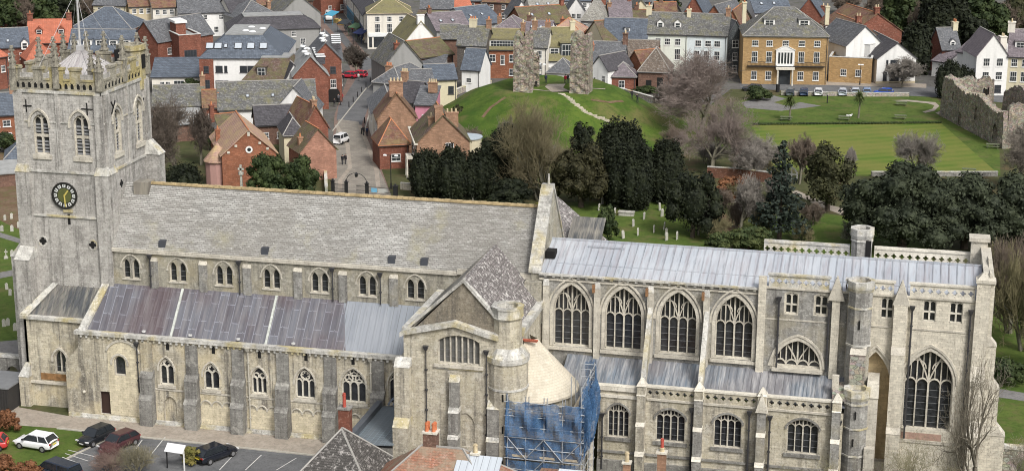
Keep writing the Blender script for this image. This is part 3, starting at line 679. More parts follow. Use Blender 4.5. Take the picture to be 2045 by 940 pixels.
wl.box(.1, 4.9, -7.25, -6.95, 2.5, 2.75, 1); wl.box(1.2, 4.6, -7.06, -7.0, 2.9, 3.6, 3)
west = cb(wl, 'west_bay', [ST['aisle'], ST['dress'], ST['cope'], simple('rust_brown_stone_band', (.22,.12,.05), .9, .4, 2)])
window(fw_, west, *ww, 'lights2', ST['dress'], .4, .1, name='aisle_window')
lr = MB(); lr.slab((.0,-6.6,9.55), (6.8,-6.6,9.55), (7.9,-4.65,12.3), (2.4,-4.65,12.3), .1)
for i in range(10):
    a = Vector((.3+i*.68,-6.6,9.6)); b = Vector((2.6+i*.55,-4.65,12.36)); lr.tube(a, b, .05, .05, 4)
cb(lr, 'roof', M_leadd, west)

# ---------------------------------------------------------------- south transept with stair turret and apse
YT = -17.3; fT = FS(YT); tr = MB(); xe = 52.95
c1 = aty(875, 727, YT); c2 = aty(958, 727, YT); tz0 = 11.95; tzt = 14.75; tcx = (c1.x+c2.x)/2; tw_ = c2.x-c1.x
th = arch_loop(tcx, tw_, tz0, tzt-.75, .62)
outl = [(42.9, 0), (42.9, 14.5), (47.6, 15.6), (51.4, 14.7), (52.9, 14.5), (52.9, 0)]
ba = arch_loop(48.55, 1.7, 4.2, 6.3, 1.1)
tr.wall(fT, outl, [th, ba]); tr.reveal(fT, th, -.4, 0, 1); tr.reveal(fT, ba, -.12, 0, 1); tr.wall(fT, ba, (), -.11, 0)
tr.poly([(42.9,YT,0),(42.9,-4.7,0),(42.9,-4.7,14.5),(42.9,YT,14.5)]); tr.poly([(52.9,YT,0),(52.9,-4.7,0),(52.9,-4.7,14.2),(52.9,YT,14.2)])
cp = [(42.6, 14.4), (43.0, 14.62), (47.6, 15.75), (50.8, 14.9), (51.6, 14.72)]
for (a, b) in zip(cp, cp[1:]):
    tr.hexa([(a[0],YT-.3,a[1]-.25),(b[0],YT-.3,b[1]-.25),(b[0],YT+.5,b[1]-.25),(a[0],YT+.5,a[1]-.25)], [(a[0],YT-.3,a[1]+.18),(b[0],YT-.3,b[1]+.18),(b[0],YT+.5,b[1]+.18),(a[0],YT+.5,a[1]+.18)], 2)
tr.box(42.6, 43.25, YT+.5, -4.9, 14.2, 14.85, 2); tr.box(52.6, 53.3, YT+2.4, -5.6, 14.2, 14.75, 2)
tr.box(45.9, 50.2, YT-.1, YT, 11.45, 11.6, 2); tr.fbox(fT, tcx-tw_/2-.35, tcx+tw_/2+.35, 11.6, 11.9, -.02, .2, 1)
buttress(tr, 42.2, 43.6, YT, [(0, 6.0, 1.5), (6.0, 11.5, .8)], 0, 2)
tr.box(41.9, 42.95, YT, YT+1.3, 0, 11.0, 0); tr.frus(41.85, 42.95, YT-.05, YT+1.35, 11.0, 42.5, 42.95, YT, YT+1.3, 12.2, 2)
buttress(tr, 47.2, 48.1, YT, [(0, 5.2, 1.1), (5.2, 7.6, .85), (7.8, 10.4, .5)], 3, 2)
buttress(tr, 50.7, 51.8, YT, [(0, 5.2, .9), (5.2, 8.2, .6)], 3, 2)
# inner gable behind the parapet
G = FS(-16.7); tr.wall(G, [(43.3, 14.3), (48.25, 19.35), (52.9, 14.3)], (), 0, 5)
for a, b in (((43.0, 14.9), (48.3, 19.75)), ((48.3, 19.75), (53.0, 14.7))):
    tr.hexa([(a[0],-16.9,a[1]-.35),(b[0],-16.9,b[1]-.35),(b[0],-16.4,b[1]-.35),(a[0],-16.4,a[1]-.35)], [(a[0],-16.9,a[1]),(b[0],-16.9,b[1]),(b[0],-16.4,b[1]),(a[0],-16.4,a[1])], 2)
tran = cb(tr, 'south_transept', [ST['tran'], ST['dress'], ST['cope'], ST['butt'], M_void, stone('stone_gable_brown', (.24,.21,.16), pale=(.35,.32,.26), stain=.6, seed=21, cw=.3, ch=.16)])
window(fT, tran, tcx, tw_, tz0, tzt-.75, .62, 'lights7', ST['dress'], .4, .12, name='transept_window', glass=simple('grey_leaded_glass', (.12,.12,.115), .4, .3, 2))
for x in (45.0, 50.55): downpipe(tran, x, YT-.15, .5, 13.1, r=.05)
tr2 = MB(); tr2.slab((43.25,-16.6,14.45),(43.25,-4.9,14.45),(48.3,-4.9,19.5),(48.3,-16.6,19.5), .2, 1)
tr2.slab((52.7,-4.9,14.35),(52.7,-16.6,14.35),(48.3,-16.6,19.5),(48.3,-4.9,19.5), .2, 0)
tr2.box(48.1, 48.5, -16.6, -4.9, 19.45, 19.62, 0)
cb(tr2, 'roof', [M_lichslate, M_leadd], tran)
tu = MB(); tx, ty = 52.15, -16.1
tu.ngon(tx, ty, 0, 12.4, 1.85, 1.85, 14); tu.ngon(tx, ty, 12.4, 12.9, 1.98, 1.98, 14, 1); tu.ngon(tx, ty, 12.9, 13.7, 1.95, 1.45, 8, 1); tu.ngon(tx, ty, 9.9, 10.1, 1.92, 1.92, 14, 1)
tu.ngon(tx, ty, 13.7, 16.3, 1.28, 1.28, 8); tu.ngon(tx, ty, 16.2, 16.45, 1.3, 1.5, 8, 1); tu.ring(tx, ty, 16.45, 17.25, 1.42, 1.05, 8, 1); tu.ring(tx, ty, 17.25, 17.4, 1.5, 1.0, 8, 1)
tu.ngon(tx, ty, 16.3, 16.6, 1.05, 1.05, 8, 0)
for z in (3, 6, 9): tu.box(tx-.08, tx+.08, ty-1.87, ty-1.7, z, z+.7, 2)
cb(tu, 'stair_turret', [ST['tran'], ST['cope'], M_void], tran)
ap = MB(); ax, ay, ar = 53.0, -12.0, 4.5
n = 14; an = [-math.pi/2+math.pi*i/n for i in range(n+1)]
ring = [(ax+ar*math.cos(a), ay+ar*math.sin(a)) for a in an]
for a, b in zip(ring, ring[1:]): ap.poly([(a[0],a[1],0),(b[0],b[1],0),(b[0],b[1],8.6),(a[0],a[1],8.6)])
ap.ring(ax, ay, 8.35, 8.6, ar+.15, ar-.3, 28, 1); ap.box(54.6, 55.5, ay-ar+.15, ay-ar+.3, 6.1, 7.6, 2)
q = aty(1083, 795, -16.4); ap.box(q.x-.45, q.x+.45, -16.72, -16.3, 6.2, 7.9, 2)
apse = cb(ap, 'apse_chapel', [ST['tran'], ST['copew'], M_void], tran)
ar_ = MB(); E1 = [(ax+(ar+.3)*math.cos(a), ay+(ar+.3)*math.sin(a), 8.6) for a in an]; top = [(53.0, ay-1.0, 13.1), (54.0, ay, 13.1), (53.0, ay+1.0, 13.1)]
for i in range(n):
    t0, t1 = i/n, (i+1)/n
    f = lambda t: Vector(top[0]).lerp(Vector(top[1]), t*2) if t < .5 else Vector(top[1]).lerp(Vector(top[2]), t*2-1)
    ar_.poly([E1[i], E1[i+1], f(t1), f(t0)]); ar_.poly([E1[i], E1[i+1], (E1[i+1][0], E1[i+1][1], 8.4), (E1[i][0], E1[i][1], 8.4)])
cb(ar_, 'roof', M_apse, apse)
rr = MB(); rr.box(53.0, 54.2, -13.25, -12.9, 13.15, 13.3)
for i in range(8): rr.tube((53.0+.16*i, -13.2, 13.5), (53.0+.16*i, -13.2, 13.5), .1)
for i in range(7): rr.tube((52.9+.2*i, -13.2, 13.32), (53.08+.2*i, -13.2, 13.32), .11, .09, 6)
cb(rr, 'ridge_tiles', simple('red_ridge_tile', (.35,.10,.06), .8), apse)

# ---------------------------------------------------------------- north transept roofs glimpsed behind the gable
nt_ = MB(); nt_.box(44, 56.2, 4.8, 15.2, 0, 14.5); nt_.slab((56.3, 5, 14.5), (56.3, 15.3, 14.5), (50, 15.3, 19.6), (50, 5, 19.6), .2, 1); nt_.slab((43.8, 15.3, 14.5), (43.8, 5, 14.5), (50, 5, 19.6), (50, 15.3, 19.6), .2, 1)
nt_.poly([(44,15.2,14.4),(56.2,15.2,14.4),(50,15.2,19.4)])
nt_.box(56.2, 62.5, 6.5, 13.5, 0, 11.5); nt_.slab((56.2, 6.4, 11.5), (62.6, 6.4, 11.5), (60.0, 10, 16.2), (56.2, 10, 16.2), .2, 1); nt_.slab((62.6, 6.4, 11.5), (62.6, 13.6, 11.5), (60.0, 10, 16.2), (60.0, 10.01, 16.2), .2, 1); nt_.slab((62.6, 13.6, 11.5), (56.2, 13.6, 11.5), (56.2, 10, 16.2), (60, 10, 16.2), .2, 1)
nt_.slab((53.0, 5.2, 17.0), (56.4, 5.2, 17.0), (56.4, 9, 19.2), (53.0, 9, 19.2), .1, 2)
cb(nt_, 'north_transept', [ST['grey'], M_lichslate, M_leadd])

# ---------------------------------------------------------------- choir
YC = -5.55; fC = FS(YC); ch = MB(); holes = []; cw_ = []
for i, cx in enumerate((55.78, 60.72, 65.86, 71.05)):
    cw_.append((cx, 3.42, 10.35, 13.75, 2.65)); holes.append(arch_loop(*cw_[-1]))
ch.wall(fC, [(52.7, 8.5), (52.7, 17.3), (73.4, 17.3), (73.4, 8.5)], holes)
for h in holes: ch.reveal(fC, h, -.75, 0, 1)
for c in cw_:
    hood(ch, fC, c[0], c[1]+.75, c[3], c[4]+.55, 1, .16, .14, .0); ch.ribbon(fC, arch_loop(c[0], c[1]+.32, c[2], c[3], c[4]+.22), .3, -.02, .03, 1); ch.box(c[0]-2.1, c[0]+2.1, YC-.25, YC, 10.0, 10.28, 1)
ch.box(52.7, 73.5, YC-.3, YC+.2, 17.25, 17.42, 2); ch.box(52.7, 73.5, YC-.14, YC, 16.75, 16.9, 1)
for i in range(26): ch.box(53.2+i*.78, 53.45+i*.78, YC-.2, YC, 17.05, 17.24, 2)
for x in (53.4, 58.28, 63.3, 68.5): ch.box(x-.28, x+.28, YC-.4, YC, 9.2, 16.3, 1); ch.frus(x-.3, x+.3, YC-.45, YC, 16.3, x-.22, x+.22, YC-.2, YC, 16.9, 2)
choir = cb(ch, 'choir', [ST['grey'], ST['dress'], ST['cope']])
for c in cw_: window(fC, choir, *c, 'perp4big', ST['dress'], .7, .115, name='choir_window')
for x in (58.0, 63.0, 68.2):
    mb = MB(); mb.box(x-.12, x+.12, YC-.75, YC-.45, 16.0, 16.75); cb(mb, 'gargoyle', simple('rusty_brown_spout', (.22,.12,.06), .9, .3, 4), choir)
# low pitched lead roof over choir and lady chapel
cr_ = MB(); xr0, xr1 = 52.75, 92.9
cr_.slab((xr0,-5.5,17.42),(xr1,-5.5,17.42),(xr1,0,19.2),(xr0,0,19.2), .15); cr_.slab((xr1,5.5,17.4),(xr0,5.5,17.4),(xr0,0,19.2),(xr1,0,19.2), .15)
x = xr0+.5
while x < xr1: cr_.tube((x,-5.5,17.46),(x,0,19.24), .035, .035, 4); x += .72
cr_.box(xr0+1.2, xr1-.6, -3.95, -3.85, 17.9, 18.02); cr_.box(xr0, xr1, -.12, .12, 19.18, 19.34); cr_.box(56.5, 60, -1.1, -.9, 18.9, 19.05); cr_.box(52.8, 53.7, -3.4, -2.2, 18.2, 18.9, 1)
cb(cr_, 'roof', [M_lead3, M_void], choir)
# choir aisle
YB = -10.0; fB = FS(YB); ca = MB(); holes = []; kw = []
for (xa, xb, ys, ya) in ((1213,1254.7,872,808), (1309,1366.6,881.5,818.6), (1424,1479,892.8,827.7), (1570,1632,905,838)):
    cx, w_, z0, zt = px_win(xa, xb, ys, ya, YB); kw.append((cx, w_, z0, zt-.72, .72)); holes.append(arch_loop(*kw[-1]))
ca.wall(fB, [(59.3, 0), (59.3, 7.6), (81.5, 7.6), (81.5, 0)], holes)
ca.poly([(59.3,YB,0),(59.3,-5.5,0),(59.3,-5.5,9.4),(59.3,YB,7.6)])
for h in holes: ca.reveal(fB, h, -.4, 0, 1)
for c in kw: hood(ca, fB, c[0], c[1], c[3], c[4], 3, .16, .14, .15); ca.fbox(fB, c[0]-c[1]/2-.25, c[0]+c[1]/2+.25, c[2]-.35, c[2]-.02, -.02, .16, 3)
ca.box(59.3, 81.5, YB-.18, YB, 1.9, 2.1, 3); ca.box(59.3, 81.5, YB-.3, YB, 0, 1.2, 3); ca.box(59.3, 63.0, YB-.12, YB, 7.3, 7.6, 2); ca.box(59.0, 62.9, YB-.2, YB+.5, 8.0, 8.45, 2); ca.box(59.4, 63, YB, YB+.3, 7.5, 8.05, 0)
ca.box(63.8, 81.3, YB-.15, YB, 7.35, 7.55, 1)
for x in (63.35, 68.6, 74.3, 80.9):
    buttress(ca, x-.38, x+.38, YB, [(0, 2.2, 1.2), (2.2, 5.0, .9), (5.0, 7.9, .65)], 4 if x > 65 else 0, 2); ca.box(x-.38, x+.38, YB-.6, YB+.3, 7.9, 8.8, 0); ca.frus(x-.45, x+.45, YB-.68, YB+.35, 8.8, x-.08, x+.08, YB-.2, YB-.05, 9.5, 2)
# gabled top of the third buttress
ca.hexa([(73.75,YB-.8,7.3),(74.85,YB-.8,7.3),(74.85,YB+.1,7.3),(73.75,YB+.1,7.3)], [(74.28,YB-.8,9.1),(74.32,YB-.8,9.1),(74.32,YB+.1,9.1),(74.28,YB+.1,9.1)], 2)
caisle = cb(ca, 'choir_aisle', [ST['tran'], ST['dress'], ST['copew'], ST['butt'], ST['grey']])
for i, c in enumerate(kw): window(fB, caisle, *c, 'perp4', ST['dress'], .4, .095, name='aisle_window')
for a, b, n in ((63.75, 68.2, 7), (69.0, 73.85, 7), (74.75, 80.4, 8)): pp = MB(); pierced(pp, FS(YB-.02), a, b, 7.6, 8.55, n, 0, 1); pp.box(a-.05, b+.05, YB-.12, YB+.42, 8.55, 8.72, 2); cb(pp, 'pierced_parapet', [ST['tran'], M_void, ST['copew']], caisle)
for x, z1 in ((59.75, 5.4), (68.0, 6.6), (73.2, 6.8), (75.05, 6.5), (81.2, 6.6)): downpipe(caisle, x, YB-.3, .3, z1, r=.09)
cr2 = MB(); zc0, zc1 = 8.0, 9.6
cr2.slab((55.5,YB+.4,zc0),(81.6,YB+.4,zc0),(81.6,YC-.02,zc1),(55.5,YC-.02,zc1), .1)
x = 55.8
while x < 81.5: cr2.tube((x,YB+.4,zc0+.04),(x,YC-.05,zc1+.04), .04, .04, 4); x += .72
cr2.slab((55.0,-13.4,4.4),(59.1,-13.4,4.4),(59.3,YB+.45,zc0+.0),(55.2,YB+.45,zc0+.0), .1)
x = 55.4
while x < 59.2: cr2.tube((x,-13.4,4.45),(x,YB+.4,zc0+.06), .04, .04, 4); x += .72
cr2.box(59.0, 59.45, -13.5, -13.1, 0, 4.6, 1); cr2.hexa([(59.05,-13.5,4.2),(59.45,-13.5,4.2),(59.45,YB+.2,7.4),(59.05,YB+.2,7.4)], [(59.05,-13.5,4.75),(59.45,-13.5,4.75),(59.45,YB+.2,8.5),(59.05,YB+.2,8.5)], 1)
cr2.box(56, 59.1, -13.2, -13.0, 0, 4.3, 1)
cb(cr2, 'roof', [M_lead4, ST['copew']], caisle)
# flying buttresses
fb = []
for x in (63.35, 68.6):
    mb = MB(); P = [(YC, 15.3), (-6.6, 14.2), (-8.0, 12.0), (-9.3, 9.7), (YB-.1, 8.8), (YB-.1, 7.9), (-9.0, 8.2), (-7.6, 10.2), (-6.4, 12.2), (YC, 13.2)]
    for xx in (x-.22, x+.22): mb.wall(FE(xx), P)
    for (a, b) in zip(P, P[1:]+P[:1]): mb.poly([(x-.22,a[0],a[1]),(x+.22,a[0],a[1]),(x+.22,b[0],b[1]),(x-.22,b[0],b[1])])
    cb(mb, 'flying_buttress', ST['cope'], choir)

# ---------------------------------------------------------------- lady chapel with its loft
YL = -5.75; fL = FS(YL); lc = MB(); holes = []; lw_ = []
for xa, xb, ys, ya in ((1567.5,1592,626,583), (1626.4,1651.7,628.7,587.5), (1758,1782.5,636,591.6), (1842,1867.7,641.5,597), (1894.8,1921,645,601)):
    cx, w_, z0, zt = px_win(xa, xb, ys, ya, YL); lw_.append((cx, w_, z0, zt-.22, .2))
for c in lw_: holes.append(arch_loop(*c, 2))
half = (76.95, 4.15, 10.1, 10.13, 2.5); holes.append(arch_loop(*half))
bigw = (88.75, 4.25, 5.05, 9.6, 3.0); holes.append(arch_loop(*bigw))
blk = (83.95, 2.9, 1.6, 8.9, 3.3); holes.append(arch_loop(*blk))
lc.wall(fL, [(73.4, 0), (73.4, 17.6), (93.4, 17.6), (93.4, 0)], holes)
for i, h in enumerate(holes): lc.reveal(fL, h, -.85 if i > 4 else -.35, 0, 1)
for c in (half, bigw, blk): hood(lc, fL, c[0], c[1]+.5, c[3], c[4]+.4, 1, .2, .14, 0)
lc.ribbon(fL, arch_loop(half[0], half[1]+.35, half[2], half[3], half[4]+.22), .32, -.02, .05, 1); lc.ribbon(fL, arch_loop(bigw[0], bigw[1]+.3, bigw[2], bigw[3], bigw[4]+.2), .28, -.02, .05, 1)
lc.box(74.7, 79.3, YL-.5, YL, 9.75, 10.05, 1)
lc.box(73.3, 93.4, YL-.16, YL, 17.5, 17.7, 1); lc.box(73.5, 81, YL-.08, YL, 14.55, 14.67, 1); lc.box(83.4, 93.4, YL-.08, YL, 14.55, 14.7, 1); lc.box(85.3, 93.4, YL-.12, YL, 3.8, 4.0, 1)
lc.box(86.6, 90.2, YL-.02, YL, 4.1, 4.75, 4)
lc.box(73.2, 73.9, YL-.25, YL+.1, 9.4, 18.6, 3); lc.box(79.85, 80.55, YL-.45, YL, 9.4, 17.0, 3)
for x in (80.2, 85.9):
    lc.hexa([(x-.75,YL-.62,16.9),(x+.75,YL-.62,16.9),(x+.75,YL,16.9),(x-.75,YL,16.9)], [(x-.05,YL-.62,19.1),(x+.05,YL-.62,19.1),(x+.05,YL,19.1),(x-.05,YL,19.1)], 1)
buttress(lc, 85.3, 86.5, YL, [(0, 5.0, 1.6), (5.0, 12.4, 1.15), (12.9, 16.9, .6)], 3, 1)
lc.poly([(93.4,YL,0),(93.4,5.75,0),(93.4,5.75,17.6),(93.4,YL,17.6)]); lc.poly([(73.4,5.75,0),(93.4,5.75,0),(93.4,5.75,17.6),(73.4,5.75,17.6)])
# south-east angle buttresses
lc.box(92.3, 93.5, YL-.5, YL, 0, 19.4, 3); lc.box(92.2, 93.9, YL-.6, YL+.7, 19.4, 19.7, 1); lc.frus(92.3, 93.8, YL-.5, YL+.6, 19.7, 92.8, 93.4, YL-.1, YL+.3, 20.3, 1)
for z0, z1, e in ((0, 5.2, 2.3), (5.2, 9.6, 1.5), (9.6, 13.6, .95), (13.6, 19.3, .45)):
    lc.box(93.4, 93.4+e, YL-.3, YL+.9, z0, z1, 3); lc.hexa([(93.3,YL-.36,z1),(93.45+e,YL-.36,z1),(93.45+e,YL+.96,z1),(93.3,YL+.96,z1)], [(93.3,YL-.36,z1+1.1),(93.4+max(.1,e-.7),YL-.36,z1+.9),(93.4+max(.1,e-.7),YL+.96,z1+.9),(93.3,YL+.96,z1+1.1)], 1)
for z0, z1, e in ((0, 5.6, 2.2), (5.6, 10.5, 1.3)):
    lc.box(92.3, 93.5, YL-e, YL, z0, z1, 3); lc.frus(92.25, 93.55, YL-e-.05, YL, z1, 92.3, 93.5, YL-e+.8, YL, z1+1.2, 1)
# east wall gable end
lc.poly([(93.4,YL,17.6),(93.4,5.75,17.6),(93.4,5.75,19.0),(93.4,0,20.0),(93.4,YL,19.0)]); lc.box(93.0, 93.7, YL+.7, 5.2, 17.6, 19.4, 0); lc.box(92.9, 93.8, YL+.7, 5.2, 19.4, 19.65, 1)
lc.box(92.0, 93.5, 5.0, 6.3, 0, 20.2, 1); lc.box(91.8, 93.7, 4.8, 6.5, 20.2, 20.55, 1)
lady = cb(lc, 'lady_chapel', [ST['lady'], ST['dress'], M_void, ST['lady'], simple('pink_stone_band', (.36,.24,.19), .9, .3, 2)])
for i, c in enumerate(lw_): window(fL, lady, *c, 'sq4', ST['copew'] if i > 1 else ST['dress'], .35, .12, name='loft_window')
window(fL, lady, *half, 'half', ST['dress'], .6, .12, name='half_window'); window(fL, lady, *bigw, 'perp4big', ST['dress'], .7, .13, name='chapel_window')
bk = MB(); bk.wall(fL, arch_loop(*blk), (), -.8, 0)
for dx in (-.75, 0, .75): bk.ribbon(fL, [(blk[0]+dx, 1.6), (blk[0]+dx, 10.2)], .14, -.8, -.68)
for dx in (-1.1, -.37, .37, 1.1): bk.ribbon(fL, arch_pts(blk[0]+dx, .72, 9.2, .5, 4), .1, -.8, -.68)
cb(bk, 'blocked_window', stone('stone_ochre_infill', (.55,.43,.25), dark=(.28,.22,.14), pale=(.48,.38,.22), stain=.3, seed=31, cw=.8, ch=.4), lady)
# western half of the loft is grey; a thin facing stands proud of the wall
gf = MB(); hh = [arch_loop(c[0], c[1]+.22, c[2]-.1, c[3]+.08, c[4], 2) for c in lw_[:2]]+[arch_loop(half[0], half[1]+.75, half[2]-.3, half[3], half[4]+.5)]
gf.wall(FS(YL-.03), [(73.9, 9.4), (73.9, 17.5), (81.2, 17.5), (81.2, 9.4)], hh)
cb(gf, 'west_facing', ST['grey'], lady)
for a, b, n, Y, m in ((74.1, 79.5, 9, YL-.1, 0), (81.0, 81.4, 1, YL-.1, 0), (83.2, 85.2, 3, YL-.1, 1), (86.6, 92.2, 8, YL-.1, 1)):
    lp = MB(); pierced(lp, FS(Y), a, b, 17.7, 18.75, n, m, 0, .3, .27); lp.box(a-.1, b+.15, Y-.1, Y+.42, 18.75, 18.92, m); cb(lp, 'pierced_parapet', [ST['cope'], ST['copew']], lady)
for a, b, n, m in ((72.6, 76.6, 6, 0), (76.6, 80.8, 6, 0), (83.1, 92.0, 12, 1)):
    lp = MB(); pierced(lp, FS(5.6), a, b, 17.4, 18.7, n, m, 0, .3, .28); lp.box(a, b+.01, 5.5, 6.0, 18.7, 18.9, m); lp.box(a, b, 5.62, 5.95, 17.0, 17.4, m); cb(lp, 'pierced_parapet', [ST['cope'], ST['copew']], lady)
for x, z1 in ((75.1, 16.4), (79.6, 16.1), (86.9, 16.4), (91.95, 16.4)): downpipe(lady, x, YL-.25, 10.0 if x < 82 else 4.2, z1, r=.09)
# stair turrets
def turret(cx, cy, z0, z1, r, strings, mat):
    mb = MB(); mb.ngon(cx, cy, z0, z1-.9, r, r); mb.ngon(cx, cy, z1-.95, z1-.6, r, r+.16, 8, 1); mb.ring(cx, cy, z1-.6, z1, r+.14, r-.28, 8, 1); mb.ngon(cx, cy, z1-.6, z1-.45, r-.28, r-.28, 8, 0)
    for z in strings: mb.ngon(cx, cy, z, z+.16, r+.08, r+.08, 8, 1)
    return mb
m1 = turret(81.9, 5.6, 16, 20.7, 1.05, (19.5,), 0); m1.box(82.3, 82.8, 4.55, 4.7, 17.6, 19.7, 2); cb(m1, 'stair_turret', [ST['grey'], ST['cope'], M_void], lady)
m2 = turret(82.35, -6.6, 9.0, 19.1, 1.12, (16.6, 13.1), 0)
for z in (11, 14.8): m2.box(82.3, 82.45, -7.74, -7.6, z, z+.8, 2)
m2.ngon(82.3, -6.5, 17.9, 18.75, .5, .4, 6, 3)
cb(m2, 'stair_turret', [ST['grey'], ST['cope'], M_void, simple('reddish_cap', (.3,.15,.09), .9)], lady)
m3 = turret(82.55, -9.0, 0, 9.75, 1.12, (8.4, 6.1, 3.5), 0)
for x, z in ((82.5, 7.2), (82.4, 4.6)): m3.box(x, x+.12, -10.2, -10.05, z, z+.7, 2)
cb(m3, 'stair_turret', [ST['grey'], ST['cope'], M_void], lady)
m4 = MB(); m4.box(81.75, 83.1, -8.2, -6.0, 9.3, 12.6, 0); m4.frus(81.7, 83.15, -8.3, -6.0, 12.6, 81.8, 83.1, -7.0, -6.0, 13.4, 1)
m4.box(83.4, 84.4, -9.2, YL, 0, 9.0, 1); m4.frus(83.35, 84.45, -9.3, YL, 9.0, 83.4, 84.4, -8.0, YL, 10.2, 1); m4.box(83.45, 84.35, -9.9, -9.2, 0, 4.4, 1)
m4.box(80.4, 82.0, -9.6, -6.0, 8.6, 9.3, 0); m4.box(80.3, 80.9, -8.6, -8.2, 9.3, 10.6, 1)
cb(m4, 'turret_buttress', [ST['rubble'], ST['dress']], lady)
# garden wall running east
gw = thing('stone_wall', 'old stone garden wall with an arched gateway beside the east end of the church', 'wall', (95.5, -4, 0))
g = MB(); fgw = FS(-4.6); oh = arch_loop(97.9, 1.6, 0, 2.1, .55)
for n_ in (0, -.5): g.wall(fgw, [(94.2, 0), (94.2, 3.7), (106, 3.5), (106, 0)], [oh], n_, 0)
g.reveal(fgw, oh, -.5, 0); g.box(94.2, 106, -4.7, -4.0, 3.5, 3.8, 1)
o = g.build('wall', [ST['rubble'], ST['cope']], gw, loc=(-95.5, 4, 0))
bpy.context.view_layer.update()
# ================================================================== ground
def groundmat(name, a, b, c=None, sc=.25, fine=3.0, rough=.95):
    t = NT(name); x = t.mix(t.ramp(t.noise(sc, None, 6, .72), [(.38, 0), (.60, 1)]), a, b); x = t.mix(t.ramp(t.noise(sc*4.3, None, 5, .75), [(.36, .5), (.5, 0)]), x, mul(a, .6))
    x = t.mix(t.ramp(t.noise(fine, None, 4, .8), [(.32, .6), (.5, 0)]), x, mul(a, .55))
    if c: x = t.mix(t.ramp(t.noise(sc*1.9, None, 4, .7), [(.52, 0), (.66, .8)]), x, c)
    return t.out(x, rough, spec=.15)
G_grass = groundmat('lawn_grass', (.055,.095,.018), (.095,.13,.028), (.12,.11,.045), .12, 2.0)
G_rough = groundmat('rough_ground', (.055,.065,.025), (.085,.085,.04), (.10,.07,.04), .12, 1.2)
G_bare = groundmat('bare_earth', (.13,.085,.05), (.17,.12,.08), (.10,.12,.04), .3, 2)
G_asph = groundmat('asphalt', (.115,.118,.122), (.15,.152,.155), None, .3, 5)
G_yard = groundmat('town_yards', (.10,.097,.093), (.135,.13,.12), (.07,.075,.05), .15, 1.5)
def make_green():
    t = NT('bowling_green_grass'); wv = t.n('ShaderNodeTexWave'); wv.inputs['Scale'].default_value = .11; wv.inputs['Distortion'].default_value = .25; wv.inputs['Detail'].default_value = 2
    ro = t.n('ShaderNodeMapping'); ro.inputs['Rotation'].default_value = (0, 0, R(58)); t.l(t.o, ro.inputs['Vector']); t.l(ro.outputs[0], wv.inputs['Vector'])
    c = t.mix(t.ramp(wv.outputs['Fac'], [(.3, 0), (.7, 1)]), (.078,.13,.02), (.115,.155,.03))
    c = t.mix(t.ramp(t.noise(.09, None, 4, .6), [(.38, 0), (.58, .7)]), c, (.165,.16,.045))
    c = t.mix(t.ramp(t.noise(1.4, None, 5, .8), [(.3, .45), (.5, 0)]), c, (.06,.12,.015))
    return t.out(c, .95, spec=.15)
G_green = make_green()
def make_pave(name, c1, c2, w=.9, h=.45):
    t = NT(name); c, f = t.brick(t.o, w, h, c1, c2, mul(c2, .6), .02)
    c = t.mix(t.ramp(t.noise(.5, None, 5, .7), [(.4, .45), (.6, 0)]), c, mul(c2, .55)); return t.out(c, .85, spec=.2)
G_pave = make_pave('paving_setts', (.29,.265,.225), (.235,.215,.185))
G_path = groundmat('gravel_path', (.30,.26,.215), (.36,.32,.27), (.24,.215,.18), .3, 3)
G_pathg = groundmat('tarmac_path', (.16,.155,.15), (.20,.195,.19), None, .3, 3)
G_brickp = make_pave('brick_pavement', (.24,.17,.14), (.19,.135,.115), .5, .25)
G_line = simple('white_road_paint', (.5,.5,.48), .7, .2, 4)
G_kerb = simple('kerb_stone', (.38,.36,.31), .8, .15, 3)

g = MB(); g.poly([(-1200,-400,0),(1200,-400,0),(1200,1600,0),(-1200,1600,0)]); g.build('ground', G_rough, kind='structure')
def sheet(name, pts, mat, z=.01, px=True):
    w_ = [atz(*p) for p in pts] if px else [Vector((p[0], p[1], 0)) for p in pts]
    mb = MB(); f0 = Fr((0,0,0),(1,0,0)); loops = [[Vector((p.x, p.y, 0)) for p in w_]]; i = 0
    mb.v = [(p.x, p.y, z) for p in w_]
    for t in tessellate_polygon(loops): mb.f.append(tuple(t)); mb.m.append(0)
    return mb.build(name, mat, kind='structure')
sheet('town_yard', [(-260,92),(-2,92),(-8,150),(8,168),(48,172),(50,190),(104,194),(108,240),(160,420),(-260,420)], G_yard, .006, False)
sheet('churchyard_lawn', [(-120,8),(-.9,8),(-.9,9),(9,9),(9,84),(0,84),(-36,70),(-120,75)], G_grass, .012, False)
sheet('east_lawn', [(93,-4),(150,-4),(150,60),(93,60)], G_grass, .012, False)
sheet('north_lawn', [(12,10),(56,10),(92,10),(92,62),(86,88),(60,96),(42,92),(30,86),(14,84)], G_grass, .012, False)
sheet('leaf_litter', [(1405,432),(1440,418),(1475,450),(1500,500),(1440,506)], G_bare, .026)
sheet('lawn_edge', [(1390,300),(1560,330),(1690,380),(1700,420),(1420,440)], G_rough, .02)
sheet('bowling_lawn', [(1440,212),(1500,196),(1870,196),(1900,230),(1996,300),(1998,350),(1690,352),(1500,330),(1425,285)], G_grass, .024)
sheet('bowling_green', [(1500,249),(1880,247),(1992,346),(1700,349),(1540,330)], G_green, .03)
sheet('castle_lawn', [(1460,212),(1520,192),(1850,188),(1876,210),(1500,230)], G_grass, .028)
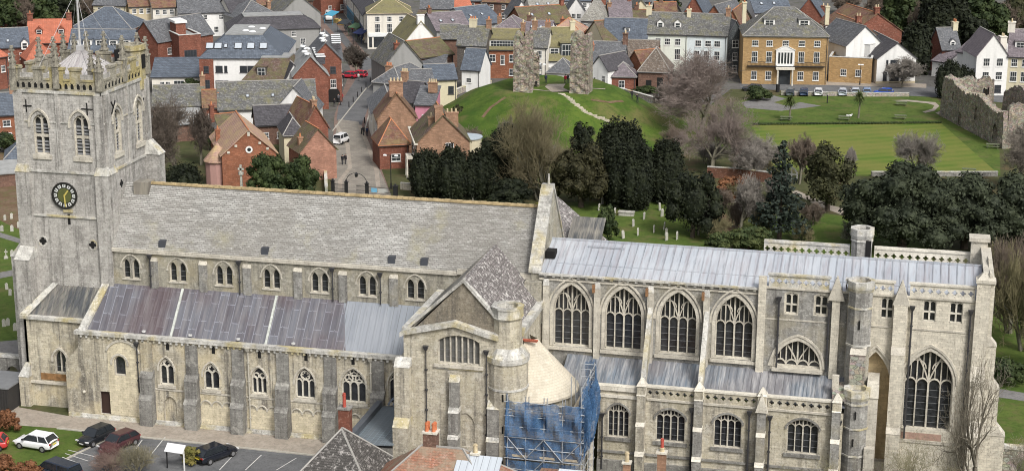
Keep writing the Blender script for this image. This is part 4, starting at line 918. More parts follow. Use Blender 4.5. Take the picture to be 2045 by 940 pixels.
# streets
sheet('high_street', [(668,385),(782,392),(752,312),(742,240),(742,200),(775,150),(830,130),(860,118),(735,112),(690,60),(655,0),(610,-60),(560,-60),(640,60),(690,110),(700,140),(668,230),(664,300)], G_brickp, .012)
sheet('carriageway', [(676,215),(734,140),(770,128),(850,130),(850,122),(730,112),(712,100),(668,45),(628,-30),(604,-30),(648,45),(700,105),(722,130),(700,180),(672,222)], G_asph, .02)
sheet('road_surface', [(672,240),(676,212),(716,150),(770,128),(800,150),(745,190),(722,250)], G_asph, .024)
sheet('church_street_paving', [(668,385),(782,392),(744,310),(716,244),(676,238),(664,300)], G_pave, .03)
for pts in ([(718,250),(735,290),(752,340),(757,388)], [(672,250),(694,290),(699,335),(680,360),(678,380)]):
    mb = MB()
    for a, b in zip(pts, pts[1:]):
        p, q = atz(*a), atz(*b); n = (q-p).cross(Vector((0,0,1))).normalized()*.35; mb.poly([(p.x-n.x,p.y-n.y,.045),(p.x+n.x,p.y+n.y,.045),(q.x+n.x,q.y+n.y,.045),(q.x-n.x,q.y-n.y,.045)])
    mb.build('gutter_strip', G_path, kind='structure')
mb = MB()
for a, b in (((664,262),(732,176)), ((735,176),(760,150)), ((728,262),(745,200)), ((700,92),(790,148)), ((790,148),(860,140))):
    p, q = atz(*a), atz(*b); n = (q-p).cross(Vector((0,0,1))).normalized()*.12; mb.poly([(p.x-n.x,p.y-n.y,.05),(p.x+n.x,p.y+n.y,.05),(q.x+n.x,q.y+n.y,.05),(q.x-n.x,q.y-n.y,.05)])
mb.build('kerb_line', G_kerb, kind='structure')
sheet('garden_ground', [(296,240),(440,262),(600,268),(668,330),(664,392),(300,372)], G_rough, .02)
sheet('garden_plots', [(0,305),(60,305),(60,470),(0,440)], G_bare, .02)
sheet('castle_street', [(1478,176),(1900,196),(2100,214),(2100,196),(1840,172),(1478,160)], G_asph, .03)
sheet('hotel_pavement', [(1478,166),(1850,176),(1850,168),(1478,156)], G_path, .04)
sheet('park_path', [(1480,205),(1540,190),(1600,205),(1640,212),(1560,222),(1490,216)], G_pathg, .04)
sheet('flower_bed', [(1545,205),(1572,198),(1600,204),(1570,212)], G_grass, .05)
sheet('path_edge', [(1780,201),(1812,200),(1868,205),(1876,212),(1866,222),(1848,226),(1842,224),(1862,218),(1866,211),(1852,207),(1812,203)], G_path, .05)
sheet('ruin_path', [(1868,226),(1880,222),(1990,284),(1988,290)], G_path, .05)
# churchyard and garden paths
sheet('churchyard_path', [(-20,468),(46,488),(60,500),(60,488),(44,478),(-20,458)], G_pathg, .03)
sheet('churchyard_walk', [(-20,548),(40,536),(70,530),(70,542),(40,548),(-20,560)], G_pathg, .03)
sheet('west_path', [(-30,712),(70,712),(70,676),(-30,684)], G_pathg, .03)
sheet('east_path', [(1950,786),(2080,806),(2080,790),(1960,770)], G_pathg, .03)
sheet('tree_path', [(1580,384),(1590,380),(1660,410),(1700,420),(1720,436),(1700,436),(1640,414)], G_path, .03)
# south side: path along the church, lawn with cars, car park
P1 = [(-8,-11.2),(4.9,-11.2),(5.6,-8.9),(43,-8.9),(43,-11.0),(34,-12.8),(5.5,-12.2),(-8,-13.4)]
sheet('church_path', [(-12,-6),(-2,-6),(-1,-8),(4.8,-9.0),(42.5,-9.0),(42.5,-13.0),(34,-12.9),(6,-12.3),(-12,-13.5)], G_path, .012, False)
sheet('front_lawn', [(-12,-13.2),(6,-12.3),(12.0,-12.5),(10.5,-15.5),(9.5,-21),(9,-28),(-12,-28)], G_grass, .014, False)
sheet('car_park', [(12.1,-12.5),(34,-12.9),(42,-13.1),(42,-40),(9,-40),(9.4,-22),(10.6,-15.5)], G_asph, .016, False)
mb = MB()
def strip(a, b, w_=.1, z=.03):
    p, q = Vector((*a, 0)), Vector((*b, 0)); n = (q-p).cross(Vector((0,0,1))).normalized()*w_/2; mb.poly([(p.x-n.x,p.y-n.y,z),(p.x+n.x,p.y+n.y,z),(q.x+n.x,q.y+n.y,z),(q.x-n.x,q.y-n.y,z)])
for a, b in (((330,872),(296,914)), ((472,902),(438,938)), ((522,908),(490,938)), ((592,914),(552,938)), ((284,878),(268,900)), ((136,898),(192,912)), ((130,905),(176,920)), ((124,912),(160,926)), ((118,920),(144,931))):
    p, q = atz(*a), atz(*b); strip((p.x, p.y), (q.x, q.y))
mb.build('parking_lines', G_line, kind='structure')
for nm, a, b, w_ in (('kerb', (5.6,-12.45), (34,-13.05), .25), ('lawn_kerb', (12.0,-12.6), (9.4,-22), .18)):
    mb = MB(); p, q = Vector((*a, 0)), Vector((*b, 0)); n = (q-p).cross(Vector((0,0,1))).normalized()*w_/2
    mb.hexa([p-n, p+n, q+n, q-n], [v+Vector((0,0,.12)) for v in (p-n, p+n, q+n, q-n)]); mb.build(nm, G_kerb, kind='structure')

# ---------------------------------------------------------------- castle mound
MC = Vector((22.5, 141, 0)); MRX, MRY, MH = 27.0, 27.0, 8.0
def mound_z(x, y):
    d = math.hypot((x-MC.x)/MRX, (y-MC.y)/MRY)
    if d >= 1: return 0.0
    t = max(0.0, min(1.0, (1-d)/.62)); z = MH*(t*t*(3-2*t)*.55+t*.45)
    return z+.25*math.sin(x*.7)*math.cos(y*.5)*min(1, (1-d)*4)
mb = MB(); NX = 72; vs = []; fs = []
for j in range(NX+1):
    for i in range(NX+1):
        x = MC.x-MRX+2*MRX*i/NX; y = MC.y-MRY+2*MRY*j/NX; vs.append((x, y, mound_z(x, y)+.035 if mound_z(x, y) > 0 else .0))
for j in range(NX):
    for i in range(NX):
        a = j*(NX+1)+i; f = (a, a+1, a+NX+2, a+NX+1)
        if any(vs[q][2] > 0 for q in f): fs.append(f)
mb.mesh(vs, fs)
def make_moundmat():
    t = NT('mound_grass'); c = t.mix(t.ramp(t.noise(.2, None, 5, .7), [(.38, 0), (.62, 1)]), (.045,.085,.014), (.085,.125,.022))
    c = t.mix(t.ramp(t.noise(.13, None, 4, .6), [(.50, 0), (.62, .85)]), c, (.125,.115,.045))
    c = t.mix(t.ramp(t.noise(.45, None, 5, .75), [(.36, .6), (.5, 0)]), c, (.035,.06,.012))
    c = t.mix(t.ramp(t.noise(1.3, None, 4, .8), [(.33, .6), (.48, 0)]), c, (.03,.075,.01)); return t.out(c, .95, spec=.15)
mb.build('castle_hill', make_moundmat(), smooth=True, kind='structure')
# a point of the mound seen in the photo
def atmound(x, y):
    d = ray(x, y); p = CAM.copy(); t = 150.0
    while t < 420:
        p = CAM+d/d.length*t
        if p.z <= max(0, mound_z(p.x, p.y))+.04: break
        t += .15
    return p
def drape(name, pts, w_, mat, dz=.07):
    mb = MB(); W = []
    for a, b in zip(pts, pts[1:]):
        for k in range(6): W.append(atmound(a[0]+(b[0]-a[0])*k/6, a[1]+(b[1]-a[1])*k/6))
    vs = []
    for i, p in enumerate(W):
        q = W[min(i+1, len(W)-1)]-W[max(i-1, 0)]; n = q.cross(Vector((0,0,1))).normalized()*w_/2
        for e in (p-n, p+n): vs.append((e.x, e.y, max(0, mound_z(e.x, e.y))+dz+.02))
    mb.mesh(vs, [(2*i, 2*i+2, 2*i+3, 2*i+1) for i in range(len(W)-1)]); return mb.build(name, mat, kind='structure')
drape('sandy_path', [(1112,168),(1106,176),(1118,184),(1136,180)], 3.2, G_path)
drape('worn_track', [(1180,200),(1215,205),(1250,202)], .6, G_bare); drape('worn_track', [(1010,195),(980,215),(960,240)], .6, G_bare); drape('worn_path', [(1062,179),(1090,182),(1118,185)], .5, G_path); drape('worn_path', [(1178,177),(1215,179)], .5, G_path)
# zig-zag steps: individual pale stone treads running down the south slope
steps = thing('stone_steps', 'line of pale stone steps running down the front of the grassy castle mound', 'steps', tuple(atmound(1125,190)))
mb = MB(); pts = [(1122,188),(1140,201),(1152,210),(1166,224),(1190,234),(1205,238),(1212,246)]; W = [atmound(*p) for p in pts]
for a, b in zip(W, W[1:]):
    n = int((b-a).length/.55)+1
    for k in range(n):
        p = a.lerp(b, k/n)+Vector((random.uniform(-.2,.2), random.uniform(-.2,.2), 0)); z = max(0, mound_z(p.x, p.y)); L = random.uniform(.35,.7)
        mb.box(p.x-L-W[0].x, p.x+L-W[0].x, p.y-.16-W[0].y, p.y+.16-W[0].y, z-.3-steps.location.z, z+.16-steps.location.z)
o = mb.build('tread', simple('pale_step_stone', (.45,.41,.33), .9, .2, 3), steps, loc=(W[0].x-steps.location.x, W[0].y-steps.location.y, 0), kind='stuff')

# ---------------------------------------------------------------- ruins
def rubble_mesh(fn_prof, L, T, name, label, cat, loc, rz, mat, holes=(), res=.3, seed=0, nois=.28):
    """a ruined wall: length L along local x, thickness T, ragged top fn_prof(u)->height, optional arched holes; displaced lumpy faces"""
    rnd = random.Random(seed); root = thing(name, label, cat, loc, rz)
    nu = max(4, int(L/res)); prof = [fn_prof(i/nu)*(1) + rnd.uniform(-.3,.3) for i in range(nu+1)]
    mb = MB(); H = max(prof); nv_ = max(4, int(H/res))
    from mathutils import noise as mn
    def disp(x, y, z, s): 
        v = mn.noise(Vector((x*1.1+seed*5, y*1.1, z*1.3)))*nois+mn.noise(Vector((x*3.1, y*3+seed, z*3.3)))*nois*.55
        return v
    def grid(side):
        y0 = -T/2 if side < 0 else T/2; idx = {}
        vs = []; fs = []
        for i in range(nu+1):
            for j in range(nv_+1):
                x = L*(i/nu-.5); z = prof[i]*j/nv_; e = 0 if (i in (0, nu)) else 1
                taper = (1-.12*j/nv_); vs.append((x*(1-.04*j/nv_)+.2*disp(x,9,z,0), y0*taper+disp(x, y0, z, side), z))
        for i in range(nu):
            for j in range(nv_):
                xm_ = L*((i+.5)/nu-.5); zm = (prof[i]+prof[i+1])/2*(j+.5)/nv_
                if any(abs(xm_-hx) < hw/2 and hz0 < zm < hz1-(abs(xm_-hx)/hw*2)**2*.5*hw for hx, hw, hz0, hz1 in holes): continue
                a = i*(nv_+1)+j; f = (a, a+nv_+1, a+nv_+2, a+1); fs.append(f if side < 0 else f[::-1])
        return vs, fs
    v1, f1 = grid(-1); v2, f2 = grid(1); n1 = len(v1)
    fs = f1+[tuple(n1+a for a in f) for f in f2]
    top = [i*(nv_+1)+nv_ for i in range(nu+1)]
    for a, b in zip(top, top[1:]): fs.append((a, b, n1+b, n1+a))
    for i in (0, nu):
        for j in range(nv_): a = i*(nv_+1)+j; fs.append((a, a+1, n1+a+1, n1+a))
    mb.mesh(v1+v2, fs)
    for hx, hw, hz0, hz1 in holes: # dark reveal of each opening
        lp = arch_loop(hx, hw*.95, hz0, hz1-hw*.45, hw*.45, 4); f0 = Fr((0,0,0),(1,0,0)); mb.reveal(f0, lp, -T/2+.1, T/2-.1)
    mb.build('wall', mat, root); return root
def keep_prof(u): return 12.2-1.5*(2*u-1)**2 if u > .3 else 10.2+3*u
kz = mound_z(18.7, 134.8)-.3
pl = atmound(1042, 184); pr = atmound(1158, 187)
k1 = rubble_mesh(lambda u: 10.9+.7*math.sin(u*9)-1.6*abs(u-.6), 3.5, 3.2, 'castle_ruin', 'left of two tall ragged stubs of stone keep wall on the grassy mound', 'castle ruin', (pl.x, pl.y+1.2, mound_z(pl.x, pl.y)-.3), R(10), ST['ruin'], seed=3, nois=.3)
k2 = rubble_mesh(lambda u: 10.6+.3*math.sin(u*7), 3.4, 3.2, 'castle_ruin', 'right of two tall stubs of stone keep wall on the mound, square topped', 'castle ruin', (pr.x, pr.y+1.2, mound_z(pr.x, pr.y)-.3), R(-4), ST['ruin'], seed=5, nois=.24)
for k, (dx, dy, h, L) in ((k1, (1.6, 3.6, 7.6, 2.2)),):
    q = rubble_mesh(lambda u: h-1.5*u, L, 2.0, 'tmp', 'x', 'x', (0,0,0), 0, ST['ruin'], seed=8, nois=.4); c = q.children[0]; c.parent = k; c.location = (dx, dy, 0); c.name = 'return_wall'; bpy.data.objects.remove(q)
# the constable's house: long roofless shell on the right
A_ = atz(1885, 232); B_ = atz(2006, 296); d = B_-A_; ang = math.atan2(d.y, d.x); mid = (A_+B_)/2
L_ = d.length
h1 = rubble_mesh(lambda u: 7.4-1.3*u+.5*math.sin(u*13), L_+1, 1.4, 'ruined_house', 'roofless shell of a medieval stone house with arched windows beside the bowling green', 'ruin', tuple(mid), ang, ST['ruin'], holes=[(-L_*.18, .9, .3, 2.6), (L_*.08, .9, 2.7, 5.0), (L_*.40, 2.0, 1.0, 3.6), (-L_*.32, .7, 4.2, 5.6)], seed=11, nois=.16, res=.28)
def ruin_part(parent, prof, L, T, lx, ly, rz, holes, seed, nm='wall'):
    q = rubble_mesh(prof, L, T, 'tmp', 'x', 'x', (0,0,0), 0, ST['ruin'], holes=holes, seed=seed, nois=.16, res=.32); c = q.children[0]; c.parent = parent; c.location = (lx, ly, 0); c.rotation_euler = (0, 0, rz); c.name = nm; bpy.data.objects.remove(q)
ruin_part(h1, lambda u: 7.6-.4*u+.4*math.sin(u*17), 9.0, 1.3, -L_/2+.9, 4.4, R(84), [(2.5, .5, 4.2, 5.6), (3.3, .5, 4.2, 5.6)], 12, 'north_wall')
ruin_part(h1, lambda u: 5.6+2.2*math.sin(u*5.5), L_-6, 1.3, 3.5, 9.3, R(2), [(-4.8, .9, 3.2, 5.2), (-1.8, .8, 3.4, 5.2), (3.5, 1.2, 1.5, 4.5)], 13, 'east_wall')
ruin_part(h1, lambda u: 7.0+.8*math.sin(u*8), 9.0, 1.3, L_/2-.2, 4.6, R(88), [(0, 1.4, 2.2, 4.8)], 14, 'south_wall')
# low retaining wall and foot-of-mound walls
def lowwall(name, label, cat, pts, h, t_, mat, px=True, cope=None):
    W = [atz(*p) if px else Vector((*p, 0)) for p in pts]; root = thing(name, label, cat, tuple(W[0])); mb = MB(); o = W[0]
    for a, b in zip(W, W[1:]):
        n = (b-a).cross(Vector((0,0,1))).normalized()*t_/2; a2, b2 = a-o, b-o
        mb.hexa([a2-n, a2+n, b2+n, b2-n], [v+Vector((0,0,h)) for v in (a2-n, a2+n, b2+n, b2-n)], 0)
        n = n*1.25; mb.hexa([v+Vector((0,0,h)) for v in (a2-n, a2+n, b2+n, b2-n)], [v+Vector((0,0,h+.12)) for v in (a2-n, a2+n, b2+n, b2-n)], 1)
    mb.build('wall', [mat, cope or ST['cope']], root); return root
BR = brickwall('garden_brick', (.15,.07,.045)); 
lowwall('garden_wall', 'old red brick garden wall with stone coping behind the churchyard shrubs', 'wall', [(1412,354),(1480,358),(1540,366)], 1.7, .4, BR)
lowwall('boundary_wall', 'low stone wall curving round the right foot of the castle mound', 'wall', [(1238,186),(1275,196),(1310,206)], 1.0, .5, ST['rubble'])
lowwall('boundary_wall', 'low stone wall along the left foot of the castle mound below the cream house', 'wall', [(895,196),(925,184),(965,176),(980,172)], 1.1, .5, ST['rubble'])
lowwall('park_wall', 'low grey wall along the road in front of the parked cars', 'wall', [(1560,190),(1720,193),(1815,193)], .7, .35, ST['rubble'])
lowwall('green_wall', 'dark low wall closing the near side of the bowling green', 'wall', [(1740,352),(1900,352),(1992,352)], .7, .4, ST['butt'])
lowwall('garden_wall', 'low pale wall in the front garden beside the church gates', 'wall', [(800,378),(826,380),(826,370)], 1.0, .3, ST['tran'])
lowwall('railing_wall', 'low dark wall on the left side of Church Street near the gates'.replace('Church Street','the street'), 'wall', [(650,345),(652,390)], 1.3, .4, ST['rubble'])
# ================================================================== the town
HB = dict(brick=brickwall('brick_red', (.215,.083,.055)), brickb=brickwall('brick_orange', (.28,.115,.065)), brickd=brickwall('brick_brown', (.17,.10,.075)), brickp=brickwall('brick_weathered_pink', (.36,.19,.135)), brickt=brickwall('brick_tan', (.33,.20,.13)),
 ochre=brickwall('brick_ochre', (.37,.245,.115), .75), white=render_mat('render_white', (.70,.70,.68)), whitew=render_mat('render_warm_white', (.66,.63,.56)), cream=render_mat('render_cream', (.58,.53,.38)), mint=render_mat('render_pale_mint', (.60,.635,.57)), blue=render_mat('render_pale_blue', (.60,.66,.67)),
 pink=render_mat('render_pink', (.52,.22,.30)), grey=render_mat('render_grey', (.27,.27,.26)), dark=brickwall('flint_dark_wall', (.10,.09,.08)), tileh=roofmat('tile_hung_brown', (.14,.075,.05), moss=(.10,.10,.04), mossamt=.7), slateh=roofmat('slate_hung_wall', (.07,.08,.085)), pinkr=render_mat('render_dusty_pink', (.42,.25,.22)), beige=render_mat('render_beige', (.50,.43,.30)))
RM = dict(slate=roofmat('roof_slate_grey', (.12,.125,.135), pale=(.34,.34,.33), palea=.45), slateb=roofmat('roof_slate_blue', (.105,.125,.155), pale=(.25,.26,.28), palea=.2), slated=roofmat('roof_slate_dark', (.075,.072,.08), pale=(.2,.2,.2), palea=.25), slatem=roofmat('roof_slate_mossy', (.125,.125,.122), moss=(.17,.16,.075), mossamt=.05, palea=.5),
 moss=roofmat('roof_moss_gold', (.15,.135,.09), moss=(.185,.17,.08), mossamt=.7), tile=roofmat('roof_tile_red', (.17,.082,.062), palea=.25, moss=(.20,.15,.07), mossamt=.3), orange=roofmat('roof_tile_orange', (.45,.15,.09), palea=.1, contrast=.12), tiled=roofmat('roof_tile_brown', (.13,.085,.07), palea=.25, moss=(.12,.12,.05), mossamt=.4), pinkt=roofmat('roof_tile_pink', (.42,.26,.21), palea=.2, contrast=.1, moss=(.44,.33,.17), mossamt=.3),
 lich=roofmat('roof_stone_lichen', (.27,.26,.23), palea=.8), felt=simple('flat_roof_felt', (.26,.265,.26), .9, .2, 1.0), lead=simple('flat_roof_lead', (.36,.41,.45), .6, .15, 1.0), purple=roofmat('roof_slate_purple', (.18,.155,.17), pale=(.36,.33,.33), palea=.35), thatch=roofmat('roof_brown_shingle', (.145,.115,.092), palea=.5, w=.3, h=.4))
M_frame = simple('window_frame_white', (.68,.68,.66), .5, .05); M_pane = simple('window_pane', (.035,.04,.045), .15, .4, .8, spec=.6); M_dframe = simple('window_frame_dark', (.05,.05,.055), .5)
M_pot = simple('chimney_pot_clay', (.42,.17,.08), .8, .2); M_potc = simple('chimney_pot_cream', (.48,.40,.26), .8, .2); M_black = simple('black_paint', (.015,.015,.015), .4); M_dome = simple('rooflight_dome', (.72,.74,.74), .3, .05)
_wc = {}
def winmesh(w_, h_, st='s', dark=False):
    key = (round(w_, 1), round(h_, 1), st, dark)
    if key not in _wc:
        mb = MB(); f = Fr((0,0,0), (1,0,0)); f_ = .09
        mb.fbox(f, -w_/2-f_*.6, w_/2+f_*.6, -f_, h_+f_*.6, -.02, .05, 0); mb.fbox(f, -w_/2+.03, w_/2-.03, .03, h_-.03, .05, .062, 1)
        if st in ('s', 'c'): mb.fbox(f, -w_/2, w_/2, h_*.5-.035, h_*.5+.035, .062, .085, 0)
        nv_ = {'s': 2, 'c': max(1, int(w_/.55)), 'p': max(1, int(w_/.6)), 'n': 0}[st]
        for i in range(1, nv_+1 if st == 's' else nv_): u = -w_/2+w_*i/(nv_+1 if st == 's' else nv_); mb.fbox(f, u-.02, u+.02, .02, h_-.02, .062, .078, 0)
        mb.fbox(f, -w_/2-.15, w_/2+.15, -f_-.1, -f_, -.02, .12, 0)
        o = mb.build('window', [M_dframe if dark else M_frame, M_pane]); _wc[key] = o.data; bpy.data.objects.remove(o)
    return _wc[key]
def put_window(parent, x, y, z, rz, w_, h_, st='s', dark=False):
    o = bpy.data.objects.new('window', winmesh(w_, h_, st, dark)); COL.objects.link(o); o.parent = parent; o.location = (x, y, z); o.rotation_euler = (0, 0, rz); return o

HOUSES = []
def house(A, B, h, d, rh, roof, wm, rm, label, wins=(), side=(), chim=(), dorm=(), rl=(), name='house', cat='house', ov=.25, shop=None, group=None, world=None, extra=None, z0=0.0, doors=(), rot=0):
    """A, B: the two front eaves corners; d: depth; roof: x / y ridge along or across the front, hip, mono, flat, mans"""
    if world: a, b = Vector((*world[0], 0)), Vector((*world[1], 0))
    else: a, b = atz(*A, h), atz(*B, h)
    a.z = b.z = 0
    if rot:
        m_ = (a+b)/2; v = (b-a)/2; v = Matrix.Rotation(R(rot), 3, 'Z') @ v; v /= math.cos(R(rot*.8)); a, b = m_-v, m_+v
    U = (b-a); W = U.length; U.normalize(); rz = math.atan2(U.y, U.x)
    root = thing(name, label, cat, (a.x, a.y, z0), rz, group); root['_w'] = W
    wb = MB(); wb.box(0, W, 0, d, 0, h)
    if roof == 'x':
        for x in (0, W): wb.poly([(x,0,h),(x,d,h),(x,d/2,h+rh)])
    elif roof == 'y':
        for y in (0, d): wb.poly([(0,y,h),(W,y,h),(W/2,y,h+rh)])
    elif roof == 'flat':
        t = .3; wb.box(0, W, 0, t, h, h+rh); wb.box(0, W, d-t, d, h, h+rh); wb.box(0, t, t, d-t, h, h+rh); wb.box(W-t, W, t, d-t, h, h+rh)
    elif roof == 'mono':
        for x in (0, W): wb.poly([(x,0,h),(x,d,h),(x,d,h+rh)])
        wb.poly([(0,d,h),(W,d,h),(W,d,h+rh),(0,d,h+rh)])
    wb.build('wall', HB[wm] if isinstance(wm, str) else wm, root)
    rb = MB(); o = ov; T = .14; k = rh/(d/2) if roof == 'x' else 0; e = .02
    if roof == 'x':
        rb.slab((-o,-o,h-o*k+e),(W+o,-o,h-o*k+e),(W+o,d/2,h+rh+e),(-o,d/2,h+rh+e), -T); rb.slab((W+o,d+o,h-o*k+e),(-o,d+o,h-o*k+e),(-o,d/2,h+rh+e),(W+o,d/2,h+rh+e), -T)
        rb.box(-o, W+o, d/2-.1, d/2+.1, h+rh+T, h+rh+T+.12, 1)
    elif roof == 'y':
        k = rh/(W/2); rb.slab((-o,d+o,h-o*k+e),(-o,-o,h-o*k+e),(W/2,-o,h+rh+e),(W/2,d+o,h+rh+e), -T); rb.slab((W+o,-o,h-o*k+e),(W+o,d+o,h-o*k+e),(W/2,d+o,h+rh+e),(W/2,-o,h+rh+e), -T)
        rb.box(W/2-.1, W/2+.1, -o, d+o, h+rh+T, h+rh+T+.12, 1)
    elif roof == 'hip':
        m_ = min(W, d)/2; o = ov
        c = [(-o,-o,h),(W+o,-o,h),(W+o,d+o,h),(-o,d+o,h)]
        if W > d: r = [(m_,d/2,h+rh),(W-m_,d/2,h+rh)]; fs = [[c[0],c[1],r[1],r[0]],[c[1],c[2],r[1]],[c[2],c[3],r[0],r[1]],[c[3],c[0],r[0]]]
        else: r = [(W/2,m_,h+rh),(W/2,d-m_,h+rh)]; fs = [[c[0],c[1],r[0]],[c[1],c[2],r[1],r[0]],[c[2],c[3],r[1]],[c[3],c[0],r[0],r[1]]]
        for f in fs: rb.poly([(p[0],p[1],p[2]+.14) for p in f])
        rb.box(-o, W+o, -o, d+o, h, h+.13, 1)
        for p, q in ((c[0], r[0]), (c[1], r[1] if W > d else r[0]), (r[0], r[1]), (c[2], r[1])): rb.tube((p[0],p[1],p[2]+.14), (q[0],q[1],q[2]+.14), .1, .1, 4, 1)
    elif roof == 'flat':
        rb.box(.3, W-.3, .3, d-.3, h+.0, h+rh*.3); rb.box(-.08, W+.08, -.08, .38, h+rh, h+rh+.12, 1); rb.box(W-.38, W+.08, .38, d, h+rh, h+rh+.12, 1); rb.box(-.08, .38, .38, d, h+rh, h+rh+.12, 1)
    elif roof == 'mono': rb.slab((-o,-o,h),(W+o,-o,h),(W+o,d,h+rh+.05),(-o,d,h+rh+.05), -T)
    elif roof == 'mans':
        i_ = min(W, d)*.28; c = [(-o,-o),(W+o,-o),(W+o,d+o),(-o,d+o)]; q = [(i_,i_),(W-i_,i_),(W-i_,d-i_),(i_,d-i_)]
        rb.hexa([(x,y,h) for x,y in c], [(x,y,h+rh) for x,y in q]); rb.box(i_-.1, W-i_+.1, i_-.1, d-i_+.1, h+rh, h+rh+.2, 1)
    ridge = {'moss': M_potc, 'orange': RM['orange'], 'tile': M_pot, 'pinkt': M_pot, 'tiled': M_pot}.get(rm, MT.setdefault('ridge', simple('ridge_tile_grey', (.30,.29,.27), .8)))
    if roof in ('flat',): ridge = MT.setdefault('coping', simple('parapet_coping_pale', (.5,.5,.48), .7))
    if roof == 'mans': ridge = RM['felt']
    ro = rb.build('roof', [RM[rm], ridge], root)
    if roof in ('x', 'hip', 'mono', 'mans') and h > 2.5:
        gm = MB(); gy_ = -ov-.1; gz = h-(ov*rh/(d/2) if roof == 'x' else 0)-.1; gm.box(-ov, W+ov, gy_, gy_+.13, gz, gz+.12); gm.box(W-.3, W-.2, -.12, -.02, .1, gz); gm.hexa([(W-.3,-.12,gz-.1),(W-.2,-.12,gz-.1),(W-.2,-.02,gz-.1),(W-.3,-.02,gz-.1)], [(W-.3,gy_,gz+.02),(W-.2,gy_,gz+.02),(W-.2,gy_+.1,gz+.02),(W-.3,gy_+.1,gz+.02)]); gm.build('gutter', M_pipe, root)
    for i, (fx, fy, cw, cd_, up, m, n) in enumerate(chim):
        cbm = MB(); x, y = fx*W, fy*d
        zr = h+rh if roof != 'flat' else h
        if roof == 'x': zr = h+rh*(1-abs(2*fy-1))
        if roof == 'y': zr = h+rh*(1-abs(2*fx-1))
        if roof == 'hip': zr = h+rh*.5
        cbm.box(x-cw/2, x+cw/2, y-cd_/2, y+cd_/2, zr-.6, zr+up); cbm.box(x-cw/2-.1, x+cw/2+.1, y-cd_/2-.1, y+cd_/2+.1, zr+up, zr+up+.18)
        for q in range(n):
            if cw > cd_: px_, py_ = x-cw/2+cw*(q+.5)/n, y
            else: px_, py_ = x, y-cd_/2+cd_*(q+.5)/n
            cbm.ngon(px_, py_, zr+up+.18, zr+up+.75, .17, .13, 7, 1)
        cbm.build('chimney', [HB[m], M_pot if (i+n) % 2 else M_potc], ro)
    for (fx, z, w_, h_, kind, wm2) in dorm:      # dormers on the front slope
        x = fx*W
        if roof == 'hip': y0 = (z-h)/rh*min(W, d)/2
        elif roof == 'mans': y0 = (z-h)/rh*min(W, d)*.28
        else: y0 = (z-h)/rh*d/2
        db = MB(); dp = h_/max(.3, rh/(d/2))+.3
        db.box(x-w_/2-.15, x+w_/2+.15, y0, y0+dp, z-.1, z+h_+.15, 0)
        if kind == 'g':
            db.poly([(x-w_/2-.15,y0,z+h_+.15),(x+w_/2+.15,y0,z+h_+.15),(x,y0,z+h_+.15+w_*.55)],0)
            for s in (-1, 1): db.slab((x+s*(w_/2+.3),y0-.15,z+h_+.05),(x+s*(w_/2+.3),y0+dp+.8,z+h_+.05),(x,y0+dp+.8,z+h_+.2+w_*.6),(x,y0-.15,z+h_+.2+w_*.6), .08*s, 1)
        else: db.box(x-w_/2-.3, x+w_/2+.3, y0-.2, y0+dp, z+h_+.15, z+h_+.3, 1)
        dm_ = db.build('dormer', [HB[wm2], RM[rm]], ro); wo = put_window(dm_, x, y0-.0, z+.05, 0, w_*.85, h_*.9, 'c')
    for (fx, ft, w_, h_) in rl:   # rooflights in the front slope: fraction across, fraction up
        x = fx*W
        run = {'x': d/2, 'hip': min(W, d)/2, 'mono': d, 'mans': min(W, d)*.28}.get(roof, d/2); s = math.atan2(rh, run); y, z = ft*run, h+ft*rh
        q = MB(); q.hexa([(-w_/2,-h_/2,.1),(w_/2,-h_/2,.1),(w_/2,h_/2,.1),(-w_/2,h_/2,.1)], [(-w_/2,-h_/2,.32),(w_/2,-h_/2,.32),(w_/2,h_/2,.32),(-w_/2,h_/2,.32)], 0); q.box(-w_/2+.1, w_/2-.1, -h_/2+.1, h_/2-.1, .32, .335, 1)
        q_ = q.build('rooflight', [M_dframe, MT.setdefault('rl', simple('rooflight_glass', (.40,.44,.48), .2, .1))], ro); q_.location = (x, y, z); q_.rotation_euler = (s, 0, 0)
    for (z, w_, h_, xs, *st) in wins:
        for fx in xs: put_window(root, fx*W, 0, z, 0, w_, h_, st[0] if st else 's', len(st) > 1)
    for (which, z, w_, h_, ys, *st) in side:
        for fy in ys: put_window(root, W if which == 'R' else 0, fy*d, z, R(90) if which == 'R' else R(-90), w_, h_, st[0] if st else 's', len(st) > 1)
    for fx, col in doors:
        q = MB(); q.box(fx*W-.5, fx*W+.5, -.06, .0, 0, 2.1); q.box(fx*W-.62, fx*W+.62, -.05, .0, 2.1, 2.25, 1); q.build('door', [simple('door_paint', col, .5), M_frame], root)
    if shop:
        q = MB(); q.box(.1, W-.1, -.15, -.0, 2.9, 3.5, 0); q.box(.2, W-.2, -.05, 0, .4, 2.9, 1)
        for i in range(int(W/1.8)+1): x = .2+i*(W-.4)/(int(W/1.8)); q.box(x-.08, x+.08, -.1, -.05, .3, 2.9, 0)
        q.build('shopfront', [simple('shop_fascia', shop, .5), M_pane], root)
    HOUSES.append(root)
    if extra: extra(root, W)
    return root
V3 = (.2,.5,.8); V2 = (.3,.7); V5 = (.1,.3,.5,.7,.9); V4 = (.14,.38,.62,.86)
cR, cL = 'R', 'L'
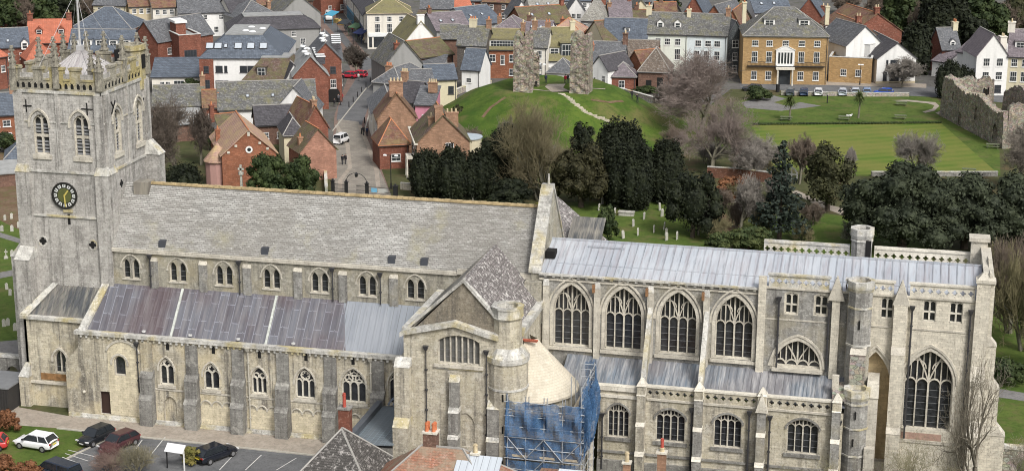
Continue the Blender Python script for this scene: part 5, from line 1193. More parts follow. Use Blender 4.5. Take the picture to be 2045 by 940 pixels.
# ---- far left, behind the tower
house((56,86),(141,84), 6.2, 9, 4.2, 'x', 'brick', 'orange', 'tall brick house with bright orange tiled roof and two dormers behind the tower', [(3.6,1,1.2,V3)], chim=[(.04,.5,1.1,.8,1.3,'brick',1),(.96,.5,1.1,.8,1.3,'brick',1)], dorm=[(.26,7.6,1.1,1.1,'g','brick'),(.78,7.6,1.1,1.1,'g','brick')], name='brick_house')
house((54,122),(112,118), 4.0, 8, 3.6, 'hip', 'brick', 'orange', 'low brick wing with hipped orange tiled roof seen between the tower pinnacles', [(1.2,1,1.2,V2)], name='brick_house')
house((-40,97),(57,93), 6.0, 9, 3.3, 'x', 'brick', 'slateb', 'long brick house with blue slate roof at the far left edge', [(3.4,1,1.3,V4)], rl=[(.36,.3,.6,.8),(.58,.3,.6,.8)], dorm=[(.92,5.6,1.1,1.3,'g','white')], name='brick_house')
house((-18,118),(14,113), 6.5, 6, 2.3, 'hip', 'brick', 'orange', 'brick house corner with small hipped orange roof at the left edge', [(3.6,.9,1.2,V2)], name='brick_house')
house((136,103),(262,104), 6.0, 8.5, 3.9, 'x', 'brick', 'slateb', 'long terrace with blue slate roof and a row of five white dormers behind the tower', [(3.2,1,1.3,V5)], dorm=[(.09,7.0,1.5,1.2,'f','white'),(.29,7.0,1.5,1.2,'f','white'),(.49,7.0,1.5,1.2,'f','white'),(.70,7.0,1.5,1.2,'f','white'),(.90,7.0,1.5,1.2,'f','white')], name='terrace')
house((142,58),(262,60), 6.5, 12, 4.2, 'hip', 'brick', 'slateb', 'broad grey hipped slate roof of the block behind the five dormer terrace', [(3.2,1,1.3,V5)], name='slate_house')
house((265,78),(315,85), 6.3, 16, 4.0, 'y', 'brick', 'slate', 'red brick gabled house with grey roof standing right behind the tower stair turret', [(3.4,1,1.4,(.5,))], side=[(cR,3.4,1,1.3,(.2,.5))], name='brick_house')
house((315,97),(358,96), 4.6, 9, .4, 'flat', 'brick', 'felt', 'low red brick flat roofed extension with a parked car deck behind it', name='brick_building', cat='building')
house((357,76),(401,73), 7.6, 9, .5, 'flat', 'brick', 'felt', 'red brick block with one wide dark window and a lift housing on its flat roof', [(3.2,2.6,1.6,(.5,),'p',1)], name='brick_building', cat='building', extra=lambda r, W: (lambda b: (b.box(.5, W-2.2, 3.5, 8, 7.7, 10.2), b.box(.2, W-1.9, 3.2, 8.3, 10.2, 10.7, 1), b.build('lift_housing', [HB['brick'], M_frame], r)))(MB()))
big = house((398,117),(566,117), 8.3, 22, 3.9, 'mans', 'white', 'slateb', 'long white rendered block with brick end bay under a blue slate roof with bright rooflights', [(5.6,1.3,1.2,(.23,.52,.61),'n',1),(5.6,.5,1.2,(.31,),'n',1),(2.0,1.5,1.9,(.23,),'n',1),(2.0,.7,1.9,(.31,),'n',1)], rl=[(.11,.5,1.5,1.5),(.21,.5,1.5,1.5),(.30,.5,.7,1.0),(.45,.5,1.5,1.5),(.60,.5,1.5,1.5),(.75,.5,1.5,1.5)], name='white_building', cat='building',
  extra=lambda r, W: [(lambda b: (b.sphere((x, y, 12.35), .75, 10, 5, 0, .4), b.build('dome_light', M_dome, r)))(MB()) for x, y in ((8,9),(11,12),(9.5,7.6),(8.5,14))]+[(lambda b: (b.box(0, W*.165, -.35, 0, 0, 8.25), b.build('brick_bay', HB['brick'], r), put_window(r, W*.08, -.35, 5.6, 0, .9, 1.2, 's', True), put_window(r, W*.08, -.35, 2.2, 0, 1.1, 1.9, 's', True)))(MB())])
house((350,30),(351,29), 0.1, .1, .1, 'flat', 'white', 'felt', 'x') if False else None
house((482,164),(604,166), 4.4, 12, 4.2, 'mans', 'tileh', 'tiled', 'low building with mossy brown tiled slopes and a single dark arched dormer', [], dorm=[(.32,5.5,1.6,1.6,'f','dark')], name='tiled_building', cat='building')
house((568,165),(607,163), 4.6, 10, 3.4, 'y', 'white', 'slated', 'small white gable poking up between the brown tiled roof and the brick shops', name='white_house')
for i, (a, b, h, d, rh, lb) in enumerate([((586,152),(655,150),6.6,16,3.6,'nearer red brick shop range with sloping parapet by the street corner'), ((620,120),(682,119),8.4,17,3.2,'red brick shop range with arched passage and louvred roof by the street corner')]):
    def ex(r, W, h=h, d=d, rh=rh, i=i):
        for q in range(5):
            b_ = MB(); y = 3+q*2.6; b_.box(W*.72, W*.72+1.6, y, y+.9, h+rh*.45, h+rh*.75+.3); b_.box(W*.7, W*.72+1.7, y-.1, y+1.0, h+rh*.75+.3, h+rh*.75+.4, 1); b_.build('louvre_box', [RM['slated'], M_dome], r)
        for x, y in ((W*.45, 2.5), (W*.4, 5.5), (W*.5, 9), (W*.42, 12)):
            b_ = MB(); b_.sphere((x, y, h+rh+.1), .7, 10, 5, 0, .4); b_.build('dome_light', M_dome, r)
        if i:
            f_ = Fr((0,0,0),(1,0,0)); b_ = MB(); b_.wall(f_, arch_loop(W*.72, 2.4, 0, 1.9, 1.1), (), .03); b_.build('archway', M_black, r)
    house(a, b, h, d, rh, 'y', 'brick', 'slate' if i else 'felt', lb, [(h-2.6,1,1.2,(.72,),'s',1),(2.9,1,1.6,(.72,))] if i else [(2.9,1,1.4,(.5,))], side=[(cR,3.2,1.2,1.5,(.1,.35,.6,.85)),(cR,6.0,1.2,1.2,(.1,.35,.6))] if i else [(cR,3.2,1.2,1.5,(.2,.6))], name='brick_shops', cat='shops', extra=ex)
house((437,220),(632,214), 4.6, 11, 3.9, 'x', 'white', 'slatem', 'long white public house with weathered slate roof and two small rooflights', [(1.2,1.1,1.6,(.23,))], rl=[(.30,.45,.6,.7),(.56,.45,.6,.7)], chim=[(.0,.3,.7,.7,-.5,'white',1)], name='white_house')
house((546,223),(630,224), 4.4, 8, 4.3, 'y', 'white', 'slate', 'wide white gabled wing facing the church with slate verges and a small round vent', name='white_house', extra=lambda r, W: (lambda b: (b.plate(Fr((0,0,0),(1,0,0)), circ(W*.88, 4.0, .35, 12), 0, .06), b.build('round_vent', M_dframe, r)))(MB()))
house((512,250),(604,246), 3.6, 7, 2.6, 'x', 'brickd', 'slated', 'low outbuilding with long dark slate roof below the wide white gable', [(1.2,.9,1,(.2,.5,.8))], name='outbuilding', cat='building')
house((303,155),(396,154), 3.2, 8, 2.6, 'mono', 'whitew', 'slateb', 'low white house with slate lean-to roof and big conservatory windows by the tower', [(1.2,.8,1.1,(.22,.34)),(1.0,2.0,1.5,(.58,.85),'c')], name='white_house')
house((306,213),(406,211), 5.0, 8, 3.0, 'x', 'brickd', 'slatem', 'old brown brick terrace with grey roof, half hidden by a bare tree', [(3.0,1.4,1.1,(.13,.45,.82),'c'),(.8,1.2,1.2,(.3,.7),'c')], chim=[(.98,.5,.9,.9,1.6,'brickt',2)], name='brick_terrace', cat='terrace')
house((406,215),(438,214), 5.0, 7, 2.4, 'x', 'brick', 'tile', 'short red tiled house between the brown terrace and the white public house', [(2.8,1,1,(.5,))], name='brick_house')
house((352,250),(410,246), 3.0, 6, 1.6, 'mono', 'brickd', 'felt', 'low grey roofed sheds in the yard beside the old terrace', name='outbuilding', cat='building')
def hall_extra(r, W):
    f = Fr((0,0,0),(1,0,0)); b = MB(); b.plate(f, circ(W*.5, 5.9, .55, 18), 0, .1, 0); b.wall(f, circ(W*.5, 5.9, .3, 14), (), .115, 1); b.build('round_window', [M_frame, M_pane], r)
    b = MB(); b.ngon(-.3, 3.0, 0, 3.8, 2.0, 2.0, 12); b.ngon(-.3, 3.0, 3.8, 3.9, 2.3, 2.3, 12, 1); b.ngon(-.3, 3.0, 3.9, 6.6, 2.3, .05, 12, 1); b.build('round_bay', [HB['pinkr'], RM['pinkt']], r)
    for fx in (.12, .26, .7, .84, .5): b = MB(); b.box(W*fx-.2, W*fx+.2, -.16, 0, 5.0+3.4*(1-abs(2*fx-1))-.35, 5.0+3.4*(1-abs(2*fx-1))+(0.3 if fx == .5 else 0)); b.build('kneeler_stone', ST['dress'], r)
house((443,309),(552,306), 5.2, 15, 3.7, 'y', 'brickb', 'pinkt', 'orange brick hall with pink tiled roof and a white round window in its gable', name='brick_hall', cat='hall', rot=8, extra=hall_extra, chim=[(.06,.62,.7,.7,1.6,'brickb',1)])
house((567,272),(609,270), 4.6, 8, 2.6, 'hip', 'cream', 'slated', 'small cream house with dark hipped slate roof beside the pink roofed hall', [(2.6,1.4,.9,(.5,),'c')], name='cream_house')
house((440,262),(478,258), 4.0, 5, 2.3, 'x', 'white', 'tiled', 'small white house with brown roof behind the pink roofed hall', chim=[(-.2,.4,.7,.7,2.2,'brick',1)], name='white_house')
house((599,301),(672,300), 4.8, 6, 3.4, 'y', 'brickp', 'tiled', 'weathered pink brick gabled cottage standing beside the church gates', name='brick_house', rot=20, side=[(cR,1.2,1,1.2,(.3,.7))], chim=[(.12,.35,.7,.7,1.0,'brickt',1)])
house((606,256),(656,255), 5.2, 9, 3.6, 'y', 'brick', 'tile', 'red brick house with steep red tiled roof behind the pink brick cottage', rot=20, side=[(cR,1.2,1,1.2,(.2,.5,.8)),(cR,3.4,1,1.2,(.2,.5,.8))], chim=[(.5,.1,.9,.9,.8,'brickt',2)], name='brick_house')
# ---- right side of the street
house(None, None, 6.0, 7.6, 4.2, 'y', 'brickt', 'tile', 'tall tan brick gabled house with red tiled roof right of the street', [(3.0,1.1,1.4,(.14,))], side=[(cL,3.2,1,1.5,(.15,.4,.65,.9))], chim=[(.5,.16,2.3,1.1,1.8,'brickt',4)], world=((-1.40,114.30),(4.76,116.67)), name='brick_house')
house((758,290),(817,290), 3.9, 6.5, 3.8, 'hip', 'brick', 'tile', 'low brick house with steep pyramid roof of dark red tiles beside the street lamp', [(1.3,1.4,1.1,(.55,),'c')], rot=14, name='brick_house')
def bow_extra(r, W):
    b = MB(); b.ngon(W+.1, 4.5, 0, 5.6, 2.3, 2.3, 16); b.ngon(W+.1, 4.5, 5.6, 5.8, 2.5, 2.5, 16, 1); b.build('bow_bay', [HB['cream'], RM['lead']], r)
    b = MB(); b.box(-1.6, -.15, 1.0, 3.4, 3.0, 3.5)
    for y in (1.1, 3.2): b.ngon(-1.5, y, 0, 3.0, .16, .14, 8)
    b.build('porch', ST['copew'], r); b = MB(); b.box(-.45, .1, -.3, 13.3, 5.55, 5.85); b.build('cornice', ST['copew'], r)
house(None, None, 5.9, 11, 4.2, 'y', 'brickt', 'tiled', 'large brown brick house with a white gable window and a curved cream bay', [(4.1,1.2,1.6,(.62,))], side=[(cL,1.0,1.1,1.9,(.3,.6,.85)),(cL,3.8,1.1,1.5,(.3,.6,.85))], chim=[(.42,.06,1.2,1.4,2.0,'brickt',0),(.68,.15,2.0,1.1,1.6,'brickt',3),(.3,.2,1.0,1.0,1.0,'brickt',2)], world=((10.20,98.30),(18.04,101.31)), name='brick_house', extra=bow_extra)
house(None, None, 5.2, 13.5, 2.4, 'y', 'whitew', 'slate', 'narrow white fronted shop with grey slate roof leaning over the street', side=[(cL,3.4,1,1.4,(.2,.5,.8))], chim=[(.7,.2,1.6,.9,1.2,'brickd',3)], world=((-5.00,122.80),(0.60,124.95)), name='white_shop', cat='shop')
house((772,200),(826,205), 4.6, 8, 3.0, 'x', 'grey', 'slated', 'low dark slate roof between the street shops and the white workshops', chim=[(.3,.5,1.2,.8,1.6,'brickt',4)], name='slate_house')
house((745,165),(800,170), 5.6, 12, 2.6, 'hip', 'grey', 'slate', 'grey slate hipped roof above the bend of the street', chim=[(.25,.3,1.2,.8,1.4,'brickt',3)], name='slate_house')
house((829,210),(866,211), 5.0, 7, 2.2, 'mono', 'pink', 'slate', 'bright pink rendered house with grey roof behind the brick chimneys', [(2.4,.5,.9,(.45,))], chim=[(.75,.6,1.6,.9,1.1,'brickt',4)], name='pink_house')
house((813,176),(868,174), 4.6, 9, 2.6, 'x', 'white', 'slate', 'white workshop with satellite dish and grey slate roof left of the mound', side=[(cR,1.4,.9,1.6,(.2,.6))], name='white_building', cat='building', extra=lambda r, W: (lambda b: (b.ngon(1.5, -.6, 3.4, 3.8, .1, .6, 12), b.tube((1.5,-.6,2.2),(1.5,-.6,3.4),.05), b.build('satellite_dish', M_dome, r)))(MB()))
house((854,160),(912,158), 5.4, 8, 2.2, 'x', 'cream', 'slateb', 'cream rendered building with blue slate roof and external stair left of the mound', [(2.6,1,1.4,(.8,),'c',1)], side=[(cR,2.8,.9,1.6,(.5,))], name='cream_building', cat='building')
house((806,158),(855,160), 4.8, 8, .5, 'flat', 'grey', 'felt', 'flat roof with air conditioning units beside the cream building', name='flat_roofed_building', cat='building', extra=lambda r, W: [(lambda b: (b.box(x, x+1.3, y, y+.5, 5.0, 6.3), b.plate(Fr((0,y,0),(1,0,0)), circ(x+.65, 5.7, .42, 12), 0, .03, 1), b.build('air_conditioner', [M_frame, M_dframe], r)))(MB()) for x, y in ((1.0,1.2),(2.7,1.2))])
house((830,130),(886,131), 3.4, 6, 1.2, 'mono', 'white', 'slate', 'low white outhouse with a grey lean-to roof above the blue slate building', [(1.2,1,1,(.15,.45))], name='outbuilding', cat='building')
house((922,138),(958,140), 4.6, 7, 3.6, 'x', 'white', 'slateb', 'little white cottage with a steep swept slate roof at the left foot of the mound', [(2.0,1,.8,(.4,),'c')], name='white_cottage', cat='cottage')
house((840,116),(905,108), 4.6, 10, 2.8, 'x', 'brickd', 'tiled', 'long mossy brown tiled roof behind the low white outhouse', name='brick_building', cat='building')
house((772,128),(842,130), 6.0, 11, 4.6, 'y', 'grey', 'slatem', 'grey mossy slate gabled house with a dark ridge chimney left of the bare courtyards', rot=28, chim=[(.35,.1,1.1,.8,.8,'brick',1)], side=[(cR,3,1,1.2,(.3,.7))], name='slate_house')
house((808,84),(874,86), 6.6, 11, 4.4, 'y', 'white', 'moss', 'white gabled house with yellow mossed roof and a tall white end chimney', rot=28, chim=[(.5,.03,1.5,.9,1.3,'white',0)], side=[(cR,3,1,1.2,(.3,.7))], name='white_house')
def shop_pic(r, W):
    b = MB(); b.box(.2, W-.2, -.18, 0, 2.9, 3.7, 0); b.box(W*.42, W-.4, -.08, 0, .5, 2.9, 0); b.box(.35, W*.10, -.04, 0, .4, 2.8, 1); b.box(W*.14, W*.38, -.04, 0, .4, 2.8, 1); b.box(W*.55, W*.75, -.1, -.08, 1.1, 1.9, 1); b.build('shopfront', [simple('shop_white_fascia', (.68,.7,.7), .4, .04), M_pane], r)
corner = house((733,28),(822,27), 8.2, 10, 3.3, 'hip', 'whitew', 'moss', 'tall white corner building with golden mossy hipped roof and white shopfront', [(6.4,1.0,1.1,(.23,.5,.77)),(3.9,1.05,1.9,(.23,.5,.77))], side=[(cL,6.4,1,1.1,(.3,.7)),(cL,3.9,1,1.9,(.3,.7))], name='corner_shop', cat='shop', extra=shop_pic)
# ---- middle ground behind the castle mound
house((913,90),(969,92), 7.4, 8, 3.4, 'x', 'dark', 'slatem', 'tall dark flint walled house with lichened slate roof and green mossy chimney', [(5.2,1,1.1,(.35,),'c'),(4.6,.7,1.8,(.8,),'s'),(1.2,.9,1.6,(.8,),'c')], chim=[(.42,.5,1.5,1,1.4,'cream',3),(.98,.5,.9,1.2,1.4,'brickt',2)], name='dark_house')
house((880,78),(918,78), 6.2, 9, 2.4, 'x', 'brickd', 'slatem', 'narrow brown house with lichened roof left of the dark flint house', side=[(cR,3,.8,1.4,(.1,))], name='brick_house')
house((974,98),(1042,99), 6.2, 8, 3.6, 'x', 'brickb', 'moss', 'red brick house with a wide white dormer strip and mossy roof', [(3.6,1.2,1.4,(.14,.72),'c'),(3.0,.8,1.9,(.44,)),(.7,1.2,1.3,(.72,),'c')], dorm=[(.42,6.6,5.6,1.3,'f','white')], chim=[(1.0,.5,.9,1.2,1.3,'brickt',2)], name='brick_house')
house((964,126),(1000,128), 3.0, 7, 1.4, 'mono', 'beige', 'lich', 'low sandy stone outhouse with lichened lean-to roof at the back of the mound', [(.8,.9,1.3,(.4,),'n',1)], name='outbuilding', cat='building')
house((1060,94),(1092,95), 7.6, 8, 3.2, 'x', 'whitew', 'slatem', 'narrow cream three storey house seen between the two castle ruins', [(5.4,.9,1.4,(.55,)),(3.0,.9,1.4,(.55,)),(.8,.9,1.3,(.55,))], chim=[(.05,.5,1.0,1.2,1.5,'brickt',2),(.85,.55,1.1,.8,1.6,'brickt',2)], name='cream_house')
house((1088,120),(1150,119), 4.6, 9, 6.0, 'x', 'white', 'moss', 'white house with a big moss green roof and broad dormer between the castle ruins', [(1.8,1.4,1.2,(.2,),'c')], dorm=[(.32,5.6,1.9,1.3,'f','grey'),(.72,5.2,2.4,2.6,'f','slateh')], chim=[(.98,.5,1.0,1.2,1.2,'cream',2)], name='white_house')
house((1092,146),(1146,148), 3.2, 6, 2.6, 'hip', 'white', 'slate', 'low white building with hipped slate roof between the castle ruins', [(1.0,1.0,1.2,(.3,.7))], name='white_building', cat='building')
house((1168,124),(1246,126), 4.6, 8, 3.6, 'x', 'white', 'slate', 'white house with weathered grey slate roof right of the castle ruins', [(2.4,.9,1.0,(.85,))], chim=[(.12,.3,1.4,.9,1.0,'brickp',3),(.99,.5,1.0,1.3,1.8,'brickd',3)], name='white_house')
house((1180,136),(1214,141), 4.4, 8, 2.6, 'y', 'white', 'slated', 'small white gabled cottage tight against the right hand castle ruin', [(1.9,.8,1.3,(.78,)),(2.2,.4,.4,(.25,),'n')], name='white_cottage', cat='cottage')
def barn_extra(r, W):
    b = MB(); b.box(W*.25, W*.42, -.05, 0, .0, 2.4, 0); b.box(W*.6, W*.78, -.05, 0, .8, 3.0, 0); b.build('barn_opening', M_black, r)
house((1275,144),(1338,146), 4.0, 8, 4.4, 'hip', 'brickd', 'thatch', 'brown timbered barn-like house with shaggy hipped roof right of the mound', name='timber_house', extra=barn_extra)
house((1240,118),(1312,120), 4.0, 8, 3.4, 'x', 'brickp', 'thatch', 'long brown roofed range behind the timbered barn-like house', name='timber_house')
house((1216,154),(1270,155), 2.9, 6, 2.5, 'hip', 'brick', 'purple', 'small low brick house with hipped purple slate roof at the right foot of the mound', [(.8,1.1,1.4,(.48,),'c')], name='brick_cottage', cat='cottage')
house((1252,128),(1284,136), 4.2, 6, 3.0, 'y', 'brickb', 'tile', 'little orange gable between the long brown range and the purple roofed cottage', name='brick_cottage', cat='cottage')
house((1206,82),(1293,84), 4.4, 9, 4.4, 'x', 'white', 'slateb', 'white house with a large plain blue slate roof and one white dormer', [(1.8,1.0,1.3,(.07,.74))], dorm=[(.52,6.2,.9,.9,'f','white')], name='white_house')
house((1294,67),(1373,69), 8.6, 9, 3.8, 'x', 'mint', 'slatem', 'pale mint three storey house with two white gabled dormers', [(6.3,1.1,1.3,(.26,.5,.76)),(3.2,1.1,2.2,(.26,.76))], dorm=[(.30,9.7,1.1,1.1,'g','white'),(.74,9.7,1.1,1.1,'g','white')], chim=[(-.02,.5,1.1,1.4,1.4,'cream',3),(1.0,.45,.9,1.2,1.3,'cream',2)], name='mint_house')
house((1373,69),(1452,72), 8.6, 9, 3.8, 'x', 'blue', 'slatem', 'pale blue white house with patchy lichened roof, directly right of the mint house', [(6.2,1.2,1.2,(.28,.53,.76)),(3.4,1.1,1.8,(.25,.5,.76))], chim=[(.95,.5,.9,1.2,1.3,'brickt',2)], name='pale_house')
house((1453,72),(1485,71), 8.4, 7, 3.0, 'y', 'slateh', 'slate', 'narrow slate hung house with a little gable squeezed beside the yellow hotel', [(5.9,1.3,1.5,(.5,),'c'),(3.2,.9,1.5,(.5,)),(.6,1.0,1.4,(.5,))], name='slate_hung_house')
def hotel_extra(r, W):
    b = MB(); x = W*.5
    b.box(x-1.7, x+1.7, -.5, 0, 3.4, 4.0, 0); b.box(x-1.9, x+1.9, -.35, 0, 4.0, 7.2, 0)
    b.poly([(x-1.9,-.4,7.2),(x+1.9,-.4,7.2),(x,-.4,8.1)], 0); b.slab((x-2.0,-.5,7.15),(x-2.0,.1,7.15),(x,.1,8.15),(x,-.5,8.15),.1,0); b.slab((x,-.5,8.15),(x,.1,8.15),(x+2.0,.1,7.15),(x+2.0,-.5,7.15),.1,0)
    for i in range(5): u = x-1.25+i*.625; b.box(u-.2, u+.2, -.38, -.35, 4.4, 6.7, 1)
    b.build('bay_window', [M_frame, M_pane], r)
    b = MB()
    for s in (-1, 1):
        for y in (-1.3,): b.ngon(x+s*1.5, y, 0, 3.3, .2, .17, 10)
    b.box(x-1.9, x+1.9, -1.6, 0, 3.3, 3.75); b.box(x-1.2, x+1.2, -.05, 0, 0, 3.0, 1); b.build('portico', [ST['copew'], M_pane], r)
    b = MB(); b.box(1.0, W-.6, -.75, 0, 3.75, 3.9)
    for i in range(60):
        u = 1.0+(W-1.6)*i/59
        if abs(u-x) > 2: b.box(u-.02, u+.02, -.74, -.70, 3.9, 4.75)
    b.box(1.0, x-2, -.76, -.68, 4.72, 4.8); b.box(x+2, W-.6, -.76, -.68, 4.72, 4.8); b.build('balcony', M_iron, r)
    b = MB(); b.box(0, W, -.12, 0, 9.75, 10.05); b.build('cornice', ST['copew'], r)
house((1485,72),(1655,74), 10.0, 13, 5.0, 'hip', 'ochre', 'slatem', 'large ochre brick hotel with iron balcony, columned porch and central white bay window', [(8.0,1.2,1.1,(.14,.31,.5,.69,.87)),(4.7,1.1,2.1,(.14,.31,.69,.87)),(1.0,1.1,1.7,(.14,.31,.69,.87))], dorm=[(.31,11.8,1.9,1.2,'f','white'),(.72,11.8,1.9,1.2,'f','white')], chim=[(.02,.4,.8,1.2,3.6,'cream',1),(1.0,.35,.8,1.2,3.0,'cream',1)], name='hotel', cat='hotel', extra=hotel_extra, doors=[])
house((1656,122),(1741,126), 4.4, 7, .9, 'flat', 'ochre', 'slate', 'single storey ochre brick annex with stone parapet joined to the hotel', [(1.5,1.1,1.3,(.35,.70))], name='hotel_annex', cat='building')
house((1648,85),(1738,95), 6.8, 8, .5, 'flat', 'white', 'lead', 'white block with flat lead roof behind the hotel annex', name='white_building', cat='building')
house((1752,118),(1830,117), 5.2, 17, 3.2, 'y', 'white', 'slated', 'white gabled building with tall dark glazed doors and grey slate roof beside the hotel annex', [(3.4,.9,1.5,(.40,.50),'p',1),(3.4,.35,1.5,(.26,.66),'n',1),(.4,.9,2.1,(.40,.52),'p',1),(.7,.7,1.7,(.22,.68),'s',1)], rl=[], name='white_building', cat='building', extra=lambda r, W: (lambda b: (b.box(-.04, W+.04, -.08, 0, 0, .5), b.build('plinth', HB['beige'], r)))(MB()))
house((1690,92),(1762,88), 7.2, 12, 3.8, 'y', 'white', 'slate', 'white gabled rear range with grey roof behind the gabled building', name='white_building', cat='building')
for i, (a, b, h, m, rm, lb) in enumerate([((1618,66),(1660,84),7.0,'white','tile','white house with red tiled roof and tiny dormers nearest behind the hotel'), ((1640,45),(1700,66),7.4,'brick','tile','terrace with long red tiled roof running back behind the hotel'), ((1590,30),(1640,32),7.5,'brick','slateb','house with plain blue grey roof above the hotel roof')]):
    house(a, b, h, 12, 4.0, 'x' if i < 2 else 'y', m, rm, lb, [(4.6,1,1.2,V3)], dorm=[(.3,h+1.2,1,.9,'f','white'),(.7,h+1.2,1,.9,'f','white')] if i < 2 else [], chim=[(.97,.5,.9,1.1,1.2,'brick',2)], name='roofed_house')
# ---- right edge houses
house((1912,103),(1962,112), 6.4, 11, 3.2, 'x', 'white', 'purple', 'white house flank with purple slate roof between the yew trees and the tall white gable', [(4.4,.8,1.2,(.35,.75))], name='white_house')
house((1951,112),(2014,112), 8.0, 10, 4.2, 'y', 'white', 'purple', 'tall plain white gabled house with three rows of two windows', [(6.0,1.2,1.5,(.32,.74)),(3.3,1.2,1.5,(.32,.74)),(.7,1.2,1.4,(.32,.74),'s',1)], chim=[(.9,.25,1.3,1.6,2.6,'whitew',2)], name='white_house')
house((2014,112),(2100,116), 8.0, 10, 4.6, 'x', 'cream', 'purple', 'cream house with a wide white dormer at the right edge', [(6.0,1.1,1.4,(.15,.4,.7)),(3.0,1.2,1.9,(.15,.4,.7))], dorm=[(.3,9.4,2.4,1.2,'f','white')], chim=[(.02,.5,1.4,1.6,1.4,'whitew',4)], name='cream_house')
house((1882,99),(1918,98), 5.4, 7, 4.0, 'x', 'brick', 'slate', 'small slate roofed house with one white dormer behind the white houses', dorm=[(.62,6.0,.9,.9,'g','white')], chim=[(.98,.5,1.1,1.3,1.2,'cream',3)], name='slate_house')
house((1862,122),(1890,126), 3.2, 5, 1.8, 'mono', 'white', 'purple', 'little white outhouse half hidden by the dark yews', name='outbuilding', cat='building')
# ---- behind and above: the older streets
far = [
 ((357,27),(462,24),5.8,10,3.0,'x','white','slate','long white hall with grey slate roof at the top left'),
 ((462,28),(520,24),5.8,10,3.2,'x','whitew','slated','dark slate roofed range right of the long white hall'),
 ((362,4),(470,2),5,9,3,'x','brick','purple','purple roofed terrace above the long white hall'),
 ((460,62),(640,56),4.6,13,2.6,'mans','grey','slated','very long low dark roof with a glazed ridge behind the brick shops'),
 ((478,40),(560,34),5.2,12,3.6,'hip','grey','slate','broad grey hipped roof above the long low dark roof'),
 ((556,30),(640,26),6,13,4.4,'y','grey','slatem','large mossy gable roof left of the market street'),
 ((505,12),(560,8),5.5,9,3.4,'x','brickb','tile','orange brick gabled house among the grey roofs at the top'),
 ((560,4),(625,0),6,9,3.6,'x','brickd','tiled','brown roofed house left of the top of the market street'),
 ((300,57),(352,54),3.5,9,.4,'flat','white','felt','white flat roofed store behind the gabled brick house'),
 ((318,36),(352,34),3.2,6,.5,'flat','white','lead','small white flat roofed garage by the car yard'),
 ((186,10),(250,12),6,9,3,'x','cream','slate','cream house among the trees at the top left'),
 ((258,14),(305,12),6,9,3,'x','beige','tile','beige house with red roof behind the car yard'),
 ((305,16),(352,14),6,9,3,'x','whitew','tile','pale house with rusty roof at the top left'),
 ((-10,10),(30,12),6,8,3,'x','brick','slate','red brick house at the top left corner'),
 ((826,44),(900,46),3.6,7,1.8,'mono','brickd','tiled','low dark brick sheds behind the white corner building'),
 ((822,62),(884,60),3.4,12,1.6,'mono','brick','tiled','brick walled yard building right of the white corner building'),
 ((840,18),(905,18),5,9,3.2,'x','whitew','slate','white house with five rooflights at the top centre'),
 ((905,24),(945,22),4,8,2.8,'x','brickb','orange','low shed with a rusty corrugated orange roof'),
 ((872,62),(940,58),5.4,12,3.2,'x','grey','purple','wide purple grey roof behind the dark flint house'),
 ((940,52),(1004,44),5.4,12,3.4,'x','grey','slateb','blue grey roof running up to a ridge above the mossy dormer house'),
 ((986,60),(1042,62),6,9,2.6,'hip','grey','purple','hipped purple roof directly above the mossy dormer house'),
 ((1022,34),(1062,33),5.4,9,3.6,'y','white','slate','white pointed gable with grey slate roof at the top centre'),
 ((1062,26),(1124,24),5.4,9,3.2,'x','whitew','lich','pale grey lichened roof above the long brown roof'),
 ((1046,50),(1144,44),4.6,10,3.4,'x','brickb','tiled','long brown tiled roof over a pink brick wall in the middle of the town'),
 ((1134,22),(1168,22),6.4,8,3.0,'y','white','slate','bright white gabled house right of the long brown roof'),
 ((1160,42),(1212,44),5.2,9,5.4,'hip','grey','lich','square house with a tall stone coloured pyramid roof'),
 ((1046,68),(1096,70),6,8,2.4,'x','white','purple','white house with purple grey roof above the ruins'),
 ((1098,66),(1160,68),5,9,2.8,'hip','brick','pinkt','pinkish hipped roof above the right castle ruin'),
 ((1170,68),(1206,82),4.6,9,3.6,'y','cream','tiled','cream gabled house with brown roof left of the blue slate roof'),
 ((1218,36),(1262,36),6,10,3.4,'x','blue','purple','pale blue house with pinkish roof near the top'),
 ((1256,28),(1304,28),6,9,3.2,'y','cream','slatem','cream rendered gable above the blue slate roof'),
 ((1250,44),(1296,46),4.6,8,2.4,'x','brickd','tiled','brown roofed range above the blue slate roof'),
 ((1310,34),(1352,34),4.6,8,3.0,'x','beige','tile','yellowish gabled cottage above the mint house'),
 ((1328,24),(1360,24),5,8,3.6,'y','dark','slated','dark slate gabled house above the mint house'),
 ((1360,34),(1410,36),6,12,5,'y','brick','slateb','house with large steep blue slate roof and red verge above the mint house'),
 ((1402,44),(1450,48),6,12,4,'y','brickb','slate','grey roofed house with white stepped dormers above the pale blue house'),
 ((1440,60),(1484,62),6,12,4.4,'y','brickb','tile','orange brick gabled house behind the slate hung house'),
 ((1458,30),(1508,36),5.6,9,3.0,'x','brickd','tiled','dark brown roofed terrace left of the hotel roof'),
 ((1508,26),(1580,24),7,9,3.4,'x','white','slateb','white gabled house with blue roof peeping over the hotel roof'),
 ((1186,6),(1210,6),9,9,1,'flat','brick','felt','tall red brick flats at the top edge'),
 ((905,2),(960,2),5,9,2.8,'x','brick','slate','brick house at the top edge in the middle'),
 ((1120,2),(1180,2),5,9,2.8,'x','white','slateb','white house with blue roof at the top edge'),
 ((640,-14),(700,-20),6,9,3,'x','brick','slate','brick house at the head of the market street'),
 ((964,4),(1024,6),5,9,2.8,'x','brickd','tile','dark brick house with red roof at the top edge'),
 ((1240,2),(1300,4),6,9,3,'x','grey','slate','grey house at the top edge above the cream gable'),
]
rf_ = random.Random(3)
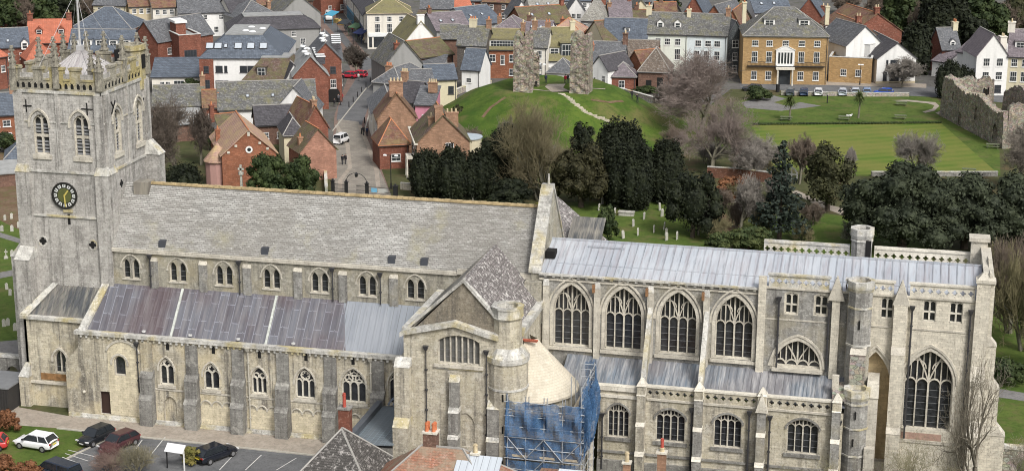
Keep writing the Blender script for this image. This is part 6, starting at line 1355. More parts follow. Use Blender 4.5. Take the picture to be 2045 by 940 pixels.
for a, b, h, d, rh, rt, wm, rm, lb in far:
    ch_ = [(rf_.choice((.05,.3,.95)), .5, .9, .9, 1.1, rf_.choice(('brickt','brick','brickd')), rf_.choice((2,3)))] if rt in ('x','hip') and rf_.random() < .75 else []
    wn = [(h-1.7,.9,1.1,rf_.choice((V2,V3))),(1.0,1,1.3,rf_.choice((V2,V3)))] if h > 4.5 and rt != 'y' else ([(h-1.9,.9,1.2,(.35,.65))] if rt == 'y' else [])
    rl_ = [(.25,.5,.7,.9),(.6,.5,.7,.9)] if rt in ('x',) and rf_.random() < .4 else []
    house(a, b, h, d, rh, rt, wm, rm, lb, wn, chim=ch_, rl=rl_, name='town_house' if 'house' in lb else 'town_building', cat='house' if 'house' in lb else 'building')
# ---- terrace of white shops running back up the market street (their fronts face south-west)
pts = [(727,86),(719,72),(708,56),(694,38),(682,20),(672,2)]
lbs = ['white shop next to the tall white corner building, nearest in the market row','second white shop up the market row from the corner building, under dark awnings','third white shop up the market row, with blue awnings','fourth shop of the market row, pale front','farthest shop of the market row at the top of the street']
for (p, q), lb, c in zip(zip(pts, pts[1:]), lbs, ((.03,.05,.12),(.04,.06,.05),(.05,.25,.40),(.3,.3,.3),(.1,.25,.3))):
    u, v = atz(*q), atz(*p); house(None, None, 6.6, 6, 2.4, 'x', 'whitew', 'slated', lb, [(4.2,.9,1.4,V2)], world=((u.x,u.y),(v.x,v.y)), shop=c, name='white_shop', cat='shop')
# west of the tower at the left edge
house((-30,231),(38,228), 5.2, 8, 3.0, 'x', 'brickb', 'slateb', 'orange brick house with white windows at the left edge beside the tower', [(.9,1.4,1.1,(.30,.62),'c'),(3.2,1.2,1.0,(.3,.62),'c')], chim=[(.85,.5,1.2,.8,1.2,'brickt',2)], name='brick_house')
house((10,320),(70,317), 2.6, 7, 2.2, 'hip', 'brick', 'slateb', 'small low brick building with grey hipped roof behind the tower buttress', name='outbuilding', cat='building')
house((-20,350),(36,346), 2.0, 5, 1.0, 'mono', 'brickd', 'felt', 'low dark sheds at the left edge behind the graves', name='outbuilding', cat='building')
# ================================================================== trees and shrubs
rng = np.random.default_rng(5)
def np_mesh(name, V, F4, mats, F3=None, mi=None):
    me = bpy.data.meshes.new(name); nq = len(F4)
    me.vertices.add(len(V)); me.vertices.foreach_set('co', np.asarray(V, np.float32).ravel())
    me.loops.add(nq*4); me.loops.foreach_set('vertex_index', np.asarray(F4, np.int32).ravel())
    me.polygons.add(nq); me.polygons.foreach_set('loop_start', np.arange(nq, dtype=np.int32)*4)
    for m in mats: me.materials.append(m)
    if mi is not None: me.polygons.foreach_set('material_index', np.asarray(mi, np.int32))
    me.update(calc_edges=True); return me
def leaf_cloud(lobes, dens, size, jitter=.5, up=.3, core=.86):
    """leaf-sized faces spread over the surfaces of many overlapping lobes, plus a broken inner mass of the same leaves"""
    C = []; Nn = []
    L = np.array(lobes, float)
    for i, (cx, cy, cz, rx, ry, rz) in enumerate(L):
        area = 4*math.pi*((rx*ry)**1.6/3+(rx*rz)**1.6/3+(ry*rz)**1.6/3)**(1/1.6); n = int(area*dens)+6
        d = rng.normal(size=(n, 3)); d /= np.linalg.norm(d, axis=1)[:, None]
        rad = rng.uniform(.78, 1.06, n)[:, None]; p = np.array([cx, cy, cz])+d*rad*np.array([rx, ry, rz])
        keep = np.ones(n, bool)
        for j, (ax, ay, az, bx, by, bz) in enumerate(L):
            if j != i: keep &= (((p-np.array([ax, ay, az]))/np.array([bx, by, bz]))**2).sum(1) > .55
        keep &= p[:, 2] > .05
        C.append(p[keep]); Nn.append((d/np.array([rx, ry, rz])*min(rx, rz))[keep])
    C = np.concatenate(C); Nn = np.concatenate(Nn); n = len(C)
    Nn = Nn+rng.normal(size=(n, 3))*jitter; Nn[:, 2] += up; Nn /= np.linalg.norm(Nn, axis=1)[:, None]
    a = np.cross(Nn, rng.normal(size=(n, 3))); a /= np.linalg.norm(a, axis=1)[:, None]; b = np.cross(Nn, a)
    s = size*rng.uniform(.45, 1.5, n)[:, None]; a = a*s; b = b*s*.6
    V = np.stack([C-a-b*.4, C+b, C+a-b*.4, C-b*1.1], 1).reshape(-1, 3); F = np.arange(n*4).reshape(-1, 4)
    # cores
    vs = [V]; fs = [F]; off = n*4
    for (cx, cy, cz, rx, ry, rz) in L:
        k, m = 8, 6; th = np.linspace(.08, math.pi-.08, m+1); ph = np.linspace(0, 2*math.pi, k, endpoint=False)
        T, P = np.meshgrid(th, ph, indexing='ij'); sc = core*rng.uniform(.85, 1.05, T.shape)
        v = np.stack([cx+rx*sc*np.sin(T)*np.cos(P), cy+ry*sc*np.sin(T)*np.sin(P), np.maximum(.02, cz+rz*sc*np.cos(T))], -1).reshape(-1, 3)
        f = [(i*k+j, (i+1)*k+j, (i+1)*k+(j+1) % k, i*k+(j+1) % k) for i in range(m) for j in range(k)]
        vs.append(v); fs.append(np.array(f)+off); off += len(v)
    return np.concatenate(vs), np.concatenate(fs)
M_bark = simple('bark_dark', (.06,.048,.035), .95, .3, 3); M_barkg = simple('bark_grey_green', (.16,.15,.11), .95, .35, 1.5)
LF = dict(yew=leafmat('yew_leaves', (.007,.011,.005), (.017,.023,.009), (.045,.048,.02)), yewb=leafmat('yew_leaves_bronze', (.024,.024,.010), (.042,.040,.016), (.07,.055,.025)),
 oak=leafmat('holm_oak_leaves', (.017,.024,.013), (.042,.053,.027), (.10,.11,.07), .35), pine=leafmat('blue_conifer_needles', (.018,.027,.02), (.034,.048,.036), (.065,.08,.062)),
 cyp=leafmat('cypress_leaves', (.026,.030,.012), (.055,.056,.022), (.10,.095,.04)), bush=leafmat('bush_leaves', (.035,.055,.018), (.07,.085,.025), (.13,.12,.05)), red=leafmat('russet_hedge_leaves', (.13,.055,.025), (.20,.09,.04), (.26,.13,.07)),
 wood=leafmat('woodland_leaves', (.018,.032,.010), (.045,.065,.018), (.09,.10,.04)), palm=leafmat('palm_leaves', (.05,.075,.02), (.10,.13,.04), (.18,.19,.09)), gold=leafmat('golden_bush_leaves', (.12,.12,.03), (.20,.17,.05), (.10,.07,.03)))
def pxscale(P): return FPX/((P-CAM).dot(FWD))
def spot(bx, by, top, wpx, z=0.0):
    P = atz(bx, by, z); s = pxscale(P); return P, (by-top)/s/math.cos(PITCH+.02)*1.0, wpx/s
def lobes_for(kind, W, H, depth=None):
    D = depth or W*.9; L = []; r = random.Random(int(W*100+H*10))
    if kind == 'column':       # upright yews: bundles of vertical fluted lobes
        n = max(12, int(W*3.4))
        for i in range(n):
            a = r.uniform(0, 6.28); q = math.sqrt(r.random())*.62; x, y = math.cos(a)*q*W/2, math.sin(a)*q*D/2; h = H*(1-.42*q*q)*r.uniform(.88, 1.0); k = r.uniform(.09, .15); L.append((x, y, h*.5, W*k+.2, D*k+.2, h*.5))
        L.append((0, 0, H*.44, W*.40, D*.40, H*.44))
    elif kind == 'dome':
        n = max(26, int(W*3.5))
        for i in range(n):
            a = r.uniform(0, 6.28); u = r.uniform(.05, 1); q = math.sqrt(max(0, 1-u*u))*r.uniform(.7, .98)+.05; x, y, z = math.cos(a)*q*W/2*.9, math.sin(a)*q*D/2*.9, H*.2+H*.68*u*r.uniform(.9, 1.05)
            k = r.uniform(.07, .17); L.append((x, y, z, W*k, D*k, H*k*.9))
        L.append((0, 0, H*.5, W*.34, D*.34, H*.40))
    elif kind == 'loose':
        n = max(14, int(W*3))
        for i in range(n):
            a = r.uniform(0, 6.28); z = H*r.uniform(.16, .95); w_ = (1-abs(z/H-.42)/.66)*.5; q = r.uniform(.4, 1); L.append((math.cos(a)*q*W*w_, math.sin(a)*q*D*w_, z, W*.13, D*.13, H*.06+.3))
    elif kind == 'conifer':
        n = int(H*3.2)
        for i in range(n):
            t = i/n; z = H*(.12+.84*t); w_ = W*.5*(1-t)**.8*r.uniform(.55, 1.1); a = i*2.4; L.append((math.cos(a)*w_*.62, math.sin(a)*w_*.62, z, w_*.48+.2, w_*.48+.2, .38+.25*(1-t)))
    return L
def evergreen(name, label, px, kind, leaf, cat='tree', dens=9, size=.2, group=None, depth=None, trunk=True, z=0.0, core=.80):
    P, H, W = spot(*px, z); root = thing(name, label, cat, tuple(P), 0, group)
    V, F = leaf_cloud(lobes_for(kind, W, H, depth), dens, size, core=core); me = np_mesh('crown', V, F, [LF[leaf]]); o = bpy.data.objects.new('crown', me); COL.objects.link(o); o.parent = root
    if trunk:
        mb = MB(); mb.tube((0,0,-.1), (0,0,H*.35), max(.15, W*.045), max(.1, W*.03), 8)
        if kind in ('conifer', 'loose'): mb.tube((0,0,H*.35), (0,0,H*.96), max(.1, W*.03), .04, 6)
        mb.build('trunk', M_bark, root)
    return root
# ---- leafless trees
def bare_segments(H, W, seed, fine=1.0, up=.5, stems=1, first=.22):
    r = random.Random(seed); S = []
    def grow(p, d, L, rad, lv):
        n = 3 if lv < 3 else 2; q = p
        for i in range(n):
            d2 = (d+Vector((r.gauss(0,.16), r.gauss(0,.16), r.gauss(0,.10)+.05*up))).normalized(); e = q+d2*L/n; r0 = rad*(1-.22*i/n); r1 = rad*(1-.3*(i+1)/n)
            S.append((q, e, r0, r1, lv)); q = e; d = d2
            if lv < 5:
                k = [2, 2, 2, 3, 4][lv] if i < n-1 else [3, 3, 3, 3, 4][lv]
                if lv >= 4: k = int(k*fine)+1
                for _ in range(k):
                    az = r.uniform(0, 6.28); sp = r.uniform(.45, 1.0) if lv < 4 else r.uniform(.3, 1.2)
                    o = d.orthogonal().normalized(); o = Matrix.Rotation(az, 3, d) @ o
                    nd = (d*math.cos(sp)+o*math.sin(sp)+Vector((0,0,up*.35))).normalized()
                    if lv == 0 and i == 0: continue
                    grow(q, nd, L*r.uniform(.52, .8), r1*.58, lv+1)
    for s in range(stems):
        a = r.uniform(0, 6.28); sp = .35 if stems > 1 else .04
        grow(Vector((math.cos(a)*.2*(stems > 1), math.sin(a)*.2*(stems > 1), -.1)), Vector((math.cos(a)*sp, math.sin(a)*sp, 1)).normalized(), 1.0, .055 if stems == 1 else .035, 0 if stems == 1 else 1)
    mx = max(e.z for _, e, *_ in S); mw = np.percentile([math.hypot(e.x, e.y) for _, e, *_ in S], 97)*2
    return S, mx, mw
_bare = {}
def bare_tree_mesh(H, W, seed, fine, up, stems, mat_b, mat_t, twig=.016, drop=0, rs=.62):
    key = (seed, fine, up, stems)
    if key not in _bare: _bare[key] = bare_segments(1, 1, seed, fine, up, stems)
    S, mx, mw = _bare[key]
    if drop:
        rd_ = random.Random(9); S = [s for s in S if s[4] < 3 or rd_.random() > drop]
    sx, sz = W/mw, H/mx; n = len(S)
    P = np.array([tuple(s[0]) for s in S])*[sx, sx, sz]; Q = np.array([tuple(s[1]) for s in S])*[sx, sx, sz]; lv = np.array([s[4] for s in S])
    r0 = np.array([s[2] for s in S])*H*rs; r1 = np.array([s[3] for s in S])*H*rs; r0 = np.maximum(r0, twig); r1 = np.maximum(r1, twig*.7)
    d = Q-P; d /= np.linalg.norm(d, axis=1)[:, None]+1e-9; a = np.cross(d, [.3, .5, .81]); a /= np.linalg.norm(a, axis=1)[:, None]+1e-9; b = np.cross(d, a)
    vs = []
    for k in range(3):
        t = 2*math.pi*k/3; o = a*math.cos(t)+b*math.sin(t); vs += [P+o*r0[:, None], Q+o*r1[:, None]]
    V = np.stack(vs, 1).reshape(-1, 3); base = np.arange(n)[:, None]*6
    F = np.concatenate([base+np.array([[0, 2, 3, 1]]), base+np.array([[2, 4, 5, 3]]), base+np.array([[4, 0, 1, 5]])]); mi = np.tile((lv >= 3).astype(int), 3)
    return V, F, lv, mi
def bare_tree(name, label, px, seed=1, fine=1.0, up=.5, stems=1, twigc=None, cat='tree', group=None, z=0.0, bark=None, twig=.018, P=None, drop=0, rs=.62):
    if P is None: P, H, W = spot(*px, z)
    else: P, H, W = P
    root = thing(name, label, cat, tuple(P), random.Random(seed).uniform(0, 6), group)
    V, F, lv, mi = bare_tree_mesh(H, W, seed, fine, up, stems, None, None, twig, drop, rs)
    fm = mi == 1; tm = MT.setdefault('twig'+str(twigc), simple('twigs_'+str(len(MT)), twigc or (.15,.12,.10), .95, .25, .8))
    for nm, sel, mt in (('trunk', ~fm, bark or M_barkg), ('crown', fm, tm)):
        f = F[sel]; u, inv = np.unique(f.ravel(), return_inverse=True)
        if len(f): me = np_mesh(nm, V[u], inv.reshape(-1, 4), [mt]); o = bpy.data.objects.new(nm, me); COL.objects.link(o); o.parent = root
    return root
ORDW = 'first second third fourth fifth sixth seventh eighth ninth tenth eleventh twelfth thirteenth'.split()
PK = (.215,.175,.155); BR_ = (.17,.135,.105); GY = (.23,.21,.185); OL = (.20,.18,.095)
# the churchyard yews
gy = 'dark yews of the churchyard'
for i, (px, lb) in enumerate([((850,394,292,88),'leftmost of three upright dark yews in the clump beside the church gates'), ((905,398,286,96),'middle one of three upright dark yews in the clump beside the church gates'), ((960,396,290,90),'rightmost of three upright dark yews in the clump beside the church gates'),
   ((1238,395,232,136),'broad dark yew on the slope of the mound behind two other yews'), ((1258,414,276,128),'tall dome shaped dark yew left of the narrow pair'), ((1332,404,268,92),'narrow dark yew with a rounded top next to the pink twigged tree')]):
    evergreen('yew_tree', lb, px, 'column', 'yew', group=gy, dens=8)
evergreen('yew_tree', 'near dark yew with a bare trunk standing on the edge of the lawn of graves', (1383,474,328,114), 'dome', 'yew', group=gy, dens=8)
evergreen('yew_tree', 'bronze green spreading yew between the tall bare tree and the dark yews', (1160,414,282,132), 'dome', 'yewb', dens=9, size=.22)
evergreen('yew_tree', 'small dark yew peeping over the nave roof beside the gate yews', (1022,414,358,100), 'dome', 'yew', dens=8)
evergreen('yew_tree', 'dark yew behind the tall bare multi stemmed tree', (1010,388,240,110), 'dome', 'yew', dens=7)
evergreen('yew_tree', 'small dark evergreen at the foot of the mound left of the broad yew', (1165,330,238,56), 'dome', 'yew', dens=8)
evergreen('evergreen_tree', 'bushy dark evergreen in front of the orange brick hall, left of a pair', (535,398,300,92), 'dome', 'wood', dens=8)
evergreen('evergreen_tree', 'bushy dark evergreen near the church gates, right of a pair', (600,402,306,84), 'dome', 'wood', dens=8)
evergreen('holly_tree', 'dark evergreen beside the tower stair buttress behind the nave ridge', (370,388,322,90), 'column', 'yew', dens=8)
evergreen('evergreen_tree', 'mid green rounded tree left of the orange brick hall', (425,300,250,50), 'dome', 'wood', dens=8)
evergreen('evergreen_bush', 'green bush behind the bare tree next to the white conservatory house', (382,190,156,46), 'dome', 'bush', 'bush', dens=8, trunk=False)
evergreen('evergreen_bush', 'dark bush at the left edge below the orange brick house', (12,305,262,60), 'dome', 'wood', 'bush', dens=8, trunk=False)
# the holm oaks and garden evergreens
evergreen('holm_oak', 'huge grey green holm oak above the choir roof, largest of three', (1800,500,322,232), 'dome', 'oak', dens=6, size=.26, depth=13, group='holm oaks')
evergreen('holm_oak', 'holm oak crown in the middle of three above the lady chapel', (1925,496,344,180), 'dome', 'oak', dens=6, size=.26, depth=10, group='holm oaks')
evergreen('holm_oak', 'holm oak cut by the right edge of the picture', (2030,496,350,170), 'dome', 'oak', dens=6, size=.26, depth=10, group='holm oaks')
evergreen('cypress_tree', 'olive green loose cypress between the blue conifer and the big holm oak', (1652,422,282,118), 'dome', 'cyp', dens=7, size=.24, core=.55)
evergreen('conifer', 'tall blue green conifer with a pale trunk right of the near yew', (1556,478,278,112), 'conifer', 'pine', dens=5, size=.26, core=.3)
evergreen('yew_tree', 'dark yew behind the ruined house, left of a close pair', (1893,196,116,66), 'column', 'yew', dens=6)
evergreen('yew_tree', 'dark yew behind the ruined house, right of a close pair', (1925,190,128,56), 'column', 'yew', dens=6)
evergreen('evergreen_bush', 'dark shrub growing against the north transept roof', (1212,484,410,50), 'dome', 'wood', 'bush', dens=9, trunk=False)
evergreen('evergreen_bush', 'green laurel bush in the shrubbery behind the choir roof', (1500,498,452,120), 'dome', 'bush', 'bush', dens=9, trunk=False)
evergreen('evergreen_bush', 'low laurel bush at the left end of the shrubbery behind the choir roof', (1440,500,462,70), 'dome', 'bush', 'bush', dens=9, trunk=False)
evergreen('evergreen_bush', 'dark rounded bush beside the flower bed in front of the hotel', (1512,200,172,60), 'dome', 'wood', 'bush', dens=7, trunk=False)
evergreen('hedge', 'reddish brown garden hedge in front of the old brick wall', (1470,400,348,96), 'dome', 'red', 'hedge', dens=8, trunk=False, depth=3)
evergreen('hedge', 'dark evergreen hedge right of the lady chapel', (2000,768,712,110), 'dome', 'wood', 'hedge', dens=9, trunk=False, depth=3)
evergreen('evergreen_bush', 'bush under the timbered house at the right foot of the mound', (1290,186,172,60), 'dome', 'wood', 'bush', dens=7, trunk=False)
evergreen('ivy_bank', 'brownish shrubs on the steep left flank of the mound by the brick house', (918,275,205,44), 'dome', 'cyp', 'shrubs', dens=7, trunk=False)
evergreen('evergreen_bush', 'golden bush behind the nave gable', (1078,422,402,26), 'dome', 'gold', 'bush', dens=9, trunk=False)
# woods behind
gw_ = 'trees of the wood beyond the town'
wood = [((1880,110,-30,130),'column','yew','tall dark conifer mass at the top right of the wood'), ((1800,80,-30,90),'dome','wood','brownish tree at the left end of the wood on the right'), ((1960,96,-14,110),'dome','wood','brighter green laurel-like tree in the wood above the white houses'),
 ((2030,90,-20,90),'dome','cyp','olive brown tree at the top right corner'), ((1826,150,40,70),'column','yew','very dark evergreen between the white gabled building and the yews'), ((1870,128,60,60),'dome','yew','dark tree behind the small slate roofed house'), ((1940,120,30,80),'dome','yew','dark tree behind the cream chimneys'),
 ((20,64,-10,70),'dome','wood','green tree at the left end of the wood at the top left'), ((85,60,-20,84),'dome','wood','second green tree of the wood at the top left'), ((140,56,-16,80),'dome','yew','dark tree in the middle of the wood at the top left'), ((200,50,-16,70),'dome','cyp','brownish tree above the hipped slate roof at the top left'), ((250,40,-20,60),'dome','wood','tree at the right end of the wood at the top left'),
 ((298,42,-8,26),'conifer','yew','thin dark conifer by the car yard at the top left'), ((1335,18,-16,50),'dome','wood','green tree above the dark slate gable at the top'), ((1490,20,-20,60),'dome','wood','green tree at the top above the hotel chimneys'), ((1170,20,-12,40),'dome','yew','dark tree at the top between the red flats and white gable'), ((1775,30,-30,60),'dome','cyp','brown green tree behind the red roofs')]
for px, kd, lf, lb in wood: evergreen('woodland_tree', lb, px, kd, lf, group=gw_, dens=3, size=.42)
for px, sd_, lb in (((1745,60,-20,80),3,'bare brown tree at the left end of the wood on the right'), ((2000,95,0,90),4,'bare brown tree over the cream house at the top right'), ((1850,100,0,80),5,'bare tree in front of the dark conifers at the top right'), ((60,60,-10,80),6,'bare tree among the evergreens at the top left'), ((170,54,-6,80),7,'bare tree behind the orange roofed house'), ((1800,175,112,80),8,'bare tree by the road between the white gabled building and the yews'), ((905,40,4,60),9,'small yellowish bare tree among the roofs at the top'), ((1690,30,-20,70),10,'bare tree above the red roofs')):
    bare_tree('bare_tree', lb, px, sd_, .9, .5, 1, BR_ if sd_ != 8 else GY, twig=.03)
# the big leafless trees
bare_tree('bare_tree', 'large pinkish twigged leafless tree between the mound and the hotel', (1398,275,96,230), 21, .75, .35, 1, PK, twig=.022)
bare_tree('bare_tree', 'second pinkish leafless tree, lower and in front of the large one', (1420,352,196,150), 22, .7, .3, 1, PK, twig=.019)
bare_tree('bare_tree', 'leafless pinkish tree at the right foot of the mound', (1335,235,150,110), 23, .7, .35, 1, PK, twig=.024)
bare_tree('bare_tree', 'tall multi stemmed leafless tree with pale upright trunks in front of the mound', (1086,398,188,180), 24, .5, .8, 4, (.18,.155,.09), twig=.017)
bare_tree('bare_tree', 'sprawling leafless tree left of the tall multi stemmed one', (1006,372,232,110), 25, .5, .3, 1, (.15,.135,.11), twig=.022)
bare_tree('bare_tree', 'wide twiggy bare tree beside the tower, in front of the brown terrace', (352,366,190,140), 26, .9, .4, 1, (.13,.105,.085), twig=.02)
bare_tree('bare_tree', 'leafless tree behind the tower near the round bay of the hall', (402,330,212,80), 27, .7, .4, 1, (.10,.08,.065), twig=.02)
bare_tree('bare_tree', 'small round leafless street tree on the brick pavement of the square', (710,152,84,52), 28, 1.2, .6, 1, (.10,.085,.07), twig=.026)
bare_tree('bare_tree', 'low grey leafless tree over the brick garden wall', (1468,352,268,120), 29, .8, .3, 1, GY, twig=.02)
bare_tree('bare_tree', 'grey leafless tree right of the low one over the garden wall', (1530,350,272,100), 30, .8, .3, 1, GY, twig=.02)
bare_tree('bare_tree', 'leafless tree in front of the bowling green, between conifer and cypress', (1596,368,262,70), 31, 1.0, .5, 1, BR_, twig=.02)
bare_tree('bare_tree', 'pale twiggy tree rising above the big holm oak', (1822,372,256,90), 32, .5, .5, 1, GY, twig=.022)
bare_tree('bare_tree', 'fine grey twiggy tree right of the cypress', (1700,352,296,46), 33, .5, .5, 1, GY, twig=.02)
bare_tree('bare_tree', 'leafless tree in front of the ruined house at the right edge', (2020,380,240,130), 34, .7, .4, 1, (.17,.15,.125), twig=.022)
bare_tree('bare_tree', 'slender leafless tree among the shrubs behind the choir', (1478,470,348,90), 35, .5, .8, 1, GY, twig=.02)
bare_tree('bare_tree', 'leafless shrubby tree over the near yew at the edge of the graves', (1395,470,380,80), 36, .8, .3, 1, GY, twig=.02)
for i, (px, lb) in enumerate([((1905,620,470,120),'olive twiggy thicket tree just right of the lady chapel gable'), ((1985,660,458,120),'brownish twiggy tree right of the lady chapel, second from the gable'), ((2045,700,470,130),'tall olive twiggy tree cut by the right edge'), ((2000,740,580,90),'twiggy tree low down right of the lady chapel buttresses'), ((1950,560,470,90),'twiggy bush tree behind the corner of the lady chapel')]):
    P, H, W = spot(*px); P = Vector((max(P.x, 97+i*1.5), max(P.y, 14+i*3), 0)); s = pxscale(P)
    bare_tree('bare_tree', lb, None, 40+i, .55, .8, 3, OL if i != 1 else BR_, twig=.02, P=(P, H, W), group='twiggy trees east of the lady chapel')
gf_ = 'leafless trees in front of the lady chapel'
for i, (x, y, H, W, lb) in enumerate([(93.2,-14,17.5,7.5,'tall leafless tree in front of the great window, its dark trunk lopped at mid height'), (89.0,-16,9.0,7.5,'lower leafless tree with greenish twigs below the great window'), (84.8,-13.5,5.5,6,'small leafless tree at the foot of the blocked arch'), (79,-17,6.0,7.5,'small leafless tree in front of the last aisle window'), (96.8,-13,8.5,6.5,'leafless tree in front of the stepped corner buttress'), (91.5,-20,6.8,7.5,'leafless tree nearest to the viewer at the lower right')]):
    bare_tree('bare_tree', lb, None, 50+i, .1, .6, 1, (.22,.205,.12) if i % 2 else (.19,.17,.13), twig=.011, P=(Vector((x, y, 0)), H, W), group=gf_, bark=simple('bark_lady_%d' % i, (.15,.135,.105), .95, .3, 2), drop=.55, rs=.34)
rs_ = random.Random(4)
for i, (x, y, h_, w_) in enumerate([(1432,478,46,60),(1465,455,60,60),(1500,430,50,70),(1520,470,60,60),(1450,415,40,60),(1545,400,50,60),(1480,400,46,70),(1620,450,50,50),(1700,480,46,60),(1600,480,40,60),(1420,440,50,50),(1410,330,50,70),(1520,345,40,60),(1350,300,50,60),(1075,330,50,90),(1130,360,70,60),(940,300,50,50)]):
    P, H, W = spot(x, y, y-h_, w_)
    bare_tree('bare_shrub', ORDW[i]+' from the front-left in the tangle of leafless shrubs behind the choir' if i < 13 else 'leafless scrub on the slope of the mound, '+ORDW[i-13]+' from the right', None, 80+i, .3, .7, 4, (OL, BR_, GY)[i % 3], 'shrub', P=(P, H, W), twig=.018, group='leafless shrubs')
# shrubs at the lower left
def shrub(name, label, x, y, H, W, leaf, kind='dome', dens=26, size=.1, core=.8):
    root = thing(name, label, 'shrub', (x, y, 0)); V, F = leaf_cloud(lobes_for(kind, W, H), dens, size, core=core); me = np_mesh('foliage', V, F, [LF[leaf]]); o = bpy.data.objects.new('foliage', me); COL.objects.link(o); o.parent = root; return root
P = atz(14, 862); shrub('beech_shrub', 'clipped russet hedge shrub at the left edge beside the church path', P.x, P.y, 2.6, 2.6, 'red')
P = atz(385, 922); shrub('evergreen_shrub', 'green and gold shrub beside the black car in the car park', P.x, P.y-.2, 1.7, 2.4, 'gold')
P = atz(60, 960); shrub('beech_shrub', 'russet shrub at the bottom left corner', P.x, P.y-.5, 2.2, 3.0, 'red')
P = atz(28, 935); shrub('beech_shrub', 'dull red brown shrub at the bottom left edge below the red car', P.x-.3, P.y-1.2, 2.0, 2.2, 'red')
for i, (px, H, W, c, lb) in enumerate([((222,916),1.7,2.6,(.17,.085,.08),'dark red twiggy shrub in front of the maroon car'), ((272,944),3.4,3.6,(.22,.20,.13),'pale twiggy shrub in front of the dark red one'), ((215,940),2.2,3.6,(.25,.18,.15),'pinkish twiggy shrub at the bottom edge of the car park')]):
    P = atz(*px); bare_tree('twiggy_shrub', lb, None, 60+i, .15, .6, 4, c, 'shrub', P=(P, H, W), twig=.008, bark=simple('shrub_bark_%d' % i, mul(c, .8), .9))

# cabbage palms on the castle lawn
for px, lb in (((1576,240,184,30),'left of two small cabbage palms on the castle lawn'), ((1714,236,174,30),'right of two small cabbage palms on the castle lawn')):
    P, H, W = spot(*px); root = thing('cabbage_palm', lb, 'palm tree', tuple(P), 0, 'cabbage palms on the lawn'); mb = MB(); mb.tube((0,0,0), (.2,0,H*.55), .2, .14, 7); mb.tube((.2,0,H*.5), (-.3,0,H*.75), .1, .08, 6); mb.build('trunk', M_barkg, root); mb = MB(); rr_ = random.Random(int(px[0]))
    for i in range(240):
        a = rr_.uniform(0, 6.28); e = rr_.uniform(-1.0, 1.4); c = Vector((rr_.uniform(-.4,.4), rr_.uniform(-.3,.3), H*rr_.uniform(.62,.8))); d = Vector((math.cos(a)*math.cos(e), math.sin(a)*math.cos(e), math.sin(e)-.2)); q = c+d*W*.5; o = d.cross(Vector((0,0,1)))*.09
        mb.poly([c-o, c+o, q+o*.3-Vector((0,0,.25)), q-o*.3-Vector((0,0,.25))])
    mb.build('crown', LF['palm'], root)

# ================================================================== graves, benches, street furniture
stone0 = None
def headstone_mesh(k):
    mb = MB(); f = Fr((0,0,0),(1,0,0))
    if k == 0: mb.plate(f, arch_loop(0, .7, -.1, .9, .35, 4), -.08, .08); mb.wall(f, arch_loop(0, .7, -.1, .9, .35, 4), (), -.08)
    elif k == 1: mb.plate(f, [(-.3,-.1),(-.3,1.0),(-.1,1.15),(.1,1.15),(.3,1.0),(.3,-.1)], -.07, .07); mb.wall(f, [(-.3,-.1),(-.3,1.0),(-.1,1.15),(.1,1.15),(.3,1.0),(.3,-.1)], (), -.07)
    else:
        mb.box(-.45,.45,-.35,.35,-.1,.25); mb.box(-.3,.3,-.22,.22,.25,.5); mb.box(-.09,.09,-.08,.08,.5,1.7); mb.box(-.35,.35,-.08,.08,1.15,1.33)
    return mb
HM = []
for k in range(3): o = headstone_mesh(k).build('headstone', M_grave); HM.append(o.data); bpy.data.objects.remove(o)
gl = [(10,440,1,0),(23,437,1,0),(4,462,0,0),(24,462,0,1),(38,455,0,1),(12,516,2,0),(24,512,0,0),(14,578,1,1),(20,590,1,1),(37,598,0,1),(40,612,0,0),(8,652,0,1),(16,650,0,1),(31,588,1,0),(30,660,0,0),
 (1196,420,1,0),(1203,408,1,0),(1228,430,0,0),(1265,452,1,0),(1286,438,1,0),(1316,405,1,0),(1318,420,0,0),(1322,432,0,0),(1326,458,1,0),(1330,470,1,0),(1274,470,1,0),(1331,480,0,1),(1266,418,0,0),(1340,425,0,1),(1352,478,0,0),(943,400,1,0),(900,402,1,0),(1245,476,0,0),(1306,464,1,0),(955,390,0,0),(940,388,0,0),(1600,352,0,1)]
GRV = []
ORD = 'first second third fourth fifth sixth seventh eighth ninth tenth eleventh twelfth'.split()
side_ = {True: 'west of the tower', False: 'on the lawn behind the choir'}
for i, (x, y, k, t) in enumerate(gl):
    P = atz(x, y); o = bpy.data.objects.new('headstone', HM[k]); COL.objects.link(o); o.location = P; rr_ = random.Random(i); o.rotation_euler = (rr_.uniform(-.1,.1), rr_.uniform(-.08,.08), R(75)+rr_.uniform(-.2,.2) if x > 800 else R(20)+rr_.uniform(-.3,.3)); o.scale = (.85, .85, .95) if x > 800 else (.62, .62, .75)
    o['category'] = 'gravestone'; o['group'] = 'gravestones of the churchyard '+side_[x < 800]
    o['_px'] = (x, y, k); GRV.append(o)
for left in (True, False):
    gg = sorted([o for o in GRV if (o['_px'][0] < 800) == left], key=lambda o: o['_px'][1]); nb_ = 4
    bands = [gg[i:i+(len(gg)+nb_-1)//nb_] for i in range(0, len(gg), (len(gg)+nb_-1)//nb_)]
    for b_, nm_ in zip(bands, ('farthest', 'second farthest', 'second nearest', 'nearest')):
        for q_, o in enumerate(sorted(b_, key=lambda o: o['_px'][0])):
            o['label'] = ('carved cross, ' if o['_px'][2] == 2 else 'pale gravestone, ')+ORD[q_]+' from the left in the '+nm_+' band '+('west of the tower' if left else 'behind the choir')
for o in GRV: del o['_px']
